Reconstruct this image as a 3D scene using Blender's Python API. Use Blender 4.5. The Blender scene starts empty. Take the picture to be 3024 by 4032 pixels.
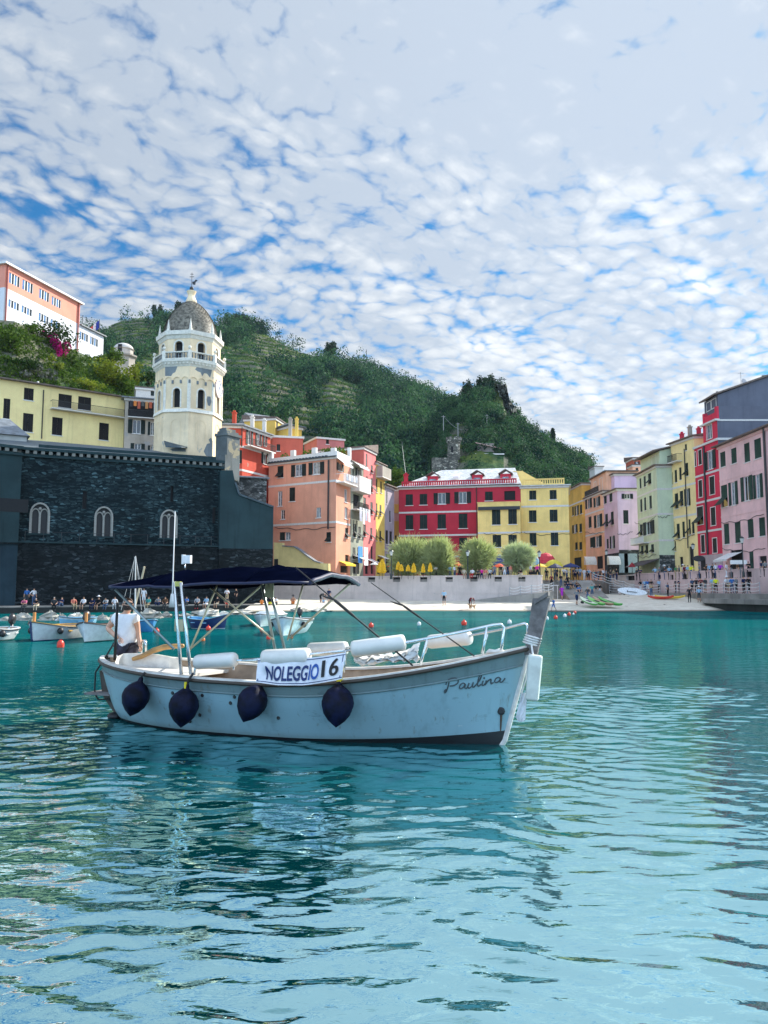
import bpy,bmesh,math,random
import numpy as np
from mathutils import Vector,Matrix
R=math.radians
rnd=random.Random(7)
rng=np.random.default_rng(11)
scene=bpy.context.scene
COL=scene.collection
FPX,HORIZ,EYE=3100.0,2325.0,2.07
PITCH=math.atan((HORIZ-2016)/FPX)
cam_d=bpy.data.cameras.new('camera');cam=bpy.data.objects.new('camera',cam_d);COL.objects.link(cam)
cam.location=(0,0,EYE);cam.rotation_euler=(math.pi/2+PITCH,0,0)
cam_d.sensor_fit='HORIZONTAL';cam_d.sensor_width=27.0;cam_d.lens=FPX/3024*27.0
cam_d.clip_start=0.1;cam_d.clip_end=20000
scene.camera=cam
def ray(px,py):
    a,b=px-1512,2016-py
    c,s=math.cos(PITCH),math.sin(PITCH)
    return Vector((a,FPX*c-b*s,FPX*s+b*c))
def at(px,py,Y):
    r=ray(px,py);k=Y/r.y
    return Vector((r.x*k,Y,EYE+r.z*k))
def gz(px,py,z):
    r=ray(px,py);k=(z-EYE)/r.z
    return Vector((r.x*k,r.y*k,z))
def zat(py,Y):return at(1512,py,Y).z
def xat(px,Y):return at(px,HORIZ,Y).x
def crop(s,ox,oy):return lambda x,y:(ox+x*s,oy+y*s)
c1=crop(.42194,0,980);c2=crop(.36166,500,1050);c3=crop(.66305,0,1450);c4=crop(.45208,850,1550)
c5=crop(.51236,1450,1750);c6=crop(.49668,2200,1450);c7=crop(.63291,350,2100);c8=crop(.75347,1000,2150)
ca=crop(.42194,0,2250);cb=crop(.42194,700,2250);cc=crop(.79566,380,1180);cd=crop(.5425,1500,1440)
ce=crop(.30139,2050,2150);cf=crop(.31585,2500,2150)
def new_mat(name):
    m=bpy.data.materials.new(name);m.use_nodes=True
    nt=m.node_tree;nt.nodes.clear()
    return m,nt
class G:
    def __init__(s,nt):s.nt=nt
    def n(s,t,**kw):
        nd=s.nt.nodes.new(t)
        for k,v in kw.items():
            if k.startswith('i_'):
                key=k[2:].replace('_',' ')
                s.set(nd.inputs[key] if not key.isdigit() else nd.inputs[int(key)],v)
            else:setattr(nd,k,v)
        return nd
    def set(s,sock,v):
        if isinstance(v,bpy.types.NodeSocket):s.nt.links.new(v,sock)
        elif isinstance(v,(tuple,list)) and len(v) == 3 and sock.type == 'RGBA':sock.default_value=(*v,1)
        else:sock.default_value=v
    def math(s,op,a,b=0.0,c=0.0,clamp=False):
        nd=s.n('ShaderNodeMath',operation=op,use_clamp=clamp)
        for i,v in enumerate((a,b,c)):s.set(nd.inputs[i],v)
        return nd.outputs[0]
    def vmath(s,op,a,b=(0,0,0)):
        nd=s.n('ShaderNodeVectorMath',operation=op);s.set(nd.inputs[0],a);s.set(nd.inputs[1],b)
        return nd.outputs[0]
    def mix(s,f,a,b,blend='MIX'):
        nd=s.n('ShaderNodeMix',data_type='RGBA',blend_type=blend)
        s.set(nd.inputs[0],f);s.set(nd.inputs[6],a);s.set(nd.inputs[7],b)
        return nd.outputs[2]
    def noise(s,vec,scale,detail=3,rough=.55,dist=0.0):
        nd=s.n('ShaderNodeTexNoise');s.set(nd.inputs['Vector'],vec)
        nd.inputs['Scale'].default_value=scale;nd.inputs['Detail'].default_value=detail
        nd.inputs['Roughness'].default_value=rough;nd.inputs['Distortion'].default_value=dist
        return nd.outputs['Fac']
    def mapr(s,v,a,b,c=0.0,d=1.0,smooth=True):
        nd=s.n('ShaderNodeMapRange');nd.interpolation_type='SMOOTHSTEP' if smooth else 'LINEAR'
        for i,x in enumerate((v,a,b,c,d)):s.set(nd.inputs[i],x)
        return nd.outputs[0]
    def scaled(s,vec,sc):
        nd=s.n('ShaderNodeMapping');s.set(nd.inputs['Vector'],vec);nd.inputs['Scale'].default_value=sc
        return nd.outputs[0]
    def pos(s):return s.n('ShaderNodeNewGeometry').outputs['Position']
    def obj(s):return s.n('ShaderNodeTexCoord').outputs['Object']
    def bump(s,h,strength=.3,dist=.05):
        nd=s.n('ShaderNodeBump');s.set(nd.inputs['Height'],h)
        nd.inputs['Strength'].default_value=strength;nd.inputs['Distance'].default_value=dist
        return nd.outputs[0]
    def out(s,col,rough=.7,normal=None,metallic=0.0,spec=.5,**kw):
        b=s.n('ShaderNodeBsdfPrincipled');s.set(b.inputs['Base Color'],col);s.set(b.inputs['Roughness'],rough)
        s.set(b.inputs['Metallic'],metallic);s.set(b.inputs['Specular IOR Level'],spec)
        for k,v in kw.items():s.set(b.inputs[k.replace('_',' ')],v)
        if normal is not None:s.nt.links.new(normal,b.inputs['Normal'])
        o=s.n('ShaderNodeOutputMaterial');s.nt.links.new(b.outputs[0],o.inputs[0])
        return b
def mul(c,k):return tuple(min(1,x*k) for x in c)
_mats={}
def plain(name,col,rough=.6,metallic=0.0,spec=.5,var=.12,scale=6.0,bump=0.0):
    key=('plain',name)
    if key in _mats:return _mats[key]
    m,nt=new_mat(name);g=G(nt);o=g.obj()
    f=g.noise(o,scale,4)
    colr=g.mix(g.mapr(f,.3,.7),mul(col,1-var),mul(col,1+var))
    nrm=g.bump(g.noise(o,scale*4,4),bump,.02) if bump else None
    g.out(colr,rough,nrm,metallic,spec);_mats[key]=m
    return m
def plaster(name,col,wear=.25,patch=0.0,patchcol=(.42,.40,.36),rough=.85,base=0.0):
    key=('pl',name)
    if key in _mats:return _mats[key]
    m,nt=new_mat(name);g=G(nt);o=g.pos()
    big=g.noise(o,.35,5,.6);st=g.noise(g.scaled(o,(1.6,1.6,.12)),1.0,5,.65)
    fine=g.noise(o,9,4,.6)
    c=g.mix(g.mapr(big,.3,.7),mul(col,1-wear*.55),mul(col,1.08))
    c=g.mix(g.math('MULTIPLY',g.mapr(st,.50,.74),wear*1.15),c,mul(col,.45))
    c=g.mix(g.math('MULTIPLY',g.mapr(fine,.45,.75),.25),c,mul(col,.7))
    if patch > 0:
        p=g.mapr(g.noise(o,.55,6,.62,.4),.72-patch*.32,.74-patch*.32)
        c=g.mix(g.math('MULTIPLY',p,.85),c,g.mix(fine,mul(patchcol,.6),mul(patchcol,1.2)))
    nrm=g.bump(g.math('ADD',fine,g.math('MULTIPLY',big,.5)),.25,.03)
    g.out(c,rough,nrm,spec=.25);_mats[key]=m
    return m
def stone_wall(name,ca_,cb_,mortar,sx=2.2,sz=6.0,bump=.7):
    m,nt=new_mat(name);g=G(nt);o=g.pos()
    w=g.vmath('ADD',o,g.vmath('SCALE',g.n('ShaderNodeTexNoise',i_Vector=o,i_Scale=1.5).outputs['Color'],(0,0,0)))
    nz=g.n('ShaderNodeTexNoise');g.set(nz.inputs['Vector'],o);nz.inputs['Scale'].default_value=1.3;nz.inputs['Detail'].default_value=3
    sc=g.n('ShaderNodeVectorMath',operation='SCALE');g.set(sc.inputs[0],nz.outputs['Color']);sc.inputs['Scale'].default_value=.35
    p=g.scaled(g.vmath('ADD',o,sc.outputs[0]),(sx,sx,sz))
    v=g.n('ShaderNodeTexVoronoi',feature='F1');g.set(v.inputs['Vector'],p);v.inputs['Scale'].default_value=1.0
    e=g.n('ShaderNodeTexVoronoi',feature='DISTANCE_TO_EDGE');g.set(e.inputs['Vector'],p);e.inputs['Scale'].default_value=1.0
    hsv=g.n('ShaderNodeSeparateColor');g.set(hsv.inputs[0],v.outputs['Color'])
    c=g.mix(g.mapr(hsv.outputs[0],.15,.95),ca_,cb_)
    bright=g.mapr(hsv.outputs[1],.86,.97)
    c=g.mix(g.math('MULTIPLY',bright,.7),c,mul(cb_,3.4))
    big=g.noise(o,.22,6,.65);c=g.mix(g.math('MULTIPLY',g.mapr(big,.45,.65),.65),c,mul(ca_,.42))
    edge=g.mapr(e.outputs[0],.02,.10)
    c=g.mix(edge,mortar,c)
    h=g.math('ADD',g.math('MULTIPLY',edge,.8),g.math('MULTIPLY',g.noise(o,14,4),.5))
    g.out(c,.9,g.bump(h,bump,.08),spec=.2)
    return m
def slate_roof(name,col,rough=.45,dens=(3.0,3.0,3.0)):
    m,nt=new_mat(name);g=G(nt);o=g.scaled(g.pos(),dens)
    v=g.n('ShaderNodeTexVoronoi',feature='F1');g.set(v.inputs['Vector'],o);v.inputs['Scale'].default_value=1.0
    s=g.n('ShaderNodeSeparateColor');g.set(s.inputs[0],v.outputs['Color'])
    c=g.mix(s.outputs[0],mul(col,.7),mul(col,1.25))
    g.out(c,rough,g.bump(g.math('ADD',v.outputs['Distance'],s.outputs[1]),.5,.03),spec=.6)
    return m
def leafy(name,a,b,trans=.35,scale=.9,thr=(.35,.65)):
    m,nt=new_mat(name);g=G(nt);o=g.pos()
    f=g.noise(o,scale,3,.6);f2=g.noise(o,scale*9,2)
    c=g.mix(g.mapr(g.math('ADD',g.math('MULTIPLY',f,.6),g.math('MULTIPLY',f2,.4)),*thr),a,b)
    d=g.n('ShaderNodeBsdfPrincipled');g.set(d.inputs['Base Color'],c);d.inputs['Roughness'].default_value=.75
    d.inputs['Specular IOR Level'].default_value=.08
    t=g.n('ShaderNodeBsdfTranslucent');g.set(t.inputs[0],g.mix(1.0,c,(.85,1.0,.65),'MULTIPLY'))
    mx=g.n('ShaderNodeMixShader');mx.inputs[0].default_value=trans
    nt.links.new(d.outputs[0],mx.inputs[1]);nt.links.new(t.outputs[0],mx.inputs[2])
    oo=g.n('ShaderNodeOutputMaterial');nt.links.new(mx.outputs[0],oo.inputs[0])
    return m
def glass_dark(name='window_glass',col=(.02,.03,.04),rough=.06):
    return plain(name,col,rough,0,.8,.3)
def tag(o,label=None,cat=None,group=None,kind=None):
    if label:o['label']=label
    if cat:o['category']=cat
    if group:o['group']=group
    if kind:o['kind']=kind
    return o
def thing(name,label,cat,loc,group=None):
    o=bpy.data.objects.new(name,None);COL.objects.link(o);o.location=loc;o.empty_display_size=.2
    return tag(o,label,cat,group)
def origin_of(o):
    v=Vector((0,0,0))
    while o is not None:v += o.location;o=o.parent
    return v
class MB:
    def __init__(s):s.v=[];s.f=[];s.m=[]
    def add(s,vs,fs,m=0):
        b=len(s.v);s.v += [tuple(v) for v in vs]
        for f in fs:s.f.append(tuple(b+i for i in f));s.m.append(m)
        return s
    def quad(s,a,b,c,d,m=0):return s.add((a,b,c,d),((0,1,2,3),),m)
    def box(s,x0,x1,y0,y1,z0,z1,m=0):return s.hexa([(x0,y0,z0),(x1,y0,z0),(x1,y1,z0),(x0,y1,z0)],[(x0,y0,z1),(x1,y0,z1),(x1,y1,z1),(x0,y1,z1)],m)
    def hexa(s,lo,hi,m=0):
        n=len(lo)
        fs=[tuple(range(n-1,-1,-1)),tuple(range(n,2*n))] + [(i,(i+1) % n,n+(i+1) % n,n+i) for i in range(n)]
        return s.add(list(lo)+list(hi),fs,m)
    def prism(s,poly,z0,z1,m=0):return s.hexa([(x,y,z0) for x,y in poly],[(x,y,z1) for x,y in poly],m)
    def extrude(s,pts,d,m=0):
        d=Vector(d);return s.hexa([Vector(p) for p in pts],[Vector(p)+d for p in pts],m)
    def bar(s,a,b,w,h=None,m=0):
        a=Vector(a);b=Vector(b);h=h or w;t=(b-a).normalized()
        up=Vector((0,0,1)) if abs(t.z) < .95 else Vector((0,1,0))
        u=t.cross(up).normalized()*w/2;v=t.cross(u).normalized()*h/2
        return s.hexa([a-u-v,a+u-v,a+u+v,a-u+v],[b-u-v,b+u-v,b+u+v,b-u+v],m)
    def tube(s,pts,r,n=6,m=0,caps=True):
        pts=[Vector(p) for p in pts];k=len(pts);rr=r if isinstance(r,(list,tuple)) else [r]*k
        b=len(s.v);prev=None
        for i,p in enumerate(pts):
            t=(pts[min(i+1,k-1)]-pts[max(i-1,0)]).normalized()
            if prev is None:
                u=t.cross(Vector((0,0,1)) if abs(t.z) < .95 else Vector((1,0,0))).normalized()
            else:u=(prev-t*prev.dot(t)).normalized()
            prev=u;w=t.cross(u)
            for j in range(n):
                a=2*math.pi*j/n;s.v.append(tuple(p+(u*math.cos(a)+w*math.sin(a))*rr[i]))
        for i in range(k-1):
            for j in range(n):
                s.f.append((b+i*n+j,b+i*n+(j+1) % n,b+(i+1)*n+(j+1) % n,b+(i+1)*n+j));s.m.append(m)
        if caps:
            s.f.append(tuple(b+j for j in range(n-1,-1,-1)));s.m.append(m)
            s.f.append(tuple(b+(k-1)*n+j for j in range(n)));s.m.append(m)
        return s
    def lathe(s,c,prof,n=16,m=0,axis=None,rot=0.0,sx=1.0,sy=1.0):
        c=Vector(c);M=Matrix.Identity(3) if axis is None else Vector((0,0,1)).rotation_difference(Vector(axis)).to_matrix()
        b=len(s.v)
        for r,h in prof:
            for j in range(n):
                a=2*math.pi*j/n+rot;s.v.append(tuple(c+M@Vector((r*math.cos(a)*sx,r*math.sin(a)*sy,h))))
        k=len(prof)
        for i in range(k-1):
            for j in range(n):
                s.f.append((b+i*n+j,b+i*n+(j+1) % n,b+(i+1)*n+(j+1) % n,b+(i+1)*n+j));s.m.append(m)
        s.f.append(tuple(b+j for j in range(n-1,-1,-1)));s.m.append(m)
        s.f.append(tuple(b+(k-1)*n+j for j in range(n)));s.m.append(m)
        return s
    def ball(s,c,r,n=10,m=0,sz=1.0):
        pr=[(max(1e-3,r*math.sin(math.pi*i/n)),-r*sz*math.cos(math.pi*i/n)) for i in range(n+1)]
        return s.lathe(c,pr,n+2,m)
    def build(s,name,mats,parent=None,smooth=False,loc=None,world=True):
        me=bpy.data.meshes.new(name)
        off=Vector((0,0,0))
        if world:off=origin_of(parent) if parent is not None else Vector(loc or (0,0,0))
        me.from_pydata([(x-off.x,y-off.y,z-off.z) for x,y,z in s.v],[],s.f)
        for mm in (mats if isinstance(mats,(list,tuple)) else [mats]):me.materials.append(mm)
        me.polygons.foreach_set('material_index',s.m)
        if smooth:
            me.polygons.foreach_set('use_smooth',[True]*len(s.f))
        me.validate();me.update()
        o=bpy.data.objects.new(name,me);COL.objects.link(o)
        if parent is not None:o.parent=parent
        elif loc is not None:o.location=loc
        return o
def mesh_np(name,V,F,mats,parent=None,midx=None,smooth=False,loc=None):
    me=bpy.data.meshes.new(name);n=len(F);k=F.shape[1]
    off=np.array(origin_of(parent) if parent is not None else Vector(loc or (0,0,0)))
    V=V-off
    me.vertices.add(len(V));me.vertices.foreach_set('co',V.astype(np.float32).ravel())
    me.loops.add(n*k);me.loops.foreach_set('vertex_index',F.astype(np.int32).ravel())
    me.polygons.add(n);me.polygons.foreach_set('loop_start',np.arange(0,n*k,k,dtype=np.int32))
    for mm in (mats if isinstance(mats,(list,tuple)) else [mats]):me.materials.append(mm)
    if midx is not None:me.polygons.foreach_set('material_index',np.asarray(midx,dtype=np.int32))
    me.polygons.foreach_set('use_smooth',np.full(n,bool(smooth)))
    me.update(calc_edges=True);me.validate()
    o=bpy.data.objects.new(name,me);COL.objects.link(o)
    if parent is not None:o.parent=parent
    elif loc is not None:o.location=loc
    return o
def leaves_np(blobs,size,flat=.6,shell=.55):
    """blobs: list of (cx,cy,cz, rx,ry,rz, n). Many leaf-sized faces through each blob's volume."""
    Vs=[]
    for cx,cy,cz,rx,ry,rz,n in blobs:
        n=int(n)
        d=rng.normal(size=(n,3));d /= np.linalg.norm(d,axis=1)[:,None]
        rad=shell+(1-shell)*rng.random(n)**.7;rad *= 1+.12*rng.normal(size=n)
        c=d*rad[:,None]*np.array([rx,ry,rz])+np.array([cx,cy,cz])
        nrm=d*.55+rng.normal(size=(n,3))*flat;nrm /= np.linalg.norm(nrm,axis=1)[:,None]
        a=np.cross(nrm,rng.normal(size=(n,3)));a /= np.linalg.norm(a,axis=1)[:,None]+1e-9
        b=np.cross(nrm,a);s=size*(.6+.8*rng.random(n))[:,None]
        q=np.stack([c-a*s*.5,c+b*s*.32,c+a*s*.55,c-b*s*.3],axis=1)
        Vs.append(q.reshape(-1,3))
    V=np.concatenate(Vs);F=np.arange(len(V)).reshape(-1,4)
    return V,F
def fbm(x,y,seed=0,octs=5,rough=.5):
    r=np.random.default_rng(seed);t=np.zeros_like(x);a=1.0;fq=1.0
    for o in range(octs):
        for k in range(3):
            th=r.random()*6.283;ph=r.random()*6.283;q=fq*(.7+.6*r.random())
            t += a/3*np.sin((x*math.cos(th)+y*math.sin(th))*q*6.283+ph+1.3*np.sin((x*math.sin(th)-y*math.cos(th))*q*3.7+ph*2))
        a *= rough;fq *= 2.03
    return t
scene.view_settings.view_transform='Standard';scene.view_settings.look='None'
scene.view_settings.exposure=0.8;scene.view_settings.gamma=1.0
try:
    scene.cycles.use_denoising=True
    scene.cycles.max_bounces=7;scene.cycles.diffuse_bounces=3;scene.cycles.glossy_bounces=3
    scene.cycles.transmission_bounces=4;scene.cycles.transparent_max_bounces=6
    scene.cycles.sample_clamp_indirect=6.0;scene.cycles.caustics_reflective=False;scene.cycles.caustics_refractive=False
except Exception:pass
SUN_AZ,SUN_EL=50.0,36.0
sd=Vector((math.sin(R(SUN_AZ))*math.cos(R(SUN_EL)),math.cos(R(SUN_AZ))*math.cos(R(SUN_EL)),math.sin(R(SUN_EL))))
sl=bpy.data.lights.new('sun','SUN');sl.energy=5.0;sl.angle=R(.53);sl.color=(1.0,.95,.85)
so=bpy.data.objects.new('sun',sl);COL.objects.link(so);so.location=(60,60,80)
so.rotation_euler=sd.to_track_quat('Z','Y').to_euler()
CL0,CL1,SKYT,BACKK=.57,1.06,(.18,.70,1.02),3.1
w=bpy.data.worlds.new('World');scene.world=w;w.use_nodes=True
try:w.cycles.sampling_method='MANUAL';w.cycles.sample_map_resolution=512
except Exception:pass
nt=w.node_tree;nt.nodes.clear();g=G(nt)
sky=g.n('ShaderNodeTexSky',sky_type='NISHITA');sky.sun_disc=False
sky.sun_elevation=R(SUN_EL);sky.sun_rotation=R(SUN_AZ);sky.air_density=1.0;sky.dust_density=.6;sky.ozone_density=2.0
D=g.n('ShaderNodeTexCoord').outputs['Generated']
sx=g.n('ShaderNodeSeparateXYZ');g.set(sx.inputs[0],D)
X,Y,Z=sx.outputs
zc=g.math('ADD',g.math('MAXIMUM',Z,0.0),.16)
cv=g.n('ShaderNodeCombineXYZ');g.set(cv.inputs[0],g.math('DIVIDE',X,zc));g.set(cv.inputs[1],g.math('DIVIDE',Y,zc));cv.inputs[2].default_value=3.1
P0=cv.outputs[0]
rot=g.n('ShaderNodeMapping');g.set(rot.inputs['Vector'],P0);rot.inputs['Rotation'].default_value=(0,0,R(-38));P=rot.outputs[0]
def warp(v,scale,amt,detail=3):
    wz=g.n('ShaderNodeTexNoise');g.set(wz.inputs['Vector'],v);wz.inputs['Scale'].default_value=scale;wz.inputs['Detail'].default_value=detail
    ce=g.vmath('SUBTRACT',wz.outputs['Color'],(.5,.5,.5));ws=g.n('ShaderNodeVectorMath',operation='SCALE');g.set(ws.inputs[0],ce);ws.inputs['Scale'].default_value=amt
    return g.vmath('ADD',v,ws.outputs[0])
PW=warp(warp(P,2.2,.18),14.0,.045)
def puffs(scale,sm):
    v=g.n('ShaderNodeTexVoronoi',feature='F1');g.set(v.inputs['Vector'],g.scaled(PW,(1.0,1.18,1)));v.inputs['Scale'].default_value=scale
    return g.math('SUBTRACT',1.0,g.math('MULTIPLY',v.outputs['Distance'],1.3))
cell,cell2=puffs(17.0,.5),puffs(38.0,.4)
fine=g.noise(PW,38,7,.66,.1)
mid=g.noise(P,4.2,4,.55)
lowf=g.noise(g.scaled(P,(.6,1.0,1)),1.5,3,.5)
dens=g.math('ADD',g.math('MULTIPLY',cell,.48),g.math('MULTIPLY',cell2,.24))
dens=g.math('ADD',dens,g.math('MULTIPLY',fine,.55))
dens=g.math('ADD',dens,g.math('MULTIPLY',mid,.42))
dens=g.math('ADD',dens,g.math('MULTIPLY',lowf,.42))
dens=g.math('ADD',dens,g.math('MULTIPLY',g.mapr(Z,.38,.62),.14))
dens=g.math('ADD',dens,g.math('MULTIPLY',g.mapr(X,-.40,.40),.12))
streak=g.noise(g.scaled(P,(.5,3.2,1)),2.0,6,.6,.5)
dens=g.math('ADD',dens,g.math('MULTIPLY',g.math('SUBTRACT',streak,.5),.30))
alpha=g.mapr(dens,CL0,CL1)
alpha=g.math('MULTIPLY',alpha,g.mapr(Y,-.6,.0,.62,1.0))
shade=g.mapr(g.math('ADD',g.math('ADD',g.math('MULTIPLY',mid,.9),g.math('MULTIPLY',fine,.5)),g.math('ADD',g.math('MULTIPLY',cell,-.35),g.math('ADD',g.math('MULTIPLY',streak,1.25),g.math('MULTIPLY',Z,.95)))),.98,1.74)
dt=g.n('ShaderNodeVectorMath',operation='DOT_PRODUCT');g.set(dt.inputs[0],D);dt.inputs[1].default_value=tuple(sd)
glow=g.mapr(dt.outputs['Value'],.40,1.0,1.0,1.25)
ccol=g.mix(shade,(6.5,6.7,6.85),(3.7,4.3,5.15))
cs_=g.n('ShaderNodeVectorMath',operation='SCALE');g.set(cs_.inputs[0],ccol);g.set(cs_.inputs['Scale'],glow);ccol=cs_.outputs[0]
skyc=g.mix(1.0,sky.outputs[0],SKYT,'MULTIPLY')
haze_low=g.mapr(Z,.02,.22,.60,0.0)
skyc=g.mix(haze_low,skyc,(3.7,4.5,5.3))
front=g.mapr(Y,-.5,.15,BACKK,1.0)
tot=g.mix(alpha,skyc,ccol)
ts0=g.n('ShaderNodeVectorMath',operation='SCALE');g.set(ts0.inputs[0],tot);g.set(ts0.inputs['Scale'],front);tot=ts0.outputs[0]
bg=g.n('ShaderNodeBackground');g.set(bg.inputs[0],tot);bg.inputs[1].default_value=.078
wo=g.n('ShaderNodeOutputWorld');nt.links.new(bg.outputs[0],wo.inputs[0])
# ================================================================== THE SETTING
def XY(px,Y):return (xat(px,Y),Y)
def water_mat():
    m,nt=new_mat('sea_water');g=G(nt);p=g.pos()
    dist=g.n('ShaderNodeCameraData').outputs['View Distance']
    a=g.noise(g.scaled(p,(1.0,1.9,1)),1.5,2,.5,.5)
    b=g.noise(g.scaled(p,(1.0,2.0,1)),6.0,3,.5,.4)
    h=g.math('ADD',g.math('MULTIPLY',a,.75),g.math('MULTIPLY',b,.10))
    nrm=g.bump(h,.21,.13)
    tint=g.noise(p,.10,3)
    body=g.mix(g.mapr(tint,.35,.65),(.0005,.056,.066),(.0010,.088,.090))
    d=g.n('ShaderNodeBsdfDiffuse');g.set(d.inputs[0],body)
    gl=g.n('ShaderNodeBsdfGlossy');gl.inputs['Roughness'].default_value=.02;g.set(gl.inputs['Color'],(.62,.96,.98));nt.links.new(nrm,gl.inputs['Normal'])
    lw=g.n('ShaderNodeLayerWeight');lw.inputs[0].default_value=.5;nt.links.new(nrm,lw.inputs['Normal'])
    fac=g.n('ShaderNodeValToRGB');g.set(fac.inputs[0],lw.outputs['Facing'])
    cr=fac.color_ramp;cr.elements[0].position=.28;cr.elements[0].color=(.05,)*3+(1,)
    cr.elements[1].position=.97;cr.elements[1].color=(.14,)*3+(1,)
    for q,v in ((.37,.18),(.45,.80),(.60,.82),(.75,.66),(.86,.46),(.93,.25)):e=cr.elements.new(q);e.color=(v,)*3+(1,)
    mx=g.n('ShaderNodeMixShader');g.set(mx.inputs[0],fac.outputs[0]);nt.links.new(d.outputs[0],mx.inputs[1]);nt.links.new(gl.outputs[0],mx.inputs[2])
    o=g.n('ShaderNodeOutputMaterial');nt.links.new(mx.outputs[0],o.inputs[0])
    return m
def build_water():
    x0,x1,y0,y1,s=-8.0,8.0,1.6,18.0,.046
    xs=np.arange(x0,x1+s/2,s);ys=np.arange(y0,y1+s/2,s)
    Xg,Yg=np.meshgrid(xs,ys)
    r=np.random.default_rng(5);Zg=np.zeros_like(Xg)
    wx=.30*fbm(Xg*.22,Yg*.22,3,3);wy=.30*fbm(Xg*.22+9,Yg*.22,4,3)
    for k in range(46):
        lam=.12*(.56/.12)**r.random();th=math.radians(86+r.normal()*22);amp=.0042*lam**1.0*(.6+.8*r.random())
        q=2*math.pi/lam;ph=r.random()*6.283
        t=(Xg+wx)*math.cos(th)+(Yg+wy)*math.sin(th)
        Zg += amp*np.sin(q*t+ph)
    patch=.75+.45*fbm(Xg*.09,Yg*.13,8,3);Zg *= np.clip(patch,.35,1.5)
    wk=np.exp(-((Yg-13.9-.12*(Xg+5))/.55)**2)*(1/(1+np.exp((Xg+4.7)*3)))
    Zg += wk*.02*fbm(Xg*1.1,Yg*2.2,21,4)
    d=np.minimum.reduce([Xg-x0,x1-Xg,Yg-y0,y1-Yg]);Zg *= np.clip(d/1.2,0,1)
    ny,nx=Xg.shape
    V=np.stack([Xg.ravel(),Yg.ravel(),Zg.ravel()],1)
    i=np.arange(ny*nx).reshape(ny,nx)
    F=np.stack([i[:-1,:-1],i[:-1,1:],i[1:,1:],i[1:,:-1]],-1).reshape(-1,4)
    X0,X1,Y0,Y1=-700.,700.,-250.,600.
    b=len(V);ex=xs[-1];ey=ys[-1]
    E=np.array([(X0,Y0,0),(X1,Y0,0),(X1,y0,0),(X0,y0,0),(x0,y0,0),(x0,ey,0),(X0,ey,0),(ex,y0,0),(ex,ey,0),(X1,ey,0),(X1,Y1,0),(X0,Y1,0)])
    FE=np.array([(0,1,2,3),(3,4,5,6),(7,2,9,8),(6,9,10,11)])+b
    o=mesh_np('water',np.concatenate([V,E]),np.concatenate([F,FE]),water_mat(),smooth=True)
    tag(o,kind='structure')
build_water()
def sand_mat():
    m,nt=new_mat('sand');g=G(nt);p=g.pos();s=g.n('ShaderNodeSeparateXYZ');g.set(s.inputs[0],p)
    f=g.noise(p,1.2,6,.65);c=g.mix(g.mapr(f,.3,.7),(.58,.52,.42),(.74,.68,.57))
    wet=g.mapr(s.outputs[2],.03,.16);c=g.mix(wet,(.17,.145,.11),c)
    blot=g.mapr(g.noise(g.scaled(p,(1,.5,1)),.9,5,.6),.66,.72);c=g.mix(g.math('MULTIPLY',blot,.75),c,(.09,.075,.055))
    g.out(c,.9,g.bump(g.noise(p,5,5,.7),.9,.12),spec=.2);return m
xs=np.arange(-14,48,.5);ys=np.arange(74,112,.4);Xg,Yg=np.meshgrid(xs,ys)
shore=79.2+1.0*np.sin(Xg*.16+1)+.35*np.sin(Xg*.55)+np.clip((Xg-20)*.12,0,3)
Zg=np.where(Yg < shore,(Yg-shore)*.12,(1-np.exp(-(Yg-shore)/9.0))*(1.12+.5*np.clip((Xg-22)/8,0,1)))+.035*fbm(Xg*.12,Yg*.12,2,4)*np.clip((Yg-shore)/2,0,1)
ny,nx=Xg.shape;idx=np.arange(ny*nx).reshape(ny,nx)
beach=mesh_np('beach',np.stack([Xg.ravel(),Yg.ravel(),Zg.ravel()],1),np.stack([idx[:-1,:-1],idx[:-1,1:],idx[1:,1:],idx[1:,:-1]],-1).reshape(-1,4),sand_mat(),smooth=True)
tag(beach,kind='structure')
def sand_z(x,y):
    sh=79.2+1.0*math.sin(x*.16+1)+.35*math.sin(x*.55)+min(3,max(0,(x-20)*.12))
    return (y-sh)*.12 if y < sh else (1-math.exp(-(y-sh)/9.0))*(1.12+.5*min(1,max(0,(x-22)/8)))
def on_sand(px,py):
    r=ray(px,py)
    for k in range(700,1050):
        y=k/10;x=r.x/r.y*y;z=EYE+r.z/r.y*y
        if z <= sand_z(x,y):return Vector((x,y,sand_z(x,y)))
    return Vector((r.x/r.y*104,104,sand_z(r.x/r.y*104,104)))
M_conc=plaster('quay_concrete',(.30,.28,.25),.7)
M_paving=plaster('piazza_paving',(.30,.27,.24),.5)
M_seawall=plaster('sea_wall_plaster',(.62,.52,.47),.35,.12,(.30,.36,.38))
M_pinkwall=plaster('promenade_wall_plaster',(.62,.45,.43),.35,.06,(.35,.33,.34))
M_base_dark=plaster('dark_base_stone',(.045,.05,.045),.6)  # near-black stone for the base below the ledge
QZ=.62
q=[XY(-260,68),XY(0,71),XY(540,77.3),XY(1076,84.2),XY(1474,92)]
qb=[XY(1474,112),(-60,112),(-60,68)]
qm=MB();qm.prism(q+qb,-1.5,QZ-.10,1);qm.prism(q+qb,QZ-.10,QZ,0);tag(qm.build('quay',[M_conc,plaster('quay_shade_stone',(.035,.038,.036),.6)]),kind='structure')  # quay sides near-black: deep shade put into their colour, top left paler
PZ=3.4
W0,W2=XY(1062,101),XY(2134,90)
_o=lambda p,dx,dy:(p[0]+dx,p[1]+dy)
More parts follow.
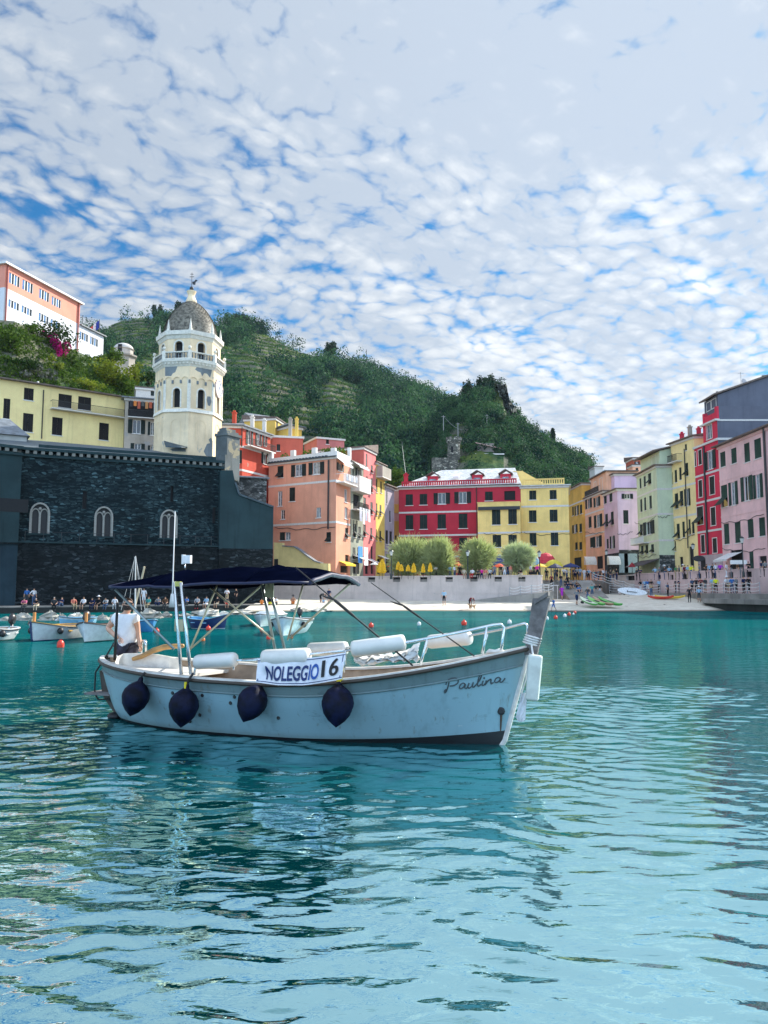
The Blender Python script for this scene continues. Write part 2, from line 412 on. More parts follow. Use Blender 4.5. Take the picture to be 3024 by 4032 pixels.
pz=[_o(W0,.1,.27),_o(W2,-.25,.35),(18.1,101.8),(22.2,101.8),(22.2,103),(27.0,103),(34.5,119.9),_o(XY(2500,111),.3,.1),_o(XY(3024,82),.3,0),(44.5,62),(70,62),(70,190),(-60,190),(-60,114),(-30,114)]
tag(MB().prism(pz,-1,PZ).build('piazza',M_paving),kind='structure')
st=MB()
for k in range(12):st.box(18.4,22.2,97.0+k*.4,101.8,.4+k*.25,.4+(k+1)*.25)
tag(st.build('harbour_steps',M_conc,loc=(20,99,.4)),'pale concrete steps climbing from the beach to the piazza','steps')
sw=MB();sw.hexa([(22.2,93.5,-.5),(27.0,93.5,-.5),(27.0,103,-.5),(22.2,103,-.5)],[(22.2,93.5,.75),(27.0,93.5,.75),(27.0,103,PZ-.01),(22.2,103,PZ-.01)])
tag(sw.build('slipway',M_conc),kind='structure')
class Fac:
    def __init__(s,A,B):
        s.A=Vector((A[0],A[1]));s.B=Vector((B[0],B[1]));d=s.B-s.A;s.L=d.length;s.t=d/s.L;s.n=Vector((s.t.y,-s.t.x))
    def p(s,u,z,d=0.0):
        q=s.A+s.t*u+s.n*d;return Vector((q.x,q.y,z))
    def uz(s,px,py):
        r=ray(px,py);den=r.x*s.n.x+r.y*s.n.y
        k=(s.A.x*s.n.x+s.A.y*s.n.y)/den
        return ((r.x*k-s.A.x)*s.t.x+(r.y*k-s.A.y)*s.t.y,EYE+r.z*k)
    def rect(s,xl,yt,xr,yb):
        xm,ym=(xl+xr)/2,(yt+yb)/2
        return s.uz(xl,ym)[0],s.uz(xr,ym)[0],s.uz(xm,yb)[1],s.uz(xm,yt)[1]
    def box(s,mb,u0,u1,z0,z1,d0,d1,m=0):
        return mb.hexa([s.p(u0,z0,d0),s.p(u0,z0,d1),s.p(u1,z0,d1),s.p(u1,z0,d0)],[s.p(u0,z1,d0),s.p(u0,z1,d1),s.p(u1,z1,d1),s.p(u1,z1,d0)],m)
def wall_face(mb,fac,u0,u1,z0,z1,holes,reveal=.22,m=0,mback=None):
    us=sorted({u0,u1}|{min(max(v,u0),u1) for h in holes for v in h[:2]});zs=sorted({z0,z1}|{min(max(v,z0),z1) for h in holes for v in h[2:4]})
    def inside(u,z):return any(h[0] < u < h[1] and h[2] < z < h[3] for h in holes)
    for i in range(len(us)-1):
        for j in range(len(zs)-1):
            if us[i+1]-us[i] < 1e-5 or zs[j+1]-zs[j] < 1e-5:continue
            if not inside((us[i]+us[i+1])/2,(zs[j]+zs[j+1])/2):
                mb.quad(fac.p(us[i],zs[j]),fac.p(us[i+1],zs[j]),fac.p(us[i+1],zs[j+1]),fac.p(us[i],zs[j+1]),m)
    for a,b,c,d in [h[:4] for h in holes]:
        P_=lambda u,z,k:fac.p(u,z,-reveal*k)
        mb.quad(P_(a,c,0),P_(a,c,1),P_(a,d,1),P_(a,d,0),m);mb.quad(P_(b,c,1),P_(b,c,0),P_(b,d,0),P_(b,d,1),m)
        mb.quad(P_(a,d,1),P_(b,d,1),P_(b,d,0),P_(a,d,0),m);mb.quad(P_(a,c,0),P_(b,c,0),P_(b,c,1),P_(a,c,1),m)
        mb.quad(P_(a,c,1),P_(b,c,1),P_(b,d,1),P_(a,d,1),m if mback is None else mback)
M_hole=plain('dark_opening',(.012,.012,.014),.9)
def sea_wall(name,label,A,B,z0,ztop,wins,mats,thick=.5):
    f=Fac(A,B);mb=MB();holes=[f.rect(*w_) for w_ in wins]
    wall_face(mb,f,0,f.L,z0,ztop-.14,holes,.3,0,1)
    mb.quad(f.p(f.L,z0,-thick),f.p(0,z0,-thick),f.p(0,ztop-.14,-thick),f.p(f.L,ztop-.14,-thick))
    mb.quad(f.p(0,z0,-thick),f.p(0,z0),f.p(0,ztop-.14),f.p(0,ztop-.14,-thick));mb.quad(f.p(f.L,z0),f.p(f.L,z0,-thick),f.p(f.L,ztop-.14,-thick),f.p(f.L,ztop-.14))
    t=thing(name,label,'wall',(*A,z0));mb.build('wall',mats,t)
    c=MB();f.box(c,-.05,f.L+.05,ztop-.14,ztop,-thick-.05,.06);c.build('coping',mats[0],t)
    b=MB();f.box(b,0,f.L,z0+1.62,z0+1.72,0,.03);b.build('moulding',mats[0],t)
    return f
SWf=sea_wall('sea_wall','long greyish plaster sea wall behind the sunny sand with square openings below its top',W0,W2,.1,3.83,
    [(*c5(x-28,y),*c5(x+28,y+36)) for x,y in ((25,1020),(217,1020),(425,1020),(622,1020),(812,1018),(998,1018),(1180,1018))],[M_seawall,M_hole])
e=MB();fe=Fac(W2,(18.4,101.8));fe.box(e,0,fe.L,-.5,3.83,-.5,0)
tag(e.build('return_wall',M_seawall,loc=(*W2,0)),'short greyish wall turning inland beside the pale harbour steps','wall')
RW0,RW1,RW2=(34.2,119.6),XY(2500,111),(xat(3024,82)+2.4,68)
f_pr=sea_wall('promenade_wall','long pink plaster promenade wall with square openings above the shaded beach',RW1,RW2,.3,4.42,
    [(*cf(x0,y0),*cf(x1,y1)) for x0,y0,x1,y1 in ((283,362,322,410),(435,357,480,420),(596,350,645,415),(772,342,826,405),(962,335,1015,398),(1162,327,1226,400),(1384,318,1455,388))],[M_pinkwall,M_hole])
sea_wall('promenade_wall','grey wall at the far end of the promenade with one wide barred opening',RW0,RW1,.3,4.30,[(*ce(1382,388),*ce(1495,448))],[M_seawall,M_hole])
lw=[XY(2400,108),XY(2600,103),XY(2700,97),XY(2765,88),XY(3024,77),(60,60),(60,100)]
tag(MB().prism(lw+[RW1,(35,112)],-1,1.75).build('lower_walkway',M_conc),kind='structure')
led=[XY(2765,84.5),XY(3024,74.5),(62,52),(64,56),XY(3024,77.2),XY(2765,87.2)]
tag(MB().prism(led,.72,1.2).build('concrete_ledge',M_conc,loc=(*led[0],.7)),'low concrete ledge jutting above dark water below the promenade','ledge')
led2=[XY(2775,85.0),XY(3024,75.2),(62,53),(64,56),XY(3024,77),XY(2765,87)]
tag(MB().prism(led2,-1,.72).build('ledge_base',M_base_dark,loc=(*led2[0],0)),'dark stone base under the concrete ledge at the waterline','ledge base')
f2=Fac(at(*c5(800,1180),92.5).xy,(18.6,92.6)) if False else None
RA,RB=Vector((*XY(*[c5(800,0)[0],91.6]),.95)),Vector((18.9,89.2,2.0))
rp=MB();rp.hexa([(RA.x,RA.y-1.0,0),(RB.x,RB.y-1.0,0),(RB.x,RB.y+.6,0),(RA.x,RA.y+.6,0)],[(RA.x,RA.y-1.0,RA.z),(RB.x,RB.y-1.0,RB.z),(RB.x,RB.y+.6,RB.z),(RA.x,RA.y+.6,RA.z)])
tag(rp.build('beach_ramp',M_conc,loc=tuple(RA)),'narrow pale ramp climbing along the foot of the sea wall','ramp')
M_rope=plain('white_rope',(.7,.69,.66),.8);M_post=plain('grey_post',(.30,.31,.33),.5)
def rope_rail(label,pts,z_off,h=1.0,ropes=3,group=None,sag=.14):
    t=thing('rope_railing',label,'railing',pts[0],group)
    for p in pts:
        p=Vector(p);MB().tube([p,p+Vector((0,0,h+.05))],.035,6).build('post',M_post,t)
    for k in range(ropes):
        mb=MB();zz=h*(k+1)/ropes
        for a,b in zip(pts,pts[1:]):
            a=Vector(a);b=Vector(b)
            mb.tube([a.lerp(b,s)+Vector((0,0,zz-sag*4*s*(1-s))) for s in (0,.2,.4,.6,.8,1)],.028,5)
        mb.build('rope',M_rope,t)
rope_rail('white rope railing sagging along the ramp below the sea wall',[(RA.x+(RB.x-RA.x)*k/4+4*(1-k/4),RA.y+(RB.y-RA.y)*(.45+.55*k/4)-.95,RA.z+(RB.z-RA.z)*(.45+.55*k/4)) for k in range(5)],0,.95)
rope_rail('white rope railing beside the slipway below the shaded crowd',[(27.2+k*1.5,103-k*.0+k*.5,3.4-k*.38) for k in range(5)],0,1.0)
def lerp2(a,b,s):return (a[0]+(b[0]-a[0])*s,a[1]+(b[1]-a[1])*s)
rope_rail('white rope railing of the far lower walkway above the paddleboard',[(*lerp2(XY(2400,108.1),XY(2600,103.1),k/4),1.75) for k in range(5)],0,1.05)
rope_rail('long white rope railing on the lower walkway in front of the promenade wall',[(*lerp2(XY(2620,102),XY(2765,88.2),k/3),1.75) for k in range(3)]+[(*lerp2(XY(2765,88.2),XY(2992,78.4),k/5),1.75) for k in range(6)],0,1.1)
rail=MB();t=thing('handrail','white metal handrail across the head of the harbour steps','railing',(18.5,96.8,1.2))
for k in range(6):MB().tube([(18.5+k*.55,96.9,1.0),(18.5+k*.55,96.9,2.7)],.03,6).build('post',plain('white_metal',(.75,.75,.74),.4),t)
MB().tube([(18.4,96.9,2.7),(21.4,96.9,2.7)],.04,6).build('rail',plain('white_metal',(.75,.75,.74),.4),t)
def interp(pts,x):xs_,ys_=zip(*pts);return np.interp(x,xs_,ys_)
ridge_a=[(-1500,1330),(-300,1290),(333,1282),(392,1262),(451,1232),(519,1222),(640,1236),(825,1254),(969,1272),(1064,1310),(1144,1350),(1223,1378),(1300,1376),(1367,1404),(1446,1452),(1526,1490),(1613,1524),(1700,1566),(1850,1660),(2000,1800),(2300,2050),(3200,2280)]
ridge_b=[(1350,2240),(1600,1950),(1690,1760),(1739,1592),(1782,1582),(1820,1580),(1845,1550),(1874,1540),(1934,1512),(1956,1512),(1990,1520),(2004,1590),(2042,1634),(2060,1672),(2086,1699),(2124,1722),(2173,1754),(2205,1780),(2259,1806),(2325,1818),(2345,1870),(2400,1935),(2470,2160),(3200,2290)]
DA,DB=430.0,265.0
def zz(py,D):return EYE+(HORIZ-py)/FPX*D*1.0
def hill_z(px,D):
    za=zz(interp(ridge_a,px),DA);zb=zz(interp(ridge_b,px),DB);zs=sum(zz(interp(ridge_b,px+k),DB) for k in (-140,-90,-45,0,45,90,140))/7
    sa=np.clip((D-152)/(DA-152),0,1);A=2+(za-2)*(sa**.92) + np.where(D > DA,-(D-DA)*.35,0)
    sb=np.clip((D-158)/(DB-158),0,1.0);zb=np.where(D < DB,zs+(zb-zs)*sb**3,zb);B=2+(zb-2)*(1-(1-sb)**1.25) - np.where(D > DB,(D-DB)*.7,0)
    n=fbm(px*D/3100*.012,D*.012,31,4)*np.clip((D-150)/90,0,1)
    edge=np.clip(np.minimum(abs(D-DA)/40,abs(D-DB)/20),.15,1)
    return np.maximum(A,B)+n*2.2*edge,B > A
def terrace_mask(px,D):
    m=fbm(px*.0018,D*.010,77,3)
    t=np.clip((m+.45)*3,0,1)*np.clip((1480-px)/120,0,1)*np.clip((D-185)/40,0,1)
    k=np.clip(1-abs(px-1800)/90,0,1)*np.clip(1-abs(D-222)/25,0,1)
    lo=np.clip(1-abs(px-1330)/260,0,1)*np.clip(1-abs(D-200)/30,0,1)
    return np.clip(np.maximum(np.maximum(t,k),lo*1.4),0,1)
pxs=np.concatenate([np.arange(-1500,0,40),np.arange(0,2480,9),np.arange(2480,3300,60)]).astype(float)
Ds=np.concatenate([np.arange(140,300,1.0),np.arange(300,436,1.25),np.arange(440,640,20)])
PX,DD=np.meshgrid(pxs,Ds);ZZ,isB=hill_z(PX,DD)
tm=terrace_mask(PX,DD);hstep=4.6
zq=ZZ+1.1*fbm(PX*.004,DD*.02,5,3);fr=zq/hstep-np.floor(zq/hstep)
ZT=ZZ+np.clip((tm-.15)/.4,0,1)*.5*((np.floor(zq/hstep)+np.clip((fr-.84)/.14,0,1))*hstep-ZZ)
ZT=np.maximum(ZT,-3);XX=(PX-1512)/FPX*DD
def hill_mat():
    m,nt=new_mat('hill_ground');g=G(nt);p=g.pos();geo=g.n('ShaderNodeNewGeometry')
    s=g.n('ShaderNodeSeparateXYZ');g.set(s.inputs[0],geo.outputs['Normal'])
    f=g.noise(p,.06,5,.6);f2=g.noise(p,.9,5,.65)
    c=g.mix(g.mapr(f2,.35,.65),(.014,.045,.020),(.050,.105,.035))
    c=g.mix(g.mapr(f,.52,.62),c,(.12,.15,.035))
    stone=g.mix(f2,(.05,.06,.04),(.22,.215,.155))
    c=g.mix(g.mapr(s.outputs[2],.78,.64),c,stone)
    g.out(c,.95,g.bump(f2,.8,.6),spec=.1);return m
i=np.arange(PX.size).reshape(PX.shape)
hill=mesh_np('hills',np.stack([XX.ravel(),DD.ravel(),ZT.ravel()],1),np.stack([i[:-1,:-1],i[:-1,1:],i[1:,1:],i[1:,:-1]],-1).reshape(-1,4),hill_mat())
tag(hill,kind='structure')
M_wood1=leafy('hill_foliage',(.005,.030,.026),(.058,.135,.056),.26,.10,(.42,.58))
M_wood2=leafy('knoll_foliage',(.005,.030,.024),(.058,.130,.054),.26,.13,(.42,.58))
M_scrub=leafy('vine_foliage',(.03,.085,.03),(.16,.225,.06),.3,.12,(.38,.62))
WT,WC=205.9,207.3
def scatter(n,pxr,Dr,sel,hgt,leaf,per,keep_ter=.12,seed=1):
    r=np.random.default_rng(seed);N=n*9;px=r.uniform(*pxr,N);Dm=r.uniform(*Dr,N)
    z,b=hill_z(px,Dm);ok=(b == sel) & ((terrace_mask(px,Dm) < .35) | (r.random(N) < keep_ter)) & ~((abs(px-1790) < 62) & (Dm > WT-26) & (Dm < WT+4)) & ~((abs(px-1990) < 42) & (Dm > 238) & (Dm < 262)) & ~((abs(px-1950) < 95) & (Dm > WC-16) & (Dm < WC+3))
    px,Dm,z=px[ok][:n],Dm[ok][:n],z[ok][:n];out=[]
    for p_,d_,z_ in zip(px,Dm,z):
        h=hgt*(.5+.9*r.random()**1.6);x=(p_-1512)/FPX*d_
        for q in range(2):
            out.append((x+r.normal()*h*.16*q,d_+r.normal()*h*.16*q,z_+h*(.36+.26*q),h*.50*(1-.30*q),h*.50*(1-.30*q),h*.38,per*(1.5-.6*q)*(h/hgt)**1.3))
    return out
def wood(name,blobs,leaf,m):
    V,F=leaves_np(blobs,leaf,.38,.62);tag(mesh_np(name,V,F,m,loc=(float(V[0,0]),float(V[0,1]),0)),kind='stuff')
wood('hillside_woods',scatter(4300,(-200,1800),(172,446),False,8.2,1.2,40,.04,3),.95,M_wood1)
wood('knoll_woods',scatter(4300,(1600,2460),(168,280),True,3.7,.8,30,.12,4),.56,M_wood2)
wood('lower_slope_woods',scatter(1200,(300,1750),(158,215),False,4.2,.8,36,.4,8),.58,M_scrub)
r=np.random.default_rng(15);N=90000;px=r.uniform(250,1900,N);Dm=r.uniform(170,428,N)
zq_=hill_z(px,Dm)[0];fr_v=(zq_+1.1*fbm(px*.004,Dm*.02,5,3))/hstep;fr_v=fr_v-np.floor(fr_v)
ok=(terrace_mask(px,Dm) > .3) & (fr_v < .7);px,Dm,zq_,fr_v=px[ok][:16000],Dm[ok][:16000],zq_[ok][:16000],fr_v[ok][:16000]
zt_v=zq_*.5+.5*np.floor((zq_+1.1*fbm(px*.004,Dm*.02,5,3))/hstep)*hstep
bl=[((a_-1512)/FPX*d_,d_,z_+.45,1.3,.7,.6,9) for a_,d_,z_ in zip(px,Dm,zt_v)]
wood('vineyard_rows',bl,.62,M_scrub)
hz,hnt=new_mat('haze_air');gh=G(hnt);pv=gh.n('ShaderNodeVolumePrincipled');pv.inputs['Color'].default_value=(.62,.80,1.0,1);pv.inputs['Density'].default_value=.00005;pv.inputs['Anisotropy'].default_value=.2
ho=gh.n('ShaderNodeOutputMaterial');hnt.links.new(pv.outputs[0],ho.inputs['Volume'])
tag(MB().box(-760,760,-300,670,-6,200).build('haze',hz),kind='stuff')
# ================================================================== BUILDINGS
M_white=plain('white_plaster',(.66,.64,.60),.8,var=.08)
M_whitep=plain('white_paint',(.74,.73,.70),.5,var=.06)
M_glass=glass_dark()
M_pane=plain('pale_curtain_glass',(.20,.24,.27),.15,0,.7,.5,3)
M_slate=slate_roof('slate_roof_grey',(.16,.18,.20),.5)
M_slate_d=slate_roof('slate_roof_dark',(.035,.06,.075),.6)
M_tile=slate_roof('roof_tiles_brown',(.15,.11,.09),.7)
M_pipe=plain('dark_downpipe',(.025,.022,.022),.5)
M_iron=plain('black_iron',(.02,.022,.025),.5)
def shutter_mat(name,col):
    m,nt=new_mat(name);g=G(nt);p=g.pos();s=g.n('ShaderNodeSeparateXYZ');g.set(s.inputs[0],p)
    sl=g.math('SINE',g.math('MULTIPLY',s.outputs[2],90));f=g.noise(p,.7,3)
    c=g.mix(g.mapr(f,.3,.7),mul(col,.65),mul(col,1.35))
    g.out(c,.55,g.bump(sl,.6,.02),spec=.3);return m
M_shut=shutter_mat('shutter_dark_green',(.012,.024,.022));M_shut2=shutter_mat('shutter_green',(.012,.05,.036));M_shutb=shutter_mat('shutter_black',(.012,.010,.010))
def arch_pts(fac,um,z0,zs,r,d,n=10,rz=None):
    rz=rz or r
    pts=[fac.p(um-r,z0,d)]+[fac.p(um-r*math.cos(math.pi*k/n),zs+rz*math.sin(math.pi*k/n),d) for k in range(n+1)]+[fac.p(um+r,z0,d)]
    return pts
def arch_trim(mb,fac,um,z0,zs,r,w=.18,d0=0,d1=.06,m=0,rz=None):
    rz=rz or r
    a=arch_pts(fac,um,z0,zs,r,d1,rz=rz);b=arch_pts(fac,um,z0,zs,r+w,d1,rz=rz+w);bo=arch_pts(fac,um,z0,zs,r+w,d0,rz=rz+w);ai=arch_pts(fac,um,z0,zs,r,d0-.12,rz=rz)
    for i in range(len(a)-1):
        mb.quad(b[i],b[i+1],a[i+1],a[i],m);mb.quad(bo[i],bo[i+1],b[i+1],b[i],m);mb.quad(a[i],a[i+1],ai[i+1],ai[i],m)
def arch_fill(mb,fac,um,zs,r,d=0.0,m=0,n=10,rz=None):
    rz=rz or r
    for sgn in (-1,1):
        for k in range(n//2):
            t0,t1=math.pi/2*k/(n//2),math.pi/2*(k+1)/(n//2)
            a=(um+sgn*r*math.cos(t0),zs+rz*math.sin(t0));b=(um+sgn*r*math.cos(t1),zs+rz*math.sin(t1))
            q=[fac.p(a[0],a[1],d),fac.p(b[0],b[1],d),fac.p(b[0],zs+rz,d),fac.p(a[0],zs+rz,d)]
            mb.quad(*(q if sgn < 0 else q[::-1]),m)
def hole_of(fac,wd):
    typ=wd[0];u0,u1,z0,z1=fac.rect(*wd[1:5])
    u0=max(u0,.05);u1=min(u1,fac.L-.05)
    if typ == 'o':
        q=(u1-u0)*.26;return (u0+q,u1-q,z0,z1,typ,u0,u1)
    return (u0,u1,z0,z1,typ,u0,u1)
def add_window(root,fac,h,msh,frame=True,mframe=None):
    u0,u1,z0,z1,typ,a0,a1=h;um=(u0+u1)/2;mf=mframe or M_whitep
    if u1-u0 < .12:return
    wb=MB()
    if typ != 'd':fac.box(wb,u0-.10,u1+.10,z0-.10,z0,-.15,.09,0)
    if frame:
        for x0,x1,y0,y1 in ((u0-.12,u0,z0,z1+.10),(u1,u1+.12,z0,z1+.10),(u0,u1,z1,z1+.10)):fac.box(wb,x0,x1,y0,y1,-.02,.012,0)
    if typ in 'og':
        fac.box(wb,u0,u1,z0,z1,-.19,-.16,1)
        for x0,x1,y0,y1 in ((u0,u0+.07,z0,z1),(u1-.07,u1,z0,z1),(um-.04,um+.04,z0,z1),(u0,u1,z1-.07,z1),(u0,u1,z0,z0+.08)):fac.box(wb,x0,x1,y0,y1,-.155,-.10,0)
    if typ == 'd':fac.box(wb,u0,u1,z0,z1,-.20,-.17,2)
    wname='window' if typ != 'd' else 'doorway'
    wo_=wb.build(wname,[mf,M_pane if (int(abs(u0*37+z0*11)) % 2) else M_glass,M_hole],root)
    if typ == 'c' or typ == 'f':
        for s0,s1 in ((u0+.01,um-.008),(um+.008,u1-.01)):
            sb=MB();zb=z0 if typ == 'c' else z0+(z1-z0)*.46
            fac.box(sb,s0,s1,zb+.01,z1-.01,-.09,-.045)
            for zz_ in ((zb+.01,zb+.10),((zb+z1)/2-.05,(zb+z1)/2+.05),(z1-.11,z1-.01)):fac.box(sb,s0,s1,zz_[0],zz_[1],-.045,-.028)
            if typ == 'f':
                hgt=zb-z0;dd=.75*hgt
                sb.hexa([fac.p(s0,zb,-.05),fac.p(s1,zb,-.05),fac.p(s1,zb,-.01),fac.p(s0,zb,-.01)],[fac.p(s0,z0+.16*hgt,dd),fac.p(s1,z0+.16*hgt,dd),fac.p(s1,z0+.18*hgt,dd+.04),fac.p(s0,z0+.18*hgt,dd+.04)])
            sb.build('shutter',msh,wo_)
        if typ == 'f':fb=MB();fac.box(fb,u0,u1,z0,z1,-.20,-.17);fb.build('pane',M_glass,wo_)
    if typ == 'o':
        for s0,s1 in ((a0,u0-.02),(u1+.02,a1)):
            sb=MB();fac.box(sb,s0,s1,z0,z1,.03,.075)
            for zz_ in ((z0,z0+.09),((z0+z1)/2-.04,(z0+z1)/2+.04),(z1-.09,z1)):fac.box(sb,s0,s1,zz_[0],zz_[1],.075,.09)
            sb.build('shutter',msh,wo_)
def roof_mesh(corners,z1,kind,h=1.6,over=.45,thick=.16,mats=None):
    """kind: flat, hip, gable, shed. Ridge runs parallel to side 0."""
    mb=MB();c=[Vector((x,y)) for x,y in corners];n=len(c)
    ctr=sum(c,Vector((0,0)))/n
    e=[]
    for i in range(n):
        t0=(c[i]-c[i-1]).normalized();t1=(c[(i+1) % n]-c[i]).normalized()
        n0=Vector((t0.y,-t0.x));n1=Vector((t1.y,-t1.x));bis=n0+n1
        e.append(c[i]+bis*(over/max(.3,(1+n0.dot(n1)))))
    lo=[Vector((p.x,p.y,z1)) for p in e];hi=[Vector((p.x,p.y,z1+thick)) for p in e]
    mb.hexa(lo,hi)
    if kind == 'flat' or n != 4:return mb
    A,B,C_,D_=hi
    if kind == 'shed':
        up=Vector((0,0,h));mb.add([A,B,C_+up,D_+up,C_,D_],[(0,1,2,3),(1,4,2),(0,3,5),(5,3,2,4)]);return mb
    m1,m2=(A+D_)/2,(B+C_)/2;ins=.0 if kind == 'gable' else .5*(A-D_).length/max(.1,(m2-m1).length)
    ins=min(ins,.42);up=Vector((0,0,h));r1=m1.lerp(m2,ins)+up;r2=m2.lerp(m1,ins)+up
    mb.add([A,B,C_,D_,r1,r2],[(0,1,5,4),(1,2,5),(2,3,4,5),(3,0,4)])
    return mb
def building(name,label,corners,z0,z1,m_wall,wins,cat='house',bands=(),band_sides=None,roof=('flat',.2,.4),m_roof=None,shut=None,frame=False,cornice=True,m_side=None,group=None,m_band=None):
    corners=[tuple(c)[:2] for c in corners];n=len(corners);shut=shut or M_shut
    t=thing(name,label,cat,(*corners[0],z0),group);facs=[Fac(corners[i],corners[(i+1) % n]) for i in range(n)]
    wb=MB();hs={}
    for i,f in enumerate(facs):
        hs[i]=[hole_of(f,w_) for w_ in wins.get(i,())]
        hs[i]=[h for h in hs[i] if h[1]-h[0] > .12 and h[3]-h[2] > .12]
        wall_face(wb,f,0,f.L,z0,z1,hs[i],.2,1 if (m_side and i in m_side[1]) else 0)
    wb.build('wall',[m_wall]+([m_side[0]] if m_side else []),t)
    for i,f in enumerate(facs):
        for h in hs[i]:add_window(t,f,h,shut,frame)
        if band_sides is None or i in band_sides:
            for zb in bands:
                if i < 2:
                    b=MB();f.box(b,0,f.L,zb-.14,zb+.14,0,.035);b.build('string_course',m_band or M_white,t)
    if cornice:
        cb_=roof_mesh(corners,z1-.32,'flat',over=.16,thick=.30);cb_.build('cornice',m_band or M_white,t)
    if roof:roof_mesh(corners,z1,roof[0],roof[1],roof[2]).build('roof',m_roof or M_tile,t)
    return t,facs
def pipe_on(t,fac,px,py0,py1,r=.07,d=.12):
    u,z1=fac.uz(px,py0);_,z0=fac.uz(px,py1);MB().tube([fac.p(u,z0,d),fac.p(u,z1,d)],r,6).build('downpipe',M_pipe,t)
def balcony(t,fac,u0,u1,z,depth=.9,h=1.0,m_floor=None,m_rail=None,solid=False):
    b=MB();fac.box(b,u0,u1,z-.14,z,0,depth);bo=b.build('balcony',m_floor or M_white,t)
    rl=MB()
    if solid:fac.box(rl,u0,u1,z,z+h,depth-.08,depth);fac.box(rl,u0,u0+.08,z,z+h,0,depth-.08);fac.box(rl,u1-.08,u1,z,z+h,0,depth-.08)
    else:
        fac.box(rl,u0,u1,z+h-.05,z+h,depth-.06,depth);fac.box(rl,u0,u0+.05,z+h-.05,z+h,0,depth-.06);fac.box(rl,u1-.05,u1,z+h-.05,z+h,0,depth-.06)
        k=int((u1-u0)/.14)
        for i in range(k+1):
            u=u0+.02+(u1-u0-.04)*i/max(1,k);fac.box(rl,u-.015,u+.015,z,z+h-.05,depth-.05,depth-.02)
    rl.build('railing',m_rail or M_iron,bo)
def awning(t,fac,px0,py_top,px1,py_bot,out=1.2,m=None,name='awning'):
    u0,u1,zb,zt=fac.rect(px0,py_top,px1,py_bot)
    mb=MB();mb.hexa([fac.p(u0,zt-.03,0),fac.p(u1,zt-.03,0),fac.p(u1,zb+.17,out),fac.p(u0,zb+.17,out)],[fac.p(u0,zt,0),fac.p(u1,zt,0),fac.p(u1,zb+.2,out),fac.p(u0,zb+.2,out)])
    k=max(3,int((u1-u0)/.3))
    for i in range(k):
        a,b=u0+(u1-u0)*i/k,u0+(u1-u0)*(i+.86)/k;fac.box(mb,a,b,zb-.04,zb+.17,out-.02,out)
    return mb.build(name,m or M_whitep,t)
def chimney(t,x,y,z0,z1,w=.5,m=None):
    mb=MB();mb.box(x-w/2,x+w/2,y-w/2,y+w/2,z0,z1);mb.box(x-w*.65,x+w*.65,y-w*.65,y+w*.65,z1,z1+.12)
    mb.box(x-w*.3,x+w*.3,y-w*.3,y+w*.3,z1+.12,z1+.4);mb.build('chimney',m or M_white,t)
def W(c,lst):return [(k,*c(a,b),*c(d,e)) for k,a,b,d,e in lst]
def back(A,B,depth):
    f=Fac(A,B);q=f.p(f.L,0,-depth);p_=f.p(0,0,-depth);return [tuple(A),tuple(B),(q.x,q.y),(p_.x,p_.y)]
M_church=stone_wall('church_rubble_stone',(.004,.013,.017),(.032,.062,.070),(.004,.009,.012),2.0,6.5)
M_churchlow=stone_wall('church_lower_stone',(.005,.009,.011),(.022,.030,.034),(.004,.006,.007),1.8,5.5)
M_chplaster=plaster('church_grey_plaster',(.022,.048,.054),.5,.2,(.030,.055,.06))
M_trimw=plain('pale_stone_trim',(.30,.29,.26),.8)
CA,CB=at(*c3(118,800),77.9).xy,at(*c3(1310,800),86.3).xy;fch=Fac(CA,CB)
zt=fch.uz(*c3(700,560))[1];zl=fch.uz(*c3(700,1050))[1]
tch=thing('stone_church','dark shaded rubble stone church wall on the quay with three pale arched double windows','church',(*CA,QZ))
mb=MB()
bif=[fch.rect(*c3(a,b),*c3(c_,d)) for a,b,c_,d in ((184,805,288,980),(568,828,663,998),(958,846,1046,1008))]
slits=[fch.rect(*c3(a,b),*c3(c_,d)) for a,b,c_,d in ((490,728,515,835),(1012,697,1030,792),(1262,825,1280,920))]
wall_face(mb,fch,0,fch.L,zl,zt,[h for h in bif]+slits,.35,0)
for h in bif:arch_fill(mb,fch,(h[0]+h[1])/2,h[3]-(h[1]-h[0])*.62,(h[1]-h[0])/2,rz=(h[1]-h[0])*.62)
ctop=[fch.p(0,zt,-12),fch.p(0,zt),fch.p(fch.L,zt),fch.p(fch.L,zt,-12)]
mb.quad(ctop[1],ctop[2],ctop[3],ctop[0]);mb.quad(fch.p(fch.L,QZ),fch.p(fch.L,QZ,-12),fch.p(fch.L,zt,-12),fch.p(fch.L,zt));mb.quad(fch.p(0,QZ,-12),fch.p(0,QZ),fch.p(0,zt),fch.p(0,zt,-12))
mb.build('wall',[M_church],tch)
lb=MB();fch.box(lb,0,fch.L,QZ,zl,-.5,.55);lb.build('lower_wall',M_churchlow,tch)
lg=MB();fch.box(lg,0,fch.L+.4,zl,zl+.14,-.2,.75);lg.build('ledge',M_chplaster,tch)
for k in range(9):
    pass
rl=MB();
for k in range(12):u=.6+k*fch.L/12;rl.tube([fch.p(u,zl+.14,.6),fch.p(u,zl+1.15,.6)],.035,5)
rl.tube([fch.p(.6,zl+1.1,.6),fch.p(fch.L-.6,zl+1.1,.6)],.02,5);rl.build('ledge_railing',M_iron,tch)
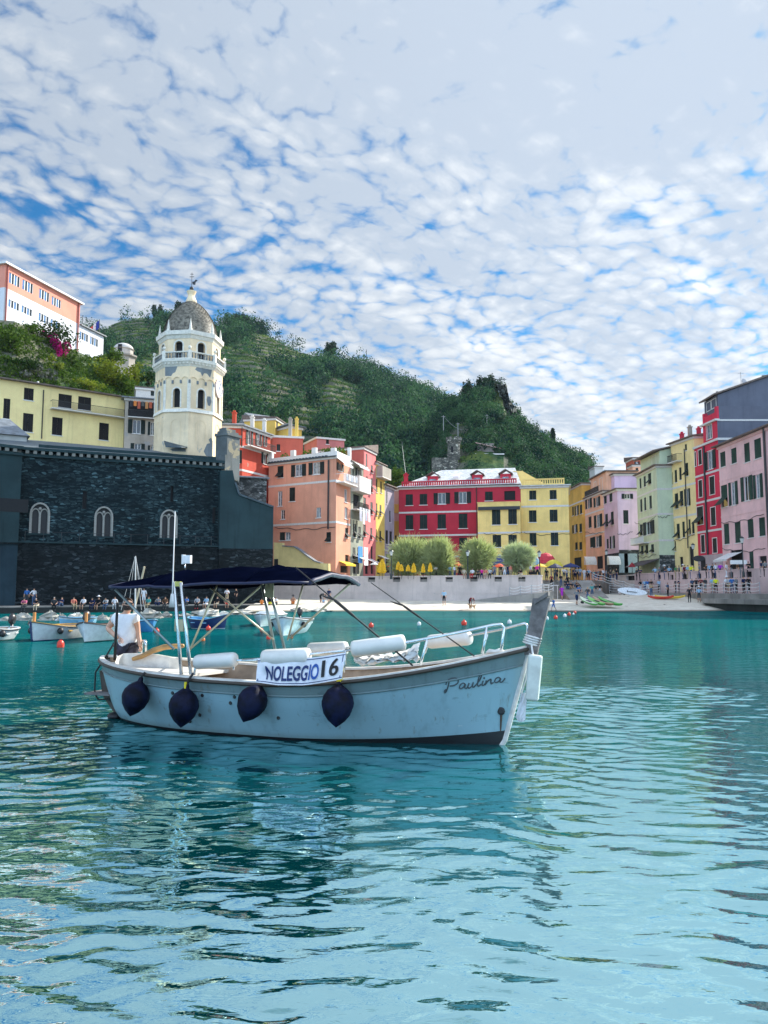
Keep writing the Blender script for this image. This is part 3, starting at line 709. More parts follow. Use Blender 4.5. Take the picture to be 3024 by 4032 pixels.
for h in bif:
    um=(h[0]+h[1])/2;r_=(h[1]-h[0])/2;rz=r_*1.24;zs=h[3]-rz;wb=MB()
    arch_trim(wb,fch,um,h[2],zs,r_-.02,.16,0,.10,0,rz=rz-.02)
    for s in (-1,1):
        arch_trim(wb,fch,um+s*(r_/2),h[2],zs-.05,r_/2-.10,.11,-.2,-.10,0,rz=r_*.62)
    fch.box(wb,um-.07,um+.07,h[2],zs,-.22,-.06,0)
    ball_c=fch.p(um,zs+rz*.52,-.12);wb.ball(ball_c,.16,8,0)
    fch.box(wb,h[0],h[1],h[2],h[3],-.33,-.29,3);fch.box(wb,h[0]-.25,h[1]+.25,h[2]-.16,h[2],-.2,.14,2)
    wb.build('arched_window',[M_trimw,M_glass,M_chplaster,plain('church_dark_pane',(.020,.018,.020),.7)],tch)
for h in slits:
    wb=MB();fch.box(wb,h[0],h[1],h[2],h[3],-.34,-.30,1);fch.box(wb,h[0]-.1,h[1]+.1,h[3],h[3]+.14,-.05,.05,0);wb.build('slit_window',[M_chplaster,M_hole],tch)
cb_=MB();fch.box(cb_,-3.5,fch.L+.3,zt,zt+.28,-.4,.28,0);fch.box(cb_,-3.5,fch.L+.3,zt+.62,zt+.9,-.6,.5,0)
k=0;u=-3.3
while u < fch.L:fch.box(cb_,u,u+.34,zt+.28,zt+.62,-.4,.42,1);u += .72
fch.box(cb_,-3.5,fch.L+.3,zt+.28,zt+.62,-.6,-.4,0)
fch.box(cb_,1.5,fch.L-.4,zt+.9,zt+1.5,-2.2,-.9,0)
cb_.build('cornice',[M_chplaster,plain('dentil_stone',(.20,.20,.18),.8)],tch)
rA=at(*c3(-60,405),88.5);rB=at(*c3(958,492),95.5)
rf=MB();e0,e1=fch.p(-4,zt+.95,.1),fch.p(fch.L-3.0,zt+.95,.1);rf.add([e0,e1,rB,rA,e0-Vector((0,0,.3)),e1-Vector((0,0,.3)),rB-Vector((0,-3,3)),rA-Vector((0,-3,3))],[(0,1,2,3),(4,5,1,0),(1,5,6,2),(2,6,7,3)])
rf.build('roof',slate_roof('church_slates',(.075,.105,.125),.6),tch)
fL=Fac(XY(-330,71.8),at(*c3(119,800),77.0).xy);
lb=MB();zlt=zt-.1;ll=fL.uz(40,c3(0,1035)[1])[1]
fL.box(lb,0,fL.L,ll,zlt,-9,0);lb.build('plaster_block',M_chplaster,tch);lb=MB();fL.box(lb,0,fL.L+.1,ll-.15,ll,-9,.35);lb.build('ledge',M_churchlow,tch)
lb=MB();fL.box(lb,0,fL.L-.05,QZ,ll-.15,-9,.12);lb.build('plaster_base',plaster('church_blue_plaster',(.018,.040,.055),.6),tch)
lb=MB();fL.box(lb,4,9.2,ll+3.0,ll+4.3,-.1,.03);lb.build('slit_window',M_hole,tch)
cb_=MB();fL.box(cb_,0,fL.L,zlt,zlt+.28,-1,.28,0);fL.box(cb_,0,fL.L,zlt+.62,zlt+.9,-1,.5,0);u=.1
while u < fL.L-.4:fL.box(cb_,u,u+.36,zlt+.28,zlt+.62,-1,.42,1);u += .74
cb_.build('cornice',[M_chplaster,plain('dentil_stone',(.20,.20,.18),.8)],tch)
ap=MB();a0=at(*c3(-140,470),84);a1=at(*c3(157,470),86.5);zt_a=at(*c3(120,400),86).z
fap=Fac(a0.xy,a1.xy);fap.box(ap,0,fap.L,zt-.5,zt_a,-6,0);ap.build('side_chapel',plaster('chapel_pale_plaster',(.50,.50,.47),.35,.2,(.40,.30,.22)),tch)
ar=MB();zr=at(*c3(60,318),90).z;q0,q1,q2,q3=fap.p(-.3,zt_a,.35),fap.p(fap.L+.3,zt_a,.35),fap.p(fap.L-1.5,zr,-3.5),fap.p(-.3,zr,-3.5);q4,q5=fap.p(fap.L+.3,zt_a,-7),fap.p(-.3,zt_a,-7)
ar.add([q0,q1,q2,q3,q4,q5],[(0,1,2,3),(1,4,2),(4,5,3,2)]);ar.build('chapel_roof',M_slate,tch)
aw=MB();fap.box(aw,fap.L-5.2,fap.L-3.3,zt+.9,zt+1.9,-.02,.04);aw.build('chapel_window',M_hole,tch)
fbt=Fac(at(*c3(1308,900),85.4).xy,at(*c3(1624,1000),87.6).xy)
tbt=thing('buttress_annex','dark plastered annex with a sloping top at the right end of the church','annex',(*fbt.A,QZ))
pts=[c3(1310,1420),c3(1310,606),c3(1382,606),c3(1396,680),c3(1420,752),c3(1624,826),c3(1618,1420)]
uz=[fbt.uz(*p) for p in pts];uz[0]=(uz[1][0],QZ);uz[-1]=(uz[-2][0],QZ)
zmid=fbt.uz(*c3(1460,1072))[1]
poly=[fbt.p(u,max(z,zmid)) for u,z in uz[::-1]];nv=Vector((-fbt.n.x,-fbt.n.y,0))
MB().extrude(poly[::-1],nv*5).build('wall',M_chplaster,tbt)
lb=MB();fbt.box(lb,uz[1][0],uz[-2][0],QZ,zmid,-5,.1);lb.build('lower_wall',M_churchlow,tbt)
cp=MB()
for a,b in zip(uz[3:5],uz[4:6]):cp.bar(fbt.p(a[0],a[1]+.05,-.3),fbt.p(b[0],b[1]+.05,-.3),.9,.18)
cp.build('coping',M_slate_d,tbt)
tp=thing('bell_pier','tall weathered stone pier standing at the foot of the bell tower','pier',at(*c3(1315,600),88))
M_pier=plaster('pier_grey_stone',(.15,.17,.17),.8,.5,(.34,.30,.20))
pa,pb=at(*c3(1278,600),88.5),at(*c3(1352,600),87.6);fp_=Fac(pa.xy,pb.xy)
zz0,zz1,zz2=zt-1,at(*c3(1320,400),88).z,at(*c3(1315,352),88).z
mb=MB();fp_.box(mb,0,fp_.L*.92,zz0,zz1,-2.2,0);mb.build('shaft',M_pier,tp)
mb=MB();fp_.box(mb,-.1,fp_.L,zz1,zz1+.3,-2.3,.12);fp_.box(mb,.15,fp_.L*.85,zz1+.3,zz2-.35,-2.1,-.05);fp_.box(mb,.3,fp_.L*.7,zz2-.35,zz2,-1.9,-.2);mb.build('cap',M_pier,tp)
mb=MB();fp_.box(mb,fp_.L*.5,fp_.L*1.02,zt-.9,at(*c3(0,520),88).z,-2,.5);mb.build('lower_shaft',M_pier,tp)
A_,B_=at(*c3(1385,800),95.5).xy,at(*c3(1582,800),97).xy
building('stone_hut','small grey rubble stone house behind the sloping annex',back(A_,B_,4),8,at(*c3(1480,650),96).z,stone_wall('hut_stone',(.05,.055,.055),(.30,.31,.30),(.05,.05,.05),2.0,4.0),{},roof=('shed',.7,.3),m_roof=M_slate,cornice=False)
M_cream=plaster('tower_cream_plaster',(.92,.73,.48),.4,.16,(.46,.44,.40))
M_grey=plaster('exposed_grey_render',(.22,.25,.26),.5)
M_trim2=plain('tower_white_trim',(.76,.72,.62),.8,var=.12,scale=3)
TC=Vector(at(*c2(676,1350),97.0).xy);va=math.atan2(-TC.y,-TC.x);zf=lambda y:zat(c2(0,y)[1],93.2)
tt=thing('bell_tower','tall cream octagonal bell tower with a scaled grey dome rising behind the church','bell tower',(TC.x,TC.y,15))
def octo(Rr):return [(TC.x+Rr*math.cos(va+R(45)*(k-2)),TC.y+Rr*math.sin(va+R(45)*(k-2))) for k in range(8)]
def octf(Rr):o=octo(Rr);return [Fac(o[k],o[(k+1) % 8]) for k in range(8)]
zb0,zsc,zco,zfl,zbc,zct=zf(2130),zf(1545),zf(1085),zf(1008),zf(752),zf(690)
RB_,RU=4.10,3.78
mb=MB();fb=octf(RB_)
tall=[]
for k,f in enumerate(fb):
    L=f.L;wz0,wz1=zf(1530),zf(1320);hole=[(L/2-.46,L/2+.46,wz0,wz1)]
    wall_face(mb,f,0,L,zb0,zsc,[],0);wall_face(mb,f,0,L,zsc,zco,hole,.5,0,1);arch_fill(mb,f,L/2,wz1-.5,.46,rz=.5)
mb.build('lower_wall',[M_cream,M_hole],tt)
for k,f in enumerate(fb):
    L=f.L;wb=MB();arch_trim(wb,f,L/2,zf(1530),zf(1320)-.5,.46,.17,0,.06,0,rz=.5);f.box(wb,L/2-.46,L/2+.46,zf(1530),zf(1320),-.49,-.46,1);wb.build('arched_opening',[M_trim2,M_hole],tt)
    pb_=MB();f.box(pb_,-.03,.2,zsc,zf(1225),.0,.07);pb_.build('pilaster',M_trim2,tt);pb_=MB();f.box(pb_,L-.2,L+.03,zsc,zf(1225),0,.069);pb_.build('pilaster',M_trim2,tt)
    ab=MB();n_=3;wk=L/n_
    for q in range(n_):
        arch_trim(ab,f,wk*(q+.5),zf(1245),zf(1240),wk*.42,.10,0,.10,0,rz=wk*.42);f.box(ab,wk*q-.11,wk*q+.11,zf(1270),zf(1235),0,.13,1)
    ab.build('corbel_arches',[M_cream,M_grey],tt)
    bl_=MB();a_=arch_pts(f,L/2,zf(1885),zf(1715),.62,.012);
    for i in range(len(a_)-1):bl_.bar(a_[i],a_[i+1],.05,.05)
    bl_.build('blind_arch',M_cream,tt)
def ring(r0,r1,z0,z1,name,m):
    MB().hexa([(x,y,z0) for x,y in octo(r0)],[(x,y,z1) for x,y in octo(r1)]).build(name,m,tt)
ring(RB_+.18,RB_+.06,zsc-.42,zsc,'string_course',M_trim2)
mb=MB();o0,o1,o2=octo(RB_),octo(4.5),octo(4.58)
mb.hexa([(x,y,zco) for x,y in octo(RB_+.03)],[(x,y,zfl-.34) for x,y in octo(4.44)],0);mb.hexa([(x,y,zfl-.34) for x,y in octo(4.54)],[(x,y,zfl) for x,y in octo(4.58)],0)
for f in octf(4.26):
    for q in range(7):f.box(mb,f.L*(q+.3)/7,f.L*(q+.7)/7,zfl-.62,zfl-.34,-.3,.18,0)
mb.build('balcony_cornice',M_trim2,tt)
for k,f in enumerate(octf(4.38)):
    b=MB();hb=zf(925)-zfl
    f.box(b,0,f.L,zfl,zfl+.12,-.22,0,0);f.box(b,0,f.L,zfl+hb-.14,zfl+hb,-.24,.02,0);f.box(b,-.2,.22,zfl,zfl+hb+.1,-.27,.04,0)
    n_=9
    for q in range(1,n_):b.lathe(f.p(f.L*q/n_,zfl+.12,-.11),[(.05,0),(.10,hb*.25),(.045,hb*.5),(.06,hb-.26)],6,1)
    b.build('balustrade',[M_trim2,M_grey],tt)
    c_=f.p(0,zfl+hb+.1,-.1);MB().lathe(c_,[(.10,0),(.06,.1),(.19,.22),(.22,.36),(.16,.5),(.02,.58)],8).build('urn',M_trim2,tt)
mb=MB()
for f in octf(RU):
    L=f.L;wz0,wz1=zfl+.05,zf(800);wall_face(mb,f,0,L,zfl,zbc,[(L/2-.5,L/2+.5,wz0,wz1)],.5,0,1);arch_fill(mb,f,L/2,wz1-.5,.5)
mb.build('belfry_wall',[M_cream,M_hole],tt)
for f in octf(RU):
    L=f.L;wb=MB();arch_trim(wb,f,L/2,zfl+.05,zf(800)-.5,.5,.17,0,.06);f.box(wb,L/2-.5,L/2+.5,zfl,zf(800),-.49,-.46,1);wb.build('belfry_opening',[M_trim2,M_hole],tt)
mb=MB();mb.hexa([(x,y,zbc-.25) for x,y in octo(RU+.05)],[(x,y,zbc+.2) for x,y in octo(4.02)],0);mb.hexa([(x,y,zbc+.2) for x,y in octo(4.16)],[(x,y,zct) for x,y in octo(4.2)],0);mb.hexa([(x,y,zct) for x,y in octo(4.2)],[(x,y,zct+.1) for x,y in octo(3.3)],1)
mb.build('cornice',[M_trim2,M_slate],tt)
zd=zat(c2(0,375)[1],97);rD,hD=3.28,zd-zct
def dome_r(t):return rD*max(.0,1-t**1.9)**.68
mb=MB();mb.lathe((TC.x,TC.y,zct),[(dome_r(i/16)*.985,hD*i/16) for i in range(16)]+[(.4,hD)],32,0)
rows=30
for i in range(rows):
    t0,t1=i/rows*.97,min(.985,(i+1.55)/rows*.97);r0,r1=dome_r(t0),dome_r(t1);n_=max(14,int(40*(1 if i < 14 else 1-.55*(i-14)/16)))
    for j in range(n_):
        a=2*math.pi*(j+.5*(i % 2))/n_;da=math.pi/n_*.98
        pt=lambda aa,rr,t:(TC.x+rr*math.cos(aa),TC.y+rr*math.sin(aa),zct+hD*t)
        tm_=t0+(t1-t0)*.33;rm=r0+(r1-r0)*.33
        mb.add([pt(a,r0+.15,t0),pt(a+da*.75,rm*.6+(r0+.12)*.4,t0*.45+tm_*.55),pt(a+da,rm+.05,tm_),pt(a+da,r1+.0,t1),pt(a-da,r1+.0,t1),pt(a-da,rm+.05,tm_),pt(a-da*.75,rm*.6+(r0+.12)*.4,t0*.45+tm_*.55)],[(0,1,2,3,4,5,6)],0)
M_scale=plain('dome_scale_tiles',(.27,.245,.195),.45,0,.5,.6,3.0)
dm=mb.build('dome',M_scale,tt)
mb=MB().lathe((TC.x,TC.y,zd-.25),[(.72,0),(.70,.2),(.45,.75),(.42,1.0),(.58,1.4),(.62,1.5),(.5,1.55)],12);mb.build('lantern',M_cream,tt)
mb=MB().ball((TC.x,TC.y,zd+1.65),.26,10);mb.build('finial_ball',M_iron,tt)
mb=MB();zv=zd+1.85;mb.tube([(TC.x,TC.y,zv),(TC.x,TC.y,zv+1.9)],.04,5);mb.bar((TC.x-.28,TC.y,zv+1.35),(TC.x+.28,TC.y,zv+1.35),.06);mb.bar((TC.x-.2,TC.y,zv+1.7),(TC.x+.2,TC.y,zv+1.7),.05)
mb.extrude([(TC.x+.12,TC.y,zv+.35),(TC.x+.45,TC.y,zv+.3),(TC.x+.5,TC.y,zv+.7),(TC.x+.75,TC.y,zv+.85),(TC.x+.5,TC.y,zv+1.0),(TC.x+.3,TC.y,zv+.75),(TC.x+.05,TC.y,zv+.7)],(0,.05,0));mb.build('weathervane',M_iron,tt)
for x,y in octo(3.72):
    MB().lathe((x,y,zct+.04),[(.27,0),(.24,.22),(.17,.27),(.19,.45),(.11,.9),(.02,1.55)],6).build('pinnacle',M_trim2,tt)
f=fb[3];cz=zf(1255);mb=MB();n_=28;cc_=f.p(f.L/2,cz,.16)
rr=1.12
mb.add([f.p(f.L/2+rr*math.cos(2*math.pi*i/n_),cz+rr*math.sin(2*math.pi*i/n_),.16) for i in range(n_)]+[f.p(f.L/2+rr*math.cos(2*math.pi*i/n_),cz+rr*math.sin(2*math.pi*i/n_),0) for i in range(n_)],[tuple(range(n_))]+[(i,(i+1) % n_,n_+(i+1) % n_,n_+i) for i in range(n_)],0)
for i in range(12):
    a=2*math.pi*i/12;mb.bar(f.p(f.L/2+.78*math.cos(a),cz+.78*math.sin(a),.175),f.p(f.L/2+.98*math.cos(a),cz+.98*math.sin(a),.175),.07,.03,1)
cl=mb.build('clock',[plain('clock_face_white',(.75,.75,.74),.5),plain('clock_blue_marks',(.10,.13,.30),.5)],tt)
for L_,a in ((.55,-2.2),(.8,1.1)):MB().bar(f.p(f.L/2,cz,.20),f.p(f.L/2+L_*math.cos(a),cz+L_*math.sin(a),.20),.08,.03).build('clock_hand',plain('clock_blue_marks',(.10,.13,.30),.5),cl)
rg=MB()
for i in range(n_):
    a,b=2*math.pi*i/n_,2*math.pi*(i+1)/n_;rg.bar(f.p(f.L/2+1.15*math.cos(a),cz+1.15*math.sin(a),.14),f.p(f.L/2+1.15*math.cos(b),cz+1.15*math.sin(b),.14),.12,.14)
rg.build('clock_rim',plain('clock_rim_pink',(.62,.52,.5),.7),cl)
def patch(f,uzs,d=.006):MB().add([f.p(u,z,d) for u,z in uzs],[tuple(range(len(uzs)))]).build('bare_render_patch',M_grey,tt)
fl,fr_=fb[1],fb[2]
def pu(f,pts):return [f.uz(*c2(*p)) for p in pts]
patch(fl,pu(fl,[(416,1190),(480,1192),(500,1160),(525,1150),(545,1100),(550,1082),(414,1084)]))
patch(fr_,pu(fr_,[(742,1120),(770,1140),(800,1150),(820,1195),(840,1160),(870,1165),(905,1210),(918,1160),(930,1110),(830,1100),(760,1092)]))
patch(fr_,pu(fr_,[(868,1450),(880,1510),(905,1520),(918,1470),(910,1415),(875,1412)]))
patch(fr_,pu(fr_,[(835,2010),(860,2060),(930,2070),(932,1900),(915,1862),(890,1880),(905,1920),(870,1930)]))
patch(fl,pu(fl,[(470,1990),(500,2010),(640,2015),(640,1985),(560,1960)]))
sr=MB();q=[c2(402,1905),c2(655,1972),c2(640,1995),c2(470,1985)]
f=fl;uz=[f.uz(*p) for p in q];sr.hexa([f.p(uz[0][0],uz[0][1],.0),f.p(uz[1][0],uz[1][1],0),f.p(uz[2][0],uz[2][1],1.3),f.p(uz[3][0],uz[3][1],1.3)],[f.p(uz[0][0],uz[0][1]+.12,.0),f.p(uz[1][0],uz[1][1]+.12,0),f.p(uz[2][0],uz[2][1]+.12,1.3),f.p(uz[3][0],uz[3][1]+.12,1.3)])
sr.build('lean_to_roof',M_slate_d,tt)
A_,B_=XY(-160,94.6),at(*c3(737,300),106.5).xy;zy=at(*c3(300,128),102).z
ty,fy=building('yellow_house','long pale yellow house above the church roof with dark closed shutters',back(A_,B_,7),14,zy,plaster('wall_pale_yellow',(.97,.77,.36),.2,.05,(.5,.48,.42)),
    {0:W(c3,[('c',142,118,200,190),('c',136,268,197,378),('c',309,292,371,398),('c',347,155,426,235),('c',464,170,541,248),('c',588,325,646,427),('c',20,180,60,300)])},shut=M_shutb,roof=('shed',.9,.6),m_roof=M_tile,cornice=False)
f=fy[0];u0,zb1=f.uz(*c3(298,230));u1,_=f.uz(*c3(735,296));zb1=f.uz(*c3(520,268))[1]
balcony(ty,f,u0,u1,zb1,.9,1.0);pipe_on(ty,f,*c3(258,130),c3(0,420)[1])
for a,b in ((90,80),(146,88),(225,95)):p_=at(*c3(a,b),103);chimney(ty,p_.x,p_.y,zy+.2,zy+1.0,.35)
A_,B_=at(*c3(741,300),105).xy,at(*c3(938,300),106.5).xy;zl_=at(*c3(830,176),105).z
tl,fl_=building('weathered_house','weathered beige house with washing on its dark balcony, left of the bell tower',back(A_,B_,7),14,zl_,plaster('wall_weathered_beige',(.52,.46,.38),.5,.35,(.42,.41,.40)),
    {0:W(c3,[('d',762,200,926,292),('o',760,306,862,388),('o',878,320,942,398),('o',775,447,860,482),('o',878,460,930,494)])},roof=('flat',.2,.5),m_roof=M_slate)
f=fl_[0];balcony(tl,f,*[f.uz(*c3(x,290))[0] for x in (758,928)],f.uz(*c3(840,296))[1],.8,.95)
def laundry(label,pts,cols,drop=(.5,.9),wd=.5):
    t=thing('washing_line',label,'laundry',pts[0]);a,b=Vector(pts[0]),Vector(pts[1]);n_=len(cols)
    MB().tube([a,a.lerp(b,.5)-Vector((0,0,.06)),b],.012,4).build('line',M_rope,t)
    for i,c_ in enumerate(cols):
        p0,p1=a.lerp(b,(i+.1)/n_),a.lerp(b,(i+.85)/n_);hh=rnd.uniform(*drop);nn=(b-a).cross(Vector((0,0,1))).normalized();mb=MB()
        k_=4;top=[p0.lerp(p1,s/k_)+nn*(.03*((s % 2)*2-1)) for s in range(k_+1)];bot=[p+Vector((0,0,-hh))+nn*(.05*((s+i) % 2)) for s,p in enumerate(top)]
        for s in range(k_):mb.quad(top[s],top[s+1],bot[s+1],bot[s]);mb.quad(top[s+1]+nn*.015,top[s]+nn*.015,bot[s]+nn*.015,bot[s+1]+nn*.015)
        mb.build('garment',plain('cloth_%d_%d_%d' % tuple(int(x*99) for x in c_),c_,.9),t)
laundry('row of orange and dark washing on the balcony of the weathered house',(f.p(.5,f.uz(*c3(840,205))[1],.85),f.p(f.L-.3,f.uz(*c3(840,205))[1],.85)),[(.05,.05,.06),(.75,.25,.06),(.55,.14,.08),(.1,.1,.1),(.6,.3,.12),(.5,.12,.06),(.06,.06,.08)],(.6,1.3))
A_,B_=at(855,1760,103.5).xy,at(*c4(231,470),104.0).xy;C2=at(1064,1800,110.6).xy
zr_=at(*c4(150,283),104).z;D2=(C2[0]-7,C2[1]+1.2)
M_red1=plaster('wall_brick_red',(.56,.085,.05),.3,.28,(.50,.28,.22))
trd,frd=building('red_house','weathered red house with a flowered balcony, between the bell tower and the salmon house',[A_,B_,C2,D2],10,zr_,M_red1,
    {0:W(c4,[('o',140,492,247,606)]),1:W(c4,[('o',262,318,322,445),('o',345,345,400,450),('o',412,362,445,455),('o',395,500,455,612),('o',410,735,440,800)])},bands=[at(*c4(150,462),104).z,at(*c4(150,665),104).z],roof=('hip',1.0,.45),m_roof=M_slate)
f=frd[1];balcony(trd,f,.4,f.L-.3,at(*c4(260,452),104.4).z,1.1,.95);pipe_on(trd,frd[0],*c4(228,290),c4(0,460)[1])
for i,(x,y,zz1_) in enumerate(((-20.5,106,1.6),(-18.2,107,1.2),(-17,110,1.4))):chimney(trd,x,y,zr_+.2,zr_+zz1_+.6,.5,M_red1 if i == 0 else M_white)
def box_house(name,label,c,xl,xr,ytop,D0,D1,depth,m,wins=(),z0=8,roof=('hip',.9,.35),m_roof=None,shut=None,cat='house',bands=()):
    A,B=at(*c(xl,ytop),D0).xy,at(*c(xr,ytop),D1).xy;z1=at(*c((xl+xr)/2,ytop),(D0+D1)/2).z
    return building(name,label,back(A,B,depth),z0,z1,m,{0:W(c,wins)},roof=roof,m_roof=m_roof,shut=shut,cat=cat,bands=bands)
M_yel=plaster('wall_mustard_yellow',(.72,.50,.12),.3);M_grey_w=plaster('wall_grey_beige',(.42,.38,.32),.4,.2)
box_house('grey_gabled_house','grey beige gabled house high behind the red house',c4,345,520,262,120,122,6,M_grey_w,roof=('gable',1.9,.4),m_roof=M_slate)
box_house('yellow_house','small yellow house with a tall chimney behind the red roofs',c4,518,628,250,118,124,5,M_yel,[('c',525,248,540,300),('c',582,275,598,320)],roof=('shed',.5,.3),m_roof=M_tile)
th,_=box_house('red_terrace_house','low brick red house below the yellow chimneys',c4,495,760,368,113,114,6,plaster('wall_terrace_red',(.52,.12,.08),.35),[('c',530,440,560,500)],roof=None)
chimney(th,xat(c4(627,0)[0],113.5),114,at(*c4(627,420),113).z,at(*c4(627,215),113).z,.5,M_grey_w);chimney(th,xat(c4(684,0)[0],115.5),116,at(*c4(684,400),115).z,at(*c4(684,212),115).z,.45,M_yel)
box_house('yellow_roof_hut','little yellow rooftop hut with a dark tiled roof',c4,640,748,290,116.5,118,4,M_yel,roof=('hip',.7,.5),m_roof=M_slate_d)
box_house('pink_terrace_house','pink rooftop house with a crenellated terrace wall',c4,880,1118,385,124,126,6,plaster('wall_terrace_pink',(.62,.22,.2),.3),[('c',960,395,985,440)],roof=None)
for k in range(5):
    pass
SA,SB,SC=at(1056,2000,109.3).xy,at(1323,2000,103.0).xy,at(1380,2000,108.0).xy;sdir=(Vector(SC)-Vector(SB)).normalized()
def street(D):s=(D-SB[1])/sdir.y;return (SB[0]+sdir.x*s,D)
zs1=at(*c4(1015,548),103.3).z;SDk=(SC[0]-10,SC[1]+6.2)
M_sal=plaster('wall_salmon',(.76,.36,.24),.2)
ts,fs=building('salmon_house','large salmon pink house with white bands and a planted white roof terrace',[SA,SB,SC,SDk],PZ-1,zs1,M_sal,
    {0:W(c4,[('f',536,630,588,732),('o',658,617,786,720),('o',810,598,944,703),('c',640,817,690,938),('g',541,850,578,980),('g',567,1012,601,1094),('g',874,992,914,1080),('c',556,1207,602,1278),('g',604,1207,650,1276),('f',962,1206,1002,1292)]),
     1:W(c4,[('o',1042,607,1112,672),('g',1120,832,1145,945),('g',1120,990,1148,1090),('f',1124,1170,1152,1255),('d',1126,1405,1160,1465),('d',1085,1500,1150,1560)])},
    bands=[at(*c4(1050,757),103).z,at(*c4(1050,1117),103).z],roof=None)
pipe_on(ts,fs[0],*c4(986,580),c4(0,1180)[1],.12,.14);
pp=MB();zpt=at(*c4(1015,470),103).z
for f in fs[:2]:f.box(pp,0,f.L,zs1,zs1+.7,-.25,.1);
for u in (.3,4.3,8.0,fs[0].L-.5):fs[0].box(pp,u-.35,u+.35,zs1+.7,zpt if u > 10 else zs1+1.5,-.3,.12)
fs[1].box(pp,fs[1].L-.5,fs[1].L,zs1+.7,zs1+2.0,-.3,.1);pp.build('parapet',M_whitep,ts)
rt=MB();f=fs[0];f.box(rt,0,f.L+.2,zs1-.05,zs1+.05,0,.45)
u=.2
while u < f.L-1.2:f.box(rt,u,u+.26,zs1+.05,zs1+.2,.1,.42);u += .55
rt.build('tiled_eave',M_slate_d,ts)
f=fs[1];zb_=at(*c4(1060,772),103.5).z;balcony(ts,f,-.2,f.L-.3,zb_,1.2,1.05,M_whitep,M_whitep)
laundry('white sheets drying along the white balcony of the salmon house',(f.p(.5,zb_+1.15,1.25),f.p(f.L-.5,zb_+1.15,1.25)),[(.8,.8,.8)]*5,(.8,1.1))
awning(ts,f,*c4(1042,560),*c4(1120,640),1.3,plain('white_awning_cloth',(.75,.74,.72),.8))
awning(ts,f,*c4(1072,1462),*c4(1160,1500),1.0,plain('yellow_awning_cloth',(.85,.55,.02),.8))
V,F=leaves_np([(*fs[0].p(u,zs1+.9,-.6),.7,.5,.5,90) for u in (2.4,6.2,7.2,9.4,10.3)]+[(*fs[1].p(u,zs1+1.0,-.4),.5,.6,.6,90) for u in (1.5,3.6)],.28)
pl=mesh_np('roof_plants',V,F,leafy('terrace_plants',(.04,.09,.015),(.16,.20,.03)),loc=tuple(fs[0].p(5,zs1,-.6)));tag(pl,'green and yellow plants along the roof terrace of the salmon house','plants')
P0,P1,P2=at(*c4(890,450),116).xy,street(112.9),street(118)
zp1=at(*c4(1280,468),113).z
tpk,fpk=building('pink_house','tall pink street house with tilted green shutters beside the salmon house',[P0,P1,P2,(P0[0]+2,P2[1]+3)],PZ-1,zp1,plaster('wall_rose_pink',(.72,.21,.20),.25),{1:W(c4,[('c',1278,500,1292,620),('c',1306,525,1320,640),('f',1350,625,1366,690),('f',1310,720,1322,790),('f',1348,735,1366,860),('f',1285,905,1308,1030),('f',1346,945,1366,1050),('f',1284,1140,1306,1240),('f',1345,1170,1362,1270),('c',1350,1330,1365,1440),('d',1300,1440,1330,1570),('d',1350,1460,1375,1570)])},roof=('shed',1.2,.3),m_roof=M_tile,bands=[],m_side=(plaster('wall_side_red',(.58,.13,.10),.25),(0,)))
Q1,Q2=street(108.05),street(112.85)
tn,fn=building('narrow_house','narrow grey green street house hung with washing between the salmon and pink houses',[Q1,Q2,(Q2[0]-6,Q2[1]+2),(Q1[0]-6,Q1[1]+2)],PZ-1,at(*c4(1230,610),110).z,plaster('wall_grey_green',(.40,.42,.33),.5,.3,(.5,.45,.36)),{0:W(c4,[('c',1190,640,1203,720),('o',1215,655,1270,740),('d',1196,880,1255,1010),('f',1196,1135,1222,1250),('f',1240,1160,1262,1260),('f',1190,1340,1215,1440),('f',1232,1340,1258,1430),('d',1195,1470,1250,1570)])},roof=('flat',.2,.3))
f=fn[0];balcony(tn,f,.3,f.L-.1,at(*c4(1215,850),109.5).z,1.2,2.0,M_white,M_white,True);balcony(tn,f,.3,f.L-.1,at(*c4(1215,1010),109.5).z,.9,1.0)
laundry('long white sheets hanging below the balcony of the narrow grey green house',(f.p(.3,at(*c4(1230,1000),110).z,1.2),f.p(f.L-.2,at(*c4(1230,1000),110).z,1.2)),[(.75,.72,.78),(.8,.8,.8),(.7,.7,.74),(.78,.74,.74)],(1.6,2.4))
laundry('blue and white washing low on the narrow grey green house',(f.p(.2,at(*c4(1230,1335),110).z,1.0),f.p(f.L-.4,at(*c4(1230,1335),110).z,1.0)),[(.08,.3,.7),(.75,.75,.78)],(1.8,2.6))
awning(tn,f,*c4(1185,600),*c4(1270,660),1.2,plain('white_awning_cloth',(.75,.74,.72),.8))
Y1,Y2,L2=street(118.05),street(122.0),street(126.5)
ty2,fy2=building('yellow_house','slim yellow street house with tilted shutters beyond the pink house',[Y1,Y2,(Y2[0]-7,Y2[1]+3),(Y1[0]-7,Y1[1]+3)],PZ-1,at(*c4(1430,615),120).z,plaster('wall_street_yellow',(.80,.56,.14),.25),{0:W(c4,[('c',1392,740,1408,860),('c',1432,765,1446,865),('f',1388,955,1406,1060),('f',1426,970,1442,1060),('f',1386,1180,1402,1280),('f',1424,1195,1440,1285),('d',1405,1440,1435,1570)])},roof=('flat',.2,.4))
f=fy2[0];balcony(ty2,f,.2,f.L+.2,at(*c4(1440,735),120).z,1.0,1.6,M_white,M_grey_w,True)
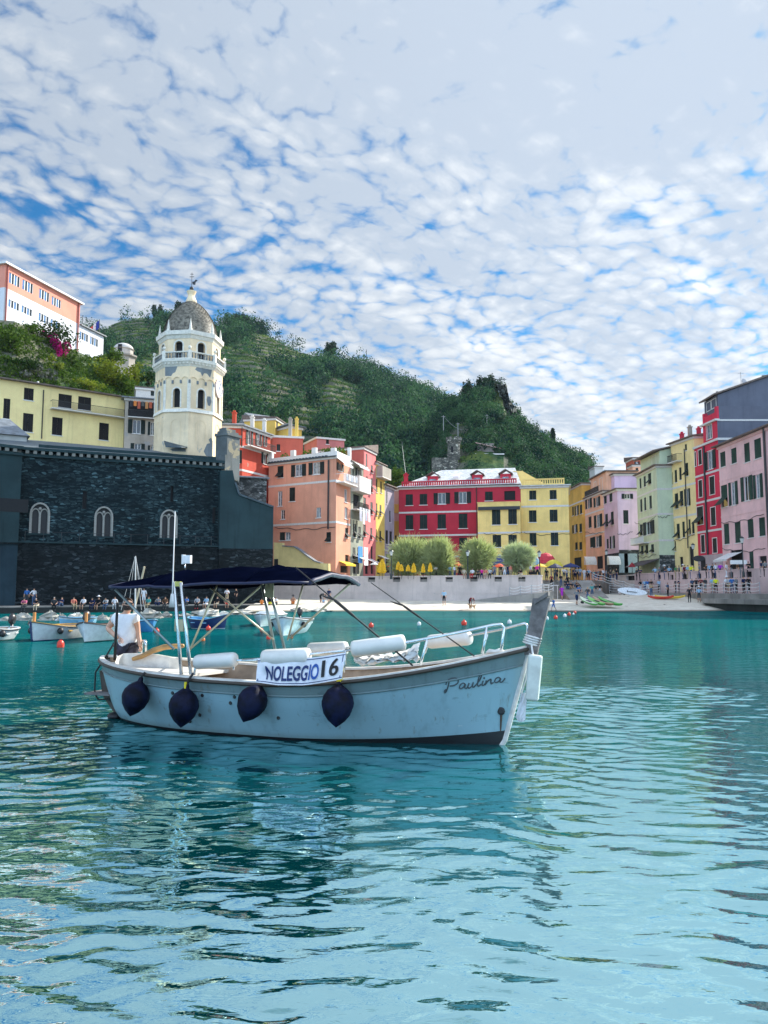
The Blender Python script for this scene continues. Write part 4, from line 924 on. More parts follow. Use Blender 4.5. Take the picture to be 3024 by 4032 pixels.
tl2,fl2=building('lavender_house','narrow grey lavender house closing the left street row',[Y2,L2,(L2[0]-7,L2[1]+3),(Y2[0]-7,Y2[1]+3)],PZ-1,at(*c4(1510,810),124).z,plaster('wall_street_lavender',(.46,.40,.44),.35),{0:W(c4,[('c',1483,850,1494,960),('c',1510,1020,1522,1120),('c',1478,1190,1500,1310),('c',1512,1200,1534,1310),('d',1480,1400,1520,1560)])},roof=('flat',.2,.6))
for k,(yy,dd) in enumerate(((1440,112),(1470,116),(1440,121))):
    f=(fn,fpk,fy2)[k][1 if k == 1 else 0]
    ts_=(tn,tpk,ty2)[k];u,z=f.uz(*c4((1215,1325,1430)[k],yy));mbw=MB();mbw.hexa([f.p(u-1.2,z+.5,0),f.p(u+1.2,z+.5,0),f.p(u+1.2,z-.1,1.6),f.p(u-1.2,z-.1,1.6)],[f.p(u-1.2,z+.54,0),f.p(u+1.2,z+.54,0),f.p(u+1.2,z-.06,1.6),f.p(u-1.2,z-.06,1.6)]);mbw.build('awning',plain('white_awning_cloth',(.75,.74,.72),.8),ts_)
fst=Fac(XY(c4(500,0)[0],101.5),XY(c4(985,0)[0],98.6));ptsw=[(985,1510),(980,1480),(915,1478),(860,1462),(800,1420),(730,1365),(680,1335),(580,1330),(578,1300),(505,1295),(505,1510)]
uzs=[fst.uz(*c4(*p)) for p in ptsw];uzs[0]=(uzs[0][0],PZ-1.4);uzs[-1]=(uzs[-1][0],PZ-1.4)
tst=thing('stair_wall','pale yellow stair wall sloping down in front of the salmon house','wall',fst.p(0,PZ-1.4))
MB().extrude([fst.p(u,z) for u,z in uzs],Vector((-fst.n.x,-fst.n.y,0))*.6).build('wall',plaster('stair_wall_yellow',(.72,.58,.26),.4),tst)
mb=MB();hd=fst.rect(*c4(508,1440),*c4(542,1510));fst.box(mb,*hd[:2],PZ-1.3,hd[3],-.1,.02);mb.build('door',M_hole,tst)
cp=MB()
for a,b in zip(uzs[2:7],uzs[3:8]):cp.bar(fst.p(a[0],a[1]+.06,-.3),fst.p(b[0],b[1]+.06,-.3),.9,.12)
cp.build('coping',M_slate,tst)
M_crim=plaster('wall_crimson',(.50,.035,.06),.28);M_yelp=plaster('wall_soft_yellow',(.93,.68,.24),.25)
G0,G1,G2=XY(c5(236,0)[0],128),XY(c5(1185,0)[0],123.6),XY(c5(1556,0)[0],122)
zg=at(*c5(700,322),126).z
tg_,fg=building('crimson_house','wide crimson house facing the piazza with white bands and a slate roof pale with sun glare',back(G0,G1,12),PZ-1,zg,M_crim,
    {0:W(c5,[('c',287,383,343,468),('c',395,380,453,464),('o',503,372,628,458),('o',662,364,790,452),('c',897,362,957,432),('d',1045,357,1130,428),('c',287,543,346,654),('c',396,541,454,650),('c',532,536,597,648),('c',695,531,762,644),('c',287,722,346,815),('c',398,720,454,812),('c',540,720,600,810),('c',698,716,762,808),('d',270,880,330,1000),('d',400,880,470,1000),('d',560,870,640,1000),('d',700,868,760,1000)])},
    bands=[at(*c5(540,518),126.3).z,at(*c5(540,697),126.3).z,at(*c5(540,862),126.3).z],band_sides=[0],roof=None)
u_,v_=fg[0],fg[0]
rf=MB();f=fg[0];zrr=at(*c5(790,202),134).z
ur0,ur1=f.uz(*c5(512,300))[0],f.uz(*c5(1110,300))[0]
rf.add([f.p(-.5,zg+.05,.5),f.p(f.L+.1,zg+.05,.5),f.p(ur1,zrr,-7),f.p(ur0,zrr,-7),f.p(-.5,zg+.05,-13),f.p(f.L+.1,zg+.05,-13)],[(0,1,2,3),(0,3,4),(1,5,2),(3,2,5,4),(0,4,5,1)])
rfo=rf.build('roof',slate_roof('slate_roof_glare',(.62,.62,.60),.35,(3,3,3)),tg_)  # slates whitened: sun glare is put into the roof colour
for xq,yq in ((478,300),(826,296),(1048,282)):
    dm_=MB();u,z=f.uz(*c5(xq,yq));dD=2.2;f.box(dm_,u-.85,u+.85,zg+.3,zg+2.1,-4,-dD,0);f.box(dm_,u-.5,u+.5,zg+.75,zg+1.6,-dD,-dD+.03,1)
    for s in (-1,1):dm_.hexa([f.p(u,zg+2.75,-dD+.3),f.p(u,zg+2.75,-4),f.p(u+s*1.15,zg+2.05,-4),f.p(u+s*1.15,zg+2.05,-dD+.3)],[f.p(u,zg+2.88,-dD+.3),f.p(u,zg+2.88,-4),f.p(u+s*1.15,zg+2.18,-4),f.p(u+s*1.15,zg+2.18,-dD+.3)],2)
    dm_.build('dormer',[M_crim,M_pane,M_tile],tg_)
sk=MB();u,_=f.uz(*c5(660,270));sk.hexa([f.p(u-.5,zg+1.5,-2.0),f.p(u+.5,zg+1.5,-2),f.p(u+.5,zg+2.2,-3.2),f.p(u-.5,zg+2.2,-3.2)],[f.p(u-.5,zg+1.9,-2),f.p(u+.5,zg+1.9,-2),f.p(u+.5,zg+2.5,-3.2),f.p(u-.5,zg+2.5,-3.2)]);sk.build('skylight',M_whitep,tg_)
def pierced_parapet(t,f,u0,u1,z0,h,mcol,d=.1):
    mb=MB();f.box(mb,u0,u1,z0,z0+h*.2,d-.3,d);f.box(mb,u0,u1,z0+h*.8,z0+h,d-.3,d+.05);n_=int((u1-u0)/.36)
    for k in range(n_+1):u=u0+.1+(u1-u0-.2)*k/n_;f.box(mb,u-.10,u+.10,z0+h*.2,z0+h*.8,d-.28,d-.02)
    mb.build('parapet',mcol,t)
pierced_parapet(tg_,f,f.uz(*c5(258,330))[0],f.uz(*c5(1140,290))[0],zg+.05,.95,M_crim)
gm=MB();f.box(gm,-.4,f.L,zg-.02,zg+.06,-.1,.5);gm.build('gutter',M_iron,tg_)
chimney(tg_,*f.p(1.0,0,-1).xy,zg,zg+2.2,.7,M_crim);pipe_on(tg_,f,*c5(832,330),c5(0,700)[1])
p_=f.p(f.uz(*c5(1118,335))[0],at(*c5(1118,335),124).z,.5)
zyl=at(*c5(1370,318),122.5).z
typ,fyp=building('soft_yellow_house','wide soft yellow house facing the piazza with dark closed shutters',back(G1,G2,12),PZ-1,zyl,M_yelp,
    {0:W(c5,[('c',1237,354,1291,425),('c',1394,350,1448,421),('c',1235,506,1293,597),('c',1394,501,1455,594),('c',1240,680,1293,778),('c',1403,677,1461,776),('d',1230,890,1290,1000)])},bands=[at(*c5(1370,474),122.7).z,at(*c5(1370,670),122.7).z],band_sides=[0],roof=('shed',1.2,.4),m_roof=slate_roof('slate_roof_glare2',(.5,.5,.48),.4))
f=fyp[0];pierced_parapet(typ,f,f.uz(*c5(1195,300))[0],f.uz(*c5(1508,300))[0],zyl+.2,1.0,M_yelp)
up=MB();uu0,uu1=f.uz(*c5(1100,250))[0],f.uz(*c5(1340,250))[0];f.box(up,uu0,uu0+1.6,zyl,at(*c5(1120,200),128).z,-8,-5);up.hexa([f.p(uu0+1.6,zyl,-8),f.p(uu0+1.6,zyl,-5),f.p(uu1,zyl,-5),f.p(uu1,zyl,-8)],[f.p(uu0+1.6,zyl+3.2,-8),f.p(uu0+1.6,zyl+3.2,-5),f.p(uu1,zyl+1.2,-5),f.p(uu1,zyl+1.2,-8)]);up.build('rooftop_room',M_yelp,typ)
fz=fg[0];ub0,ub1=fz.uz(*c5(858,600))[0],fz.L+.02;H0,H1=fz.p(ub0,0,3.2).xy,fz.p(ub1,0,3.2).xy;H2,H3=fz.p(ub1,0,.02).xy,fz.p(ub0,0,.02).xy
zbt=at(*c5(1000,440),121).z
tb,fbm_=building('yellow_terrace_wing','projecting pale yellow wing with a flat terrace in front of the crimson house',[H0,H1,H2,H3],PZ-1,zbt,M_yelp,
    {0:W(c5,[('c',950,500,1016,617),('c',1076,498,1142,613),('c',956,695,1021,790),('c',1077,694,1142,789),('d',900,890,960,1000),('d',1020,890,1100,1000)]),3:W(c5,[])},bands=[at(*c5(1000,678),121).z],band_sides=[0],roof=None,cornice=False)
mb=MB();fbm_[0].box(mb,.1,fbm_[0].L,zbt-1.25,zbt-.75,.02,.35);mb.build('rolled_awning',M_iron,tb)
mb=MB();fbm_[0].box(mb,-.1,fbm_[0].L,zbt-.12,zbt,-.3,.08);fbm_[3].box(mb,0,fbm_[3].L,zbt-.12,zbt-.002,-.3,.08);mb.build('coping',M_yelp,tb)
K0,K1=XY(c5(183,0)[0],131),XY(c5(240,0)[0],131)
tk,fk=building('passage_house','narrow pale pink house over a yellow arched passage beside the crimson house',back(K0,K1,6),PZ-1,at(*c5(210,345),131).z,plaster('wall_pale_pink',(.66,.45,.38),.3),{},roof=('flat',.2,.3))
mb=MB();fk[0].box(mb,.1,fk[0].L-.1,at(*c5(200,528),131).z,at(*c5(200,460),131).z,0,.1);fk[0].box(mb,.1,fk[0].L-.1,PZ,at(*c5(200,590),131).z,0,.1);mb.build('yellow_arch',M_yel,tk)
mb=MB();fk[0].box(mb,.5,fk[0].L-.5,PZ,at(*c5(200,700),131).z,.1,.12);mb.build('passage',M_hole,tk)
def row(name,label,A,B,depth,z1,m,wins,**kw):
    return building(name,label,[A,B,(A[0]+depth,B[1]),(A[0]+depth,A[1])],PZ-.2,z1,m,wins,**kw)
M_pink=plaster('wall_dusty_pink',(.84,.54,.53),.25,.05,(.62,.52,.5));M_redr=plaster('wall_scarlet',(.66,.04,.08),.2)
M_yr=plaster('wall_cream_yellow',(.90,.72,.34),.25);M_grn=plaster('wall_sage_green',(.60,.68,.48),.25);M_lav=plaster('wall_lilac',(.68,.50,.64),.25)
M_pch=plaster('wall_peach',(.86,.50,.33),.25);M_ora=plaster('wall_orange_yellow',(.74,.45,.10),.4)
PA,PB=(44.3,103.0),(44.9,78.0);f0=Fac(PA,PB);zpe=f0.uz(*c6(1440,555))[1]
tpi,fpi=row('pink_house','big dusty pink house nearest on the right with long dark green shutters',PA,PB,12,zpe,M_pink,{0:W(c6,[('c',1280,662,1322,782),('c',1367,632,1410,755),('c',1470,592,1515,745),('c',1550,557,1605,715),('f',1287,925,1338,1100),('o',1350,900,1422,1085),('o',1446,855,1540,1050),('o',1545,840,1620,1030),('c',1310,1232,1352,1394),('c',1396,1216,1443,1384),('c',1498,1197,1545,1344),('c',1588,1182,1637,1330),('d',1362,1440,1460,1600),('c',1512,1452,1545,1590),('d',1588,1488,1650,1590)])},bands=[f0.uz(*c6(1440,845))[1],f0.uz(*c6(1440,1150))[1]],shut=M_shut2,roof=('shed',3.2,.7),m_band=M_pink)
pipe_on(tpi,fpi[0],*c6(1636,480),c6(0,1590)[1],.13,.2)
aw_=awning(tpi,fpi[0],*c6(1345,1460),*c6(1455,1530),2.0,plain('white_awning_cloth',(.75,.74,.72),.8))
RA_,RB2=(43.9,110.0),(44.3,103.0);f0=Fac(RA_,RB2);zr1=f0.uz(*c6(1095,618))[1]
trr,frr=row('scarlet_house','tall scarlet house with white window surrounds in the right row',RA_,RB2,13,zr1,M_redr,{0:W(c6,[('c',1066,667,1089,780),('c',1108,647,1133,765),('o',1158,655,1247,800),('c',1110,887,1138,1022),('c',1196,857,1235,1000),('f',1092,1097,1146,1240),('c',1206,1102,1243,1245),('c',1129,1322,1157,1460),('c',1221,1347,1254,1463)])},bands=[f0.uz(*c6(1160,840))[1],f0.uz(*c6(1160,1055))[1],f0.uz(*c6(1160,1295))[1]],frame=True,roof=None,m_side=(plaster('gable_shade_grey',(.13,.14,.18),.3),(1,)))  # gable side coloured blue-grey to paint in its shade
f=frr[0];u_s=f.uz(*c6(1146,560))[0];zr2=f.uz(*c6(1210,432))[1]
mb=MB();h=hole_of(f,('g',*c6(1172,447),*c6(1214,560)));wall_face(mb,f,u_s,f.L,zr1-.3,zr2,[h],.2);q0,q1=f.p(f.L,0),f.p(u_s,0)
fs1=Fac(q0.xy,(q0.x+13,q0.y));wall_face(mb,fs1,0,fs1.L,zr1-.3,zr2+.0,[],0,1);mb.quad(f.p(u_s,zr1-.3,-13),f.p(u_s,zr1-.3),f.p(u_s,zr2),f.p(u_s,zr2,-13))
mb.quad(f.p(u_s,zr2),f.p(f.L,zr2),f.p(f.L,zr2,-13),f.p(u_s,zr2,-13))
mb.build('upper_storey',[M_redr,plaster('gable_shade_grey',(.13,.14,.18),.3)],trr);add_window(trr,f,h,M_shut,True)
mb=MB();f.box(mb,u_s-.3,f.L+.15,zr2-.05,zr2+.2,-.3,.35);mb.build('eave',M_white,trr)
mb=MB();fs1.box(mb,0,13,zr2-.1,zr2+.12,0,.05);mb.build('string_course',M_white,trr)
zr3=at(*c6(1270,300),103).z;mb=MB();fs1.box(mb,.3,13,zr2,zr3,-5,-.0,1);f.box(mb,u_s,u_s+.5,zr2+.2,zr3-.2,-.5,0,0);f.box(mb,f.L-.6,f.L-.02,zr2+.2,zr3,-.5,0,0);f.box(mb,u_s,f.L,zr2+.2,zr2+1.2,-.3,-.05,0);mb.build('roof_terrace_wall',[M_redr,plaster('gable_shade_grey',(.13,.14,.18),.3)],trr)
ph=MB();pzz=at(*c6(1310,215),104).z;pzt=at(*c6(1440,150),104).z;x0_=xat(c6(1325,0)[0],103.6);x1_=xat(c6(1440,0)[0],103.6)
ph.hexa([(x0_,103.6,zr3-.5),(x0_+13,103.6,zr3-.5),(x0_+13,108,zr3-.5),(x0_,108,zr3-.5)],[(x0_,103.6,pzz),(x0_+13,103.6,pzt+3.6),(x0_+13,108,pzt+3.6),(x0_,108,pzz)],0)
ph.build('penthouse',plaster('gable_shade_grey',(.13,.14,.18),.3),trr)
mb=MB();mb.hexa([(x0_-.6,103.2,pzz-.1),(x0_+13,103.2,pzt+3.5),(x0_+13,108.4,pzt+3.5),(x0_-.6,108.4,pzz-.1)],[(x0_-.6,103.2,pzz+.12),(x0_+13,103.2,pzt+3.75),(x0_+13,108.4,pzt+3.75),(x0_-.6,108.4,pzz+.12)]);mb.build('roof',M_tile,trr)
fph=Fac((x0_,108),(x0_,103.6));hw=(.8,2.1,zr3+.2,pzz-.35,'c',.8,2.1);add_window(trr,fph,hw,M_shut);add_window(trr,fph,(2.4,3.8,zr3+.2,pzz-.35,'c',2.4,3.8),M_shut)
pq=at(*c6(1260,300),105);chimney(trr,pq.x,pq.y,zr3-1,at(*c6(1260,205),105).z,.35,M_grey_w)
pq=at(*c6(1447,140),105);mb=MB();mb.tube([(pq.x,pq.y,pzt-.2),(pq.x,pq.y,pzt+2.4)],.04,5);mb.bar((pq.x-.4,pq.y,pzt+2.2),(pq.x+.4,pq.y,pzt+2.2),.05);mb.lathe((pq.x+.2,pq.y-.2,pzt+.9),[(.05,0),(.4,.12),(.45,.2)],12,0,(.4,-1,.3));mb.build('satellite_dish',plain('dish_grey',(.45,.45,.46),.5),trr)
pq=at(*c6(1628,110),105);chimney(trr,pq.x,pq.y,pzt,at(*c6(1628,78),105).z,.7,M_grey_w)
gb=MB();fgr=Fac(RA_,RB2);zgw=fgr.uz(*c6(1180,1480))[1];fgr.box(gb,0,fgr.L,PZ,zgw,0,.10);gb.build('ground_storey',plaster('ground_floor_pinkish',(.50,.40,.40),.5,.1),trr)
dw=MB();hd=fgr.rect(*c6(1135,1512),*c6(1170,1600));fgr.box(dw,*hd[:2],PZ,hd[3],.10,.14,0);dw.build('doorway',M_hole,trr)
pipe_on(trr,frr[0],*c6(1155,620),c6(0,1480)[1],.12,.15)
YA,YB=(42.9,116.2),(43.9,110.0);f0=Fac(YA,YB);zyr=f0.uz(*c6(1010,560))[1]
tyr,fyr=row('cream_yellow_house','slim cream yellow house with many tilted shutters between the sage and scarlet houses',YA,YB,12,zyr,M_yr,{0:W(c6,[('c',886,826,905,925),('c',919,806,938,905),('c',955,786,974,885),('f',1003,750,1027,855),('f',920,992,948,1112),('f',960,972,988,1092),('o',998,955,1044,1090),('c',902,1216,918,1320),('f',936,1232,960,1350),('c',980,1216,1000,1340),('f',1030,1197,1046,1320),('c',1056,1216,1076,1310),('c',1000,602,1016,652),('c',884,675,900,730),('d',958,1495,986,1575),('d',1034,1412,1066,1565),('f',896,1372,930,1450)])},bands=[f0.uz(*c6(1000,1170))[1],f0.uz(*c6(1000,930))[1]],roof=('shed',1.5,.5))
pipe_on(tyr,fyr[0],*c6(1000,640),c6(0,1430)[1]);f=fyr[0];balcony(tyr,f,.4,3.0,f.uz(*c6(930,745))[1],.9,1.0)
for a in (945,1010,1080):pq=at(*c6(a,560),114);chimney(tyr,pq.x+.6,pq.y,zyr,at(*c6(a,{945:525,1010:470,1080:482}[a]),114).z,.5,(M_redr,M_grey_w,M_redr)[(a-945)//65 % 3])
NA,NB=(41.1,127.0),(40.65,116.3);f0=Fac(NA,NB);zgr=f0.uz(*c6(690,815))[1]
tgn,fgn=row('sage_green_house','pale sage green corner house with its darker side wall facing the harbour',NA,NB,9,zgr,M_grn,{0:W(c6,[('c',605,892,620,975),('c',641,872,655,955),('c',673,855,690,940),('f',708,832,733,920),('o',600,1052,627,1155),('c',646,1038,662,1140),('c',677,1024,693,1128),('c',718,1010,738,1115),('c',620,1250,633,1330),('f',643,1238,666,1325),('o',672,1213,760,1318),('f',622,1412,640,1478),('f',652,1408,672,1474),('f',688,1402,708,1468),('f',732,1395,755,1460)])},bands=[f0.uz(*c6(690,995))[1],f0.uz(*c6(690,1185))[1],f0.uz(*c6(690,1385))[1]],roof=('flat',.2,.5))
f=fgn[0];balcony(tgn,f,*sorted([f.uz(*c6(612,1390))[0],f.uz(*c6(718,1390))[0]]),f.uz(*c6(665,1390))[1],.9,1.0,M_white,M_whitep)
zat2=at(*c6(870,585),118.5).z;mb=MB();mb.hexa([(41.5,117.2,zgr),(48,117.2,zgr),(48,126,zgr),(41.5,126,zgr)],[(41.5,117.2,zat2-1.6),(48,117.2,zat2),(48,126,zat2),(41.5,126,zat2-1.6)]);mb.build('attic',M_grn,tgn)
mb=MB();mb.hexa([(40.4,116.8,zat2-1.72),(48,116.8,zat2+.02),(48,126.4,zat2+.02),(40.4,126.4,zat2-1.72)],[(40.4,116.8,zat2-1.5),(48,116.8,zat2+.24),(48,126.4,zat2+.24),(40.4,126.4,zat2-1.5)]);mb.build('attic_roof',M_tile,tgn)
fa=Fac((41.5,126),(41.5,117.2));add_window(tgn,fa,(5.5,7.2,zgr+.6,zgr+2.0,'c',5.5,7.2),M_shut)
gb=MB();fgn[1].box(gb,0,3.4,PZ,at(*c6(830,1480),116).z,0,.08);gb.build('stone_base',stone_wall('base_stone',(.04,.05,.055),(.16,.17,.17),(.05,.05,.05),2,4),tgn)
awg=MB();f=fgn[0];q0=f.p(1.5,PZ+2.6,.1);awg.hexa([f.p(1,PZ+3.3,0),f.p(f.L,PZ+3.3,0),f.p(f.L,PZ+2.3,2.6),f.p(1,PZ+2.3,2.6)],[f.p(1,PZ+3.4,0),f.p(f.L,PZ+3.4,0),f.p(f.L,PZ+2.4,2.6),f.p(1,PZ+2.4,2.6)]);awg.build('awning',plain('dark_awning_cloth',(.06,.05,.06),.8),tgn)
LA,LB=(39.3,140.0),(39.4,132.0);f0=Fac(LA,LB);zlv=f0.uz(*c6(420,975))[1]
tlv,flv=row('lilac_house','lilac corner house with a dark stone ground floor and rounded white awnings',LA,LB,7,zlv,M_lav,{0:W(c6,[('c',358,1012,380,1075),('c',401,992,425,1060),('f',368,1155,390,1258),('f',413,1137,436,1242),('c',380,1352,396,1430),('o',408,1330,446,1427)]),1:W(c6,[('o',498,995,588,1035),('c',512,1125,553,1232)])},roof=('flat',.2,.4))
mb=MB();f=flv[1];f.box(mb,0,f.L,PZ,at(*c6(530,1440),132).z,0,.1);flv[0].box(mb,0,flv[0].L,PZ,at(*c6(400,1470),136).z,0,.1);mb.build('stone_base',stone_wall('lilac_base_stone',(.03,.035,.04),(.10,.11,.12),(.04,.04,.04),2,4),tlv)
mb=MB();uc,zc_=f.uz(*c6(520,1520))
for k in (0,1):ux,zx=f.uz(*c6((512,570)[k],1545));f.box(mb,ux-(.75,1.1)[k],ux+(.75,1.1)[k],zx-1.6,zx+1.6,.1,.16)
mb.build('notice_board',plain('pale_blue_board',(.25,.33,.40),.6),tlv)
for (xq,yq,D_) in ((428,1512,131.5),(242,1515,139)):
    t_,AW=tlv,.95;pq=at(*c6(xq,yq),D_);mb=MB();n_=8
    for i in range(n_):
        a0_,a1_=math.pi/2*i/n_,math.pi/2*(i+1)/n_
        mb.quad((pq.x-AW,pq.y-1.4*math.sin(a0_),pq.z-1+1.5*math.cos(a0_)),(pq.x+AW,pq.y-1.4*math.sin(a0_),pq.z-1+1.5*math.cos(a0_)),(pq.x+AW,pq.y-1.4*math.sin(a1_),pq.z-1+1.5*math.cos(a1_)),(pq.x-AW,pq.y-1.4*math.sin(a1_),pq.z-1+1.5*math.cos(a1_)))
    for s in (-AW,AW):mb.add([(pq.x+s,pq.y,pq.z-1)]+[(pq.x+s,pq.y-1.4*math.sin(math.pi/2*i/n_),pq.z-1+1.5*math.cos(math.pi/2*i/n_)) for i in range(n_+1)],[tuple(range(n_+2))])
    mb.build('awning',plain('white_awning_cloth',(.75,.74,.72),.8),t_)
zup=at(*c6(450,838),136).z
box_house('lilac_upper_house','upper lilac house with roof terrace behind the lilac corner house',c6,440,620,838,139,139,6,M_lav,z0=16,roof=('flat',.2,.4))
CA_,CB_=(39.0,152.0),(39.3,140.0);f0=Fac(CA_,CB_);zpc=f0.uz(*c6(262,1012))[1]
tpc,fpc=row('peach_house','peach coloured house beyond the lilac corner house',CA_,CB_,8,zpc,M_pch,{0:W(c6,[('o',213,1036,264,1110),('o',279,1022,330,1096),('c',236,1176,260,1265),('o',282,1160,346,1260),('c',248,1342,272,1420),('o',274,1330,342,1418),('d',300,1490,350,1590)])},bands=[f0.uz(*c6(280,1140))[1],f0.uz(*c6(280,1315))[1]],roof=('flat',.2,.4))
mb=MB();za=at(*c6(330,850),146).z;mb.box(40.2,46,141,152,zpc,za);mb.build('attic',M_pch,tpc)
fa=Fac((40.2,152),(40.2,141));add_window(tpc,fa,(2.5,4.0,zpc+.3,za-.9,'c',2.5,4.0),M_shut);add_window(tpc,fa,(6.5,8.3,zpc+.3,za-.7,'c',6.5,8.3),M_shut)
mb=MB();mb.box(39.8,46,140.6,152.4,za,za+.2);mb.build('attic_roof',M_tile,tpc);balcony(tpc,fpc[0],1,10,zpc+.25,.3,1.0)
OA,OB=(38.2,166.0),(38.5,152.1);f0=Fac(OA,OB)
row('orange_house','orange yellow house at the dark street end beside the soft yellow house',OA,OB,8,f0.uz(*c6(150,930))[1],M_ora,{0:W(c6,[('c',106,1097,119,1170),('o',128,1090,160,1165),('c',167,1082,186,1155),('o',110,1240,150,1305),('c',163,1232,184,1300),('c',130,1380,150,1440),('c',163,1378,185,1440),('d',120,1500,180,1590)])},bands=[f0.uz(*c6(150,1065))[1]],roof=('flat',.2,.5))
box_house('red_hill_house','small red house with balconies high behind the sage green house',c6,590,692,712,160,160,5,plaster('wall_hill_red',(.55,.14,.08),.3),[('o',600,740,640,780),('o',650,725,685,765)],z0=16,roof=('shed',.8,.3))
box_house('cream_hill_house','small cream house below the red one high behind the sage green house',c6,585,720,768,157,157,3,M_pch,[('c',610,790,630,815)],z0=12,roof=('flat',.2,.3))
box_house('white_hill_house','tiny white house on the hill shoulder above the right row',c6,285,350,780,190,190,5,M_white,z0=20,roof=('shed',.6,.3))
S0,S1,S2=tuple(at(17,1150,118.0).xy),tuple(at(314,1240,135.2).xy),tuple(at(407,1360,141.7).xy);fsc=Fac(S0,S1)
zs2=fsc.uz(*c1(400,330))[1];zdv=fsc.uz(*c1(400,535))[1]
M_sch1=plaster('school_coral',(.80,.31,.22),.12);M_sch2=plaster('school_white',(.72,.73,.76),.12)
Bk0,Bk1=(S0[0]-12,S0[1]+3.2),(S1[0]-12,S1[1]+3.2)
tsc,fq=building('school_building','long coral and white building with rows of blue windows on the hill at upper left',[S0,S1,Bk1,Bk0],38,zdv,M_sch2,{0:W(c1,[('d',77,490,182,560),('d',200,548,302,612),('d',360,615,457,688),('d',473,672,565,742)])},cat='school',roof=None,cornice=False)
def quad_win(f,rc,root):
    u0,u1,z0,z1=rc
mb=MB();hs=[hole_of(fsc,w_) for w_ in W(c1,[('g',83,240,187,340),('g',207,305,310,400),('g',365,390,462,480),('g',482,460,570,540)])]
wall_face(mb,fsc,0,fsc.L,zdv,zs2,hs,.2);
for i in (1,2,3):wall_face(mb,fq[i],0,fq[i].L,zdv,zs2,[],0)
mb.build('upper_wall',M_sch1,tsc)
M_bluegl=plain('blue_window_glass',(.10,.22,.42),.12,0,.8,.3)
for h in hs+[hole_of(fsc,w_) for w_ in W(c1,[('d',77,490,182,560),('d',200,548,302,612),('d',360,615,457,688),('d',473,672,565,742)])]:
    wb=MB();n_=4
    for q in range(n_):
        a,b=h[0]+(h[1]-h[0])*q/n_,h[0]+(h[1]-h[0])*(q+1)/n_;fsc.box(wb,a+.04,b-.10,h[2]+.05,h[3]-.05,-.10,-.07,q % 2)
        fsc.box(wb,b-.10,b+.04 if q < 3 else b,h[2],h[3],-.09,-.03,2)
    wb.build('window_panes',[M_bluegl,M_glass,M_whitep],tsc)
roof_mesh([S0,S1,Bk1,Bk0],zs2,'flat',over=.5,thick=.3).build('roof',M_whitep,tsc)
fan=Fac(S1,S2);zan=fan.uz(*c1(850,762))[1];Ck1=(S2[0]-11,S2[1]+3.2)
mb=MB();hs=[hole_of(fan,w_) for w_ in W(c1,[('g',743,785,825,855),('g',840,830,917,902)])];wall_face(mb,fan,0.02,fan.L,38,zan,hs,.2);fr2=Fac(S2,Ck1);wall_face(mb,fr2,0,fr2.L,38,zan,[],0);mb.build('annex_wall',M_sch2,tsc)
for h in hs:
    wb=MB()
    for q in range(4):a,b=h[0]+(h[1]-h[0])*q/4,h[0]+(h[1]-h[0])*(q+1)/4;fan.box(wb,a+.1,b-.1,h[2]+.05,h[3]-.05,-.12,-.08,q % 2);fan.box(wb,b-.1,b,h[2],h[3],-.1,-.03,2)
    wb.build('window_panes',[M_bluegl,M_glass,M_whitep],tsc)
mb=MB();mb.prism([(S1[0]+.4,S1[1]+.02),(S2[0]+.5,S2[1]+.3),(Ck1[0],Ck1[1]+.3),(Bk1[0],Bk1[1]+.02)],zan,zan+.2);mb.build('annex_roof',M_slate,tsc)
mb=MB()
for k in range(7):u=.3+k*fan.L/7.2;mb.tube([fan.p(u,zan+.2,-.4),fan.p(u,zan+2.1,-.4)],.03,4)
for zk in (.7,1.3,2.0):mb.tube([fan.p(.3,zan+zk,-.4),fan.p(fan.L-.6,zan+zk,-.4)],.02,4)
mb.build('roof_fence',M_iron,tsc)
for u in (.35,fsc.L-.5):MB().tube([fsc.p(u,40,.15),fsc.p(u,zs2,.15)],.12,6).build('downpipe',plain('red_pipe',(.35,.08,.06),.5),tsc)
fp0=at(*c1(930,780),141.0);tf=thing('flag','small red, white and blue flag on a pole above the white annex roof','flag',(fp0.x,fp0.y,zan))
MB().tube([(fp0.x,fp0.y,zan),at(*c1(928,655),141.0)],.05,5).build('pole',M_iron,tf)
mb=MB();tp_=at(*c1(926,665),141.0)
for k in range(3):
    for j in range(3):
        x0_,x1_=-k*.55,-(k+1)*.55;z0_,z1_=-j*.5-k*.5,-(j+1)*.5-k*.5;dz=-.5
        mb.hexa([(tp_.x+x0_,tp_.y+.05*j,tp_.z+z1_),(tp_.x+x1_,tp_.y,tp_.z+z1_+dz),(tp_.x+x1_,tp_.y+.03,tp_.z+z1_+dz),(tp_.x+x0_,tp_.y+.08,tp_.z+z1_)],[(tp_.x+x0_,tp_.y+.05*j,tp_.z+z0_),(tp_.x+x1_,tp_.y,tp_.z+z0_+dz),(tp_.x+x1_,tp_.y+.03,tp_.z+z0_+dz),(tp_.x+x0_,tp_.y+.08,tp_.z+z0_)],k)
mb.build('cloth',[plain('flag_blue',(.02,.05,.35),.8),plain('flag_white',(.8,.8,.8),.8),plain('flag_red',(.7,.02,.02),.8)],tf)
def bluff_d0(px):return np.interp(px,[-600,-160,489,760],[101,102.6,114.2,118])
def bluff_dr(px):return np.interp(px,[-600,17,405,620,760],[113,118.3,141,143,146])
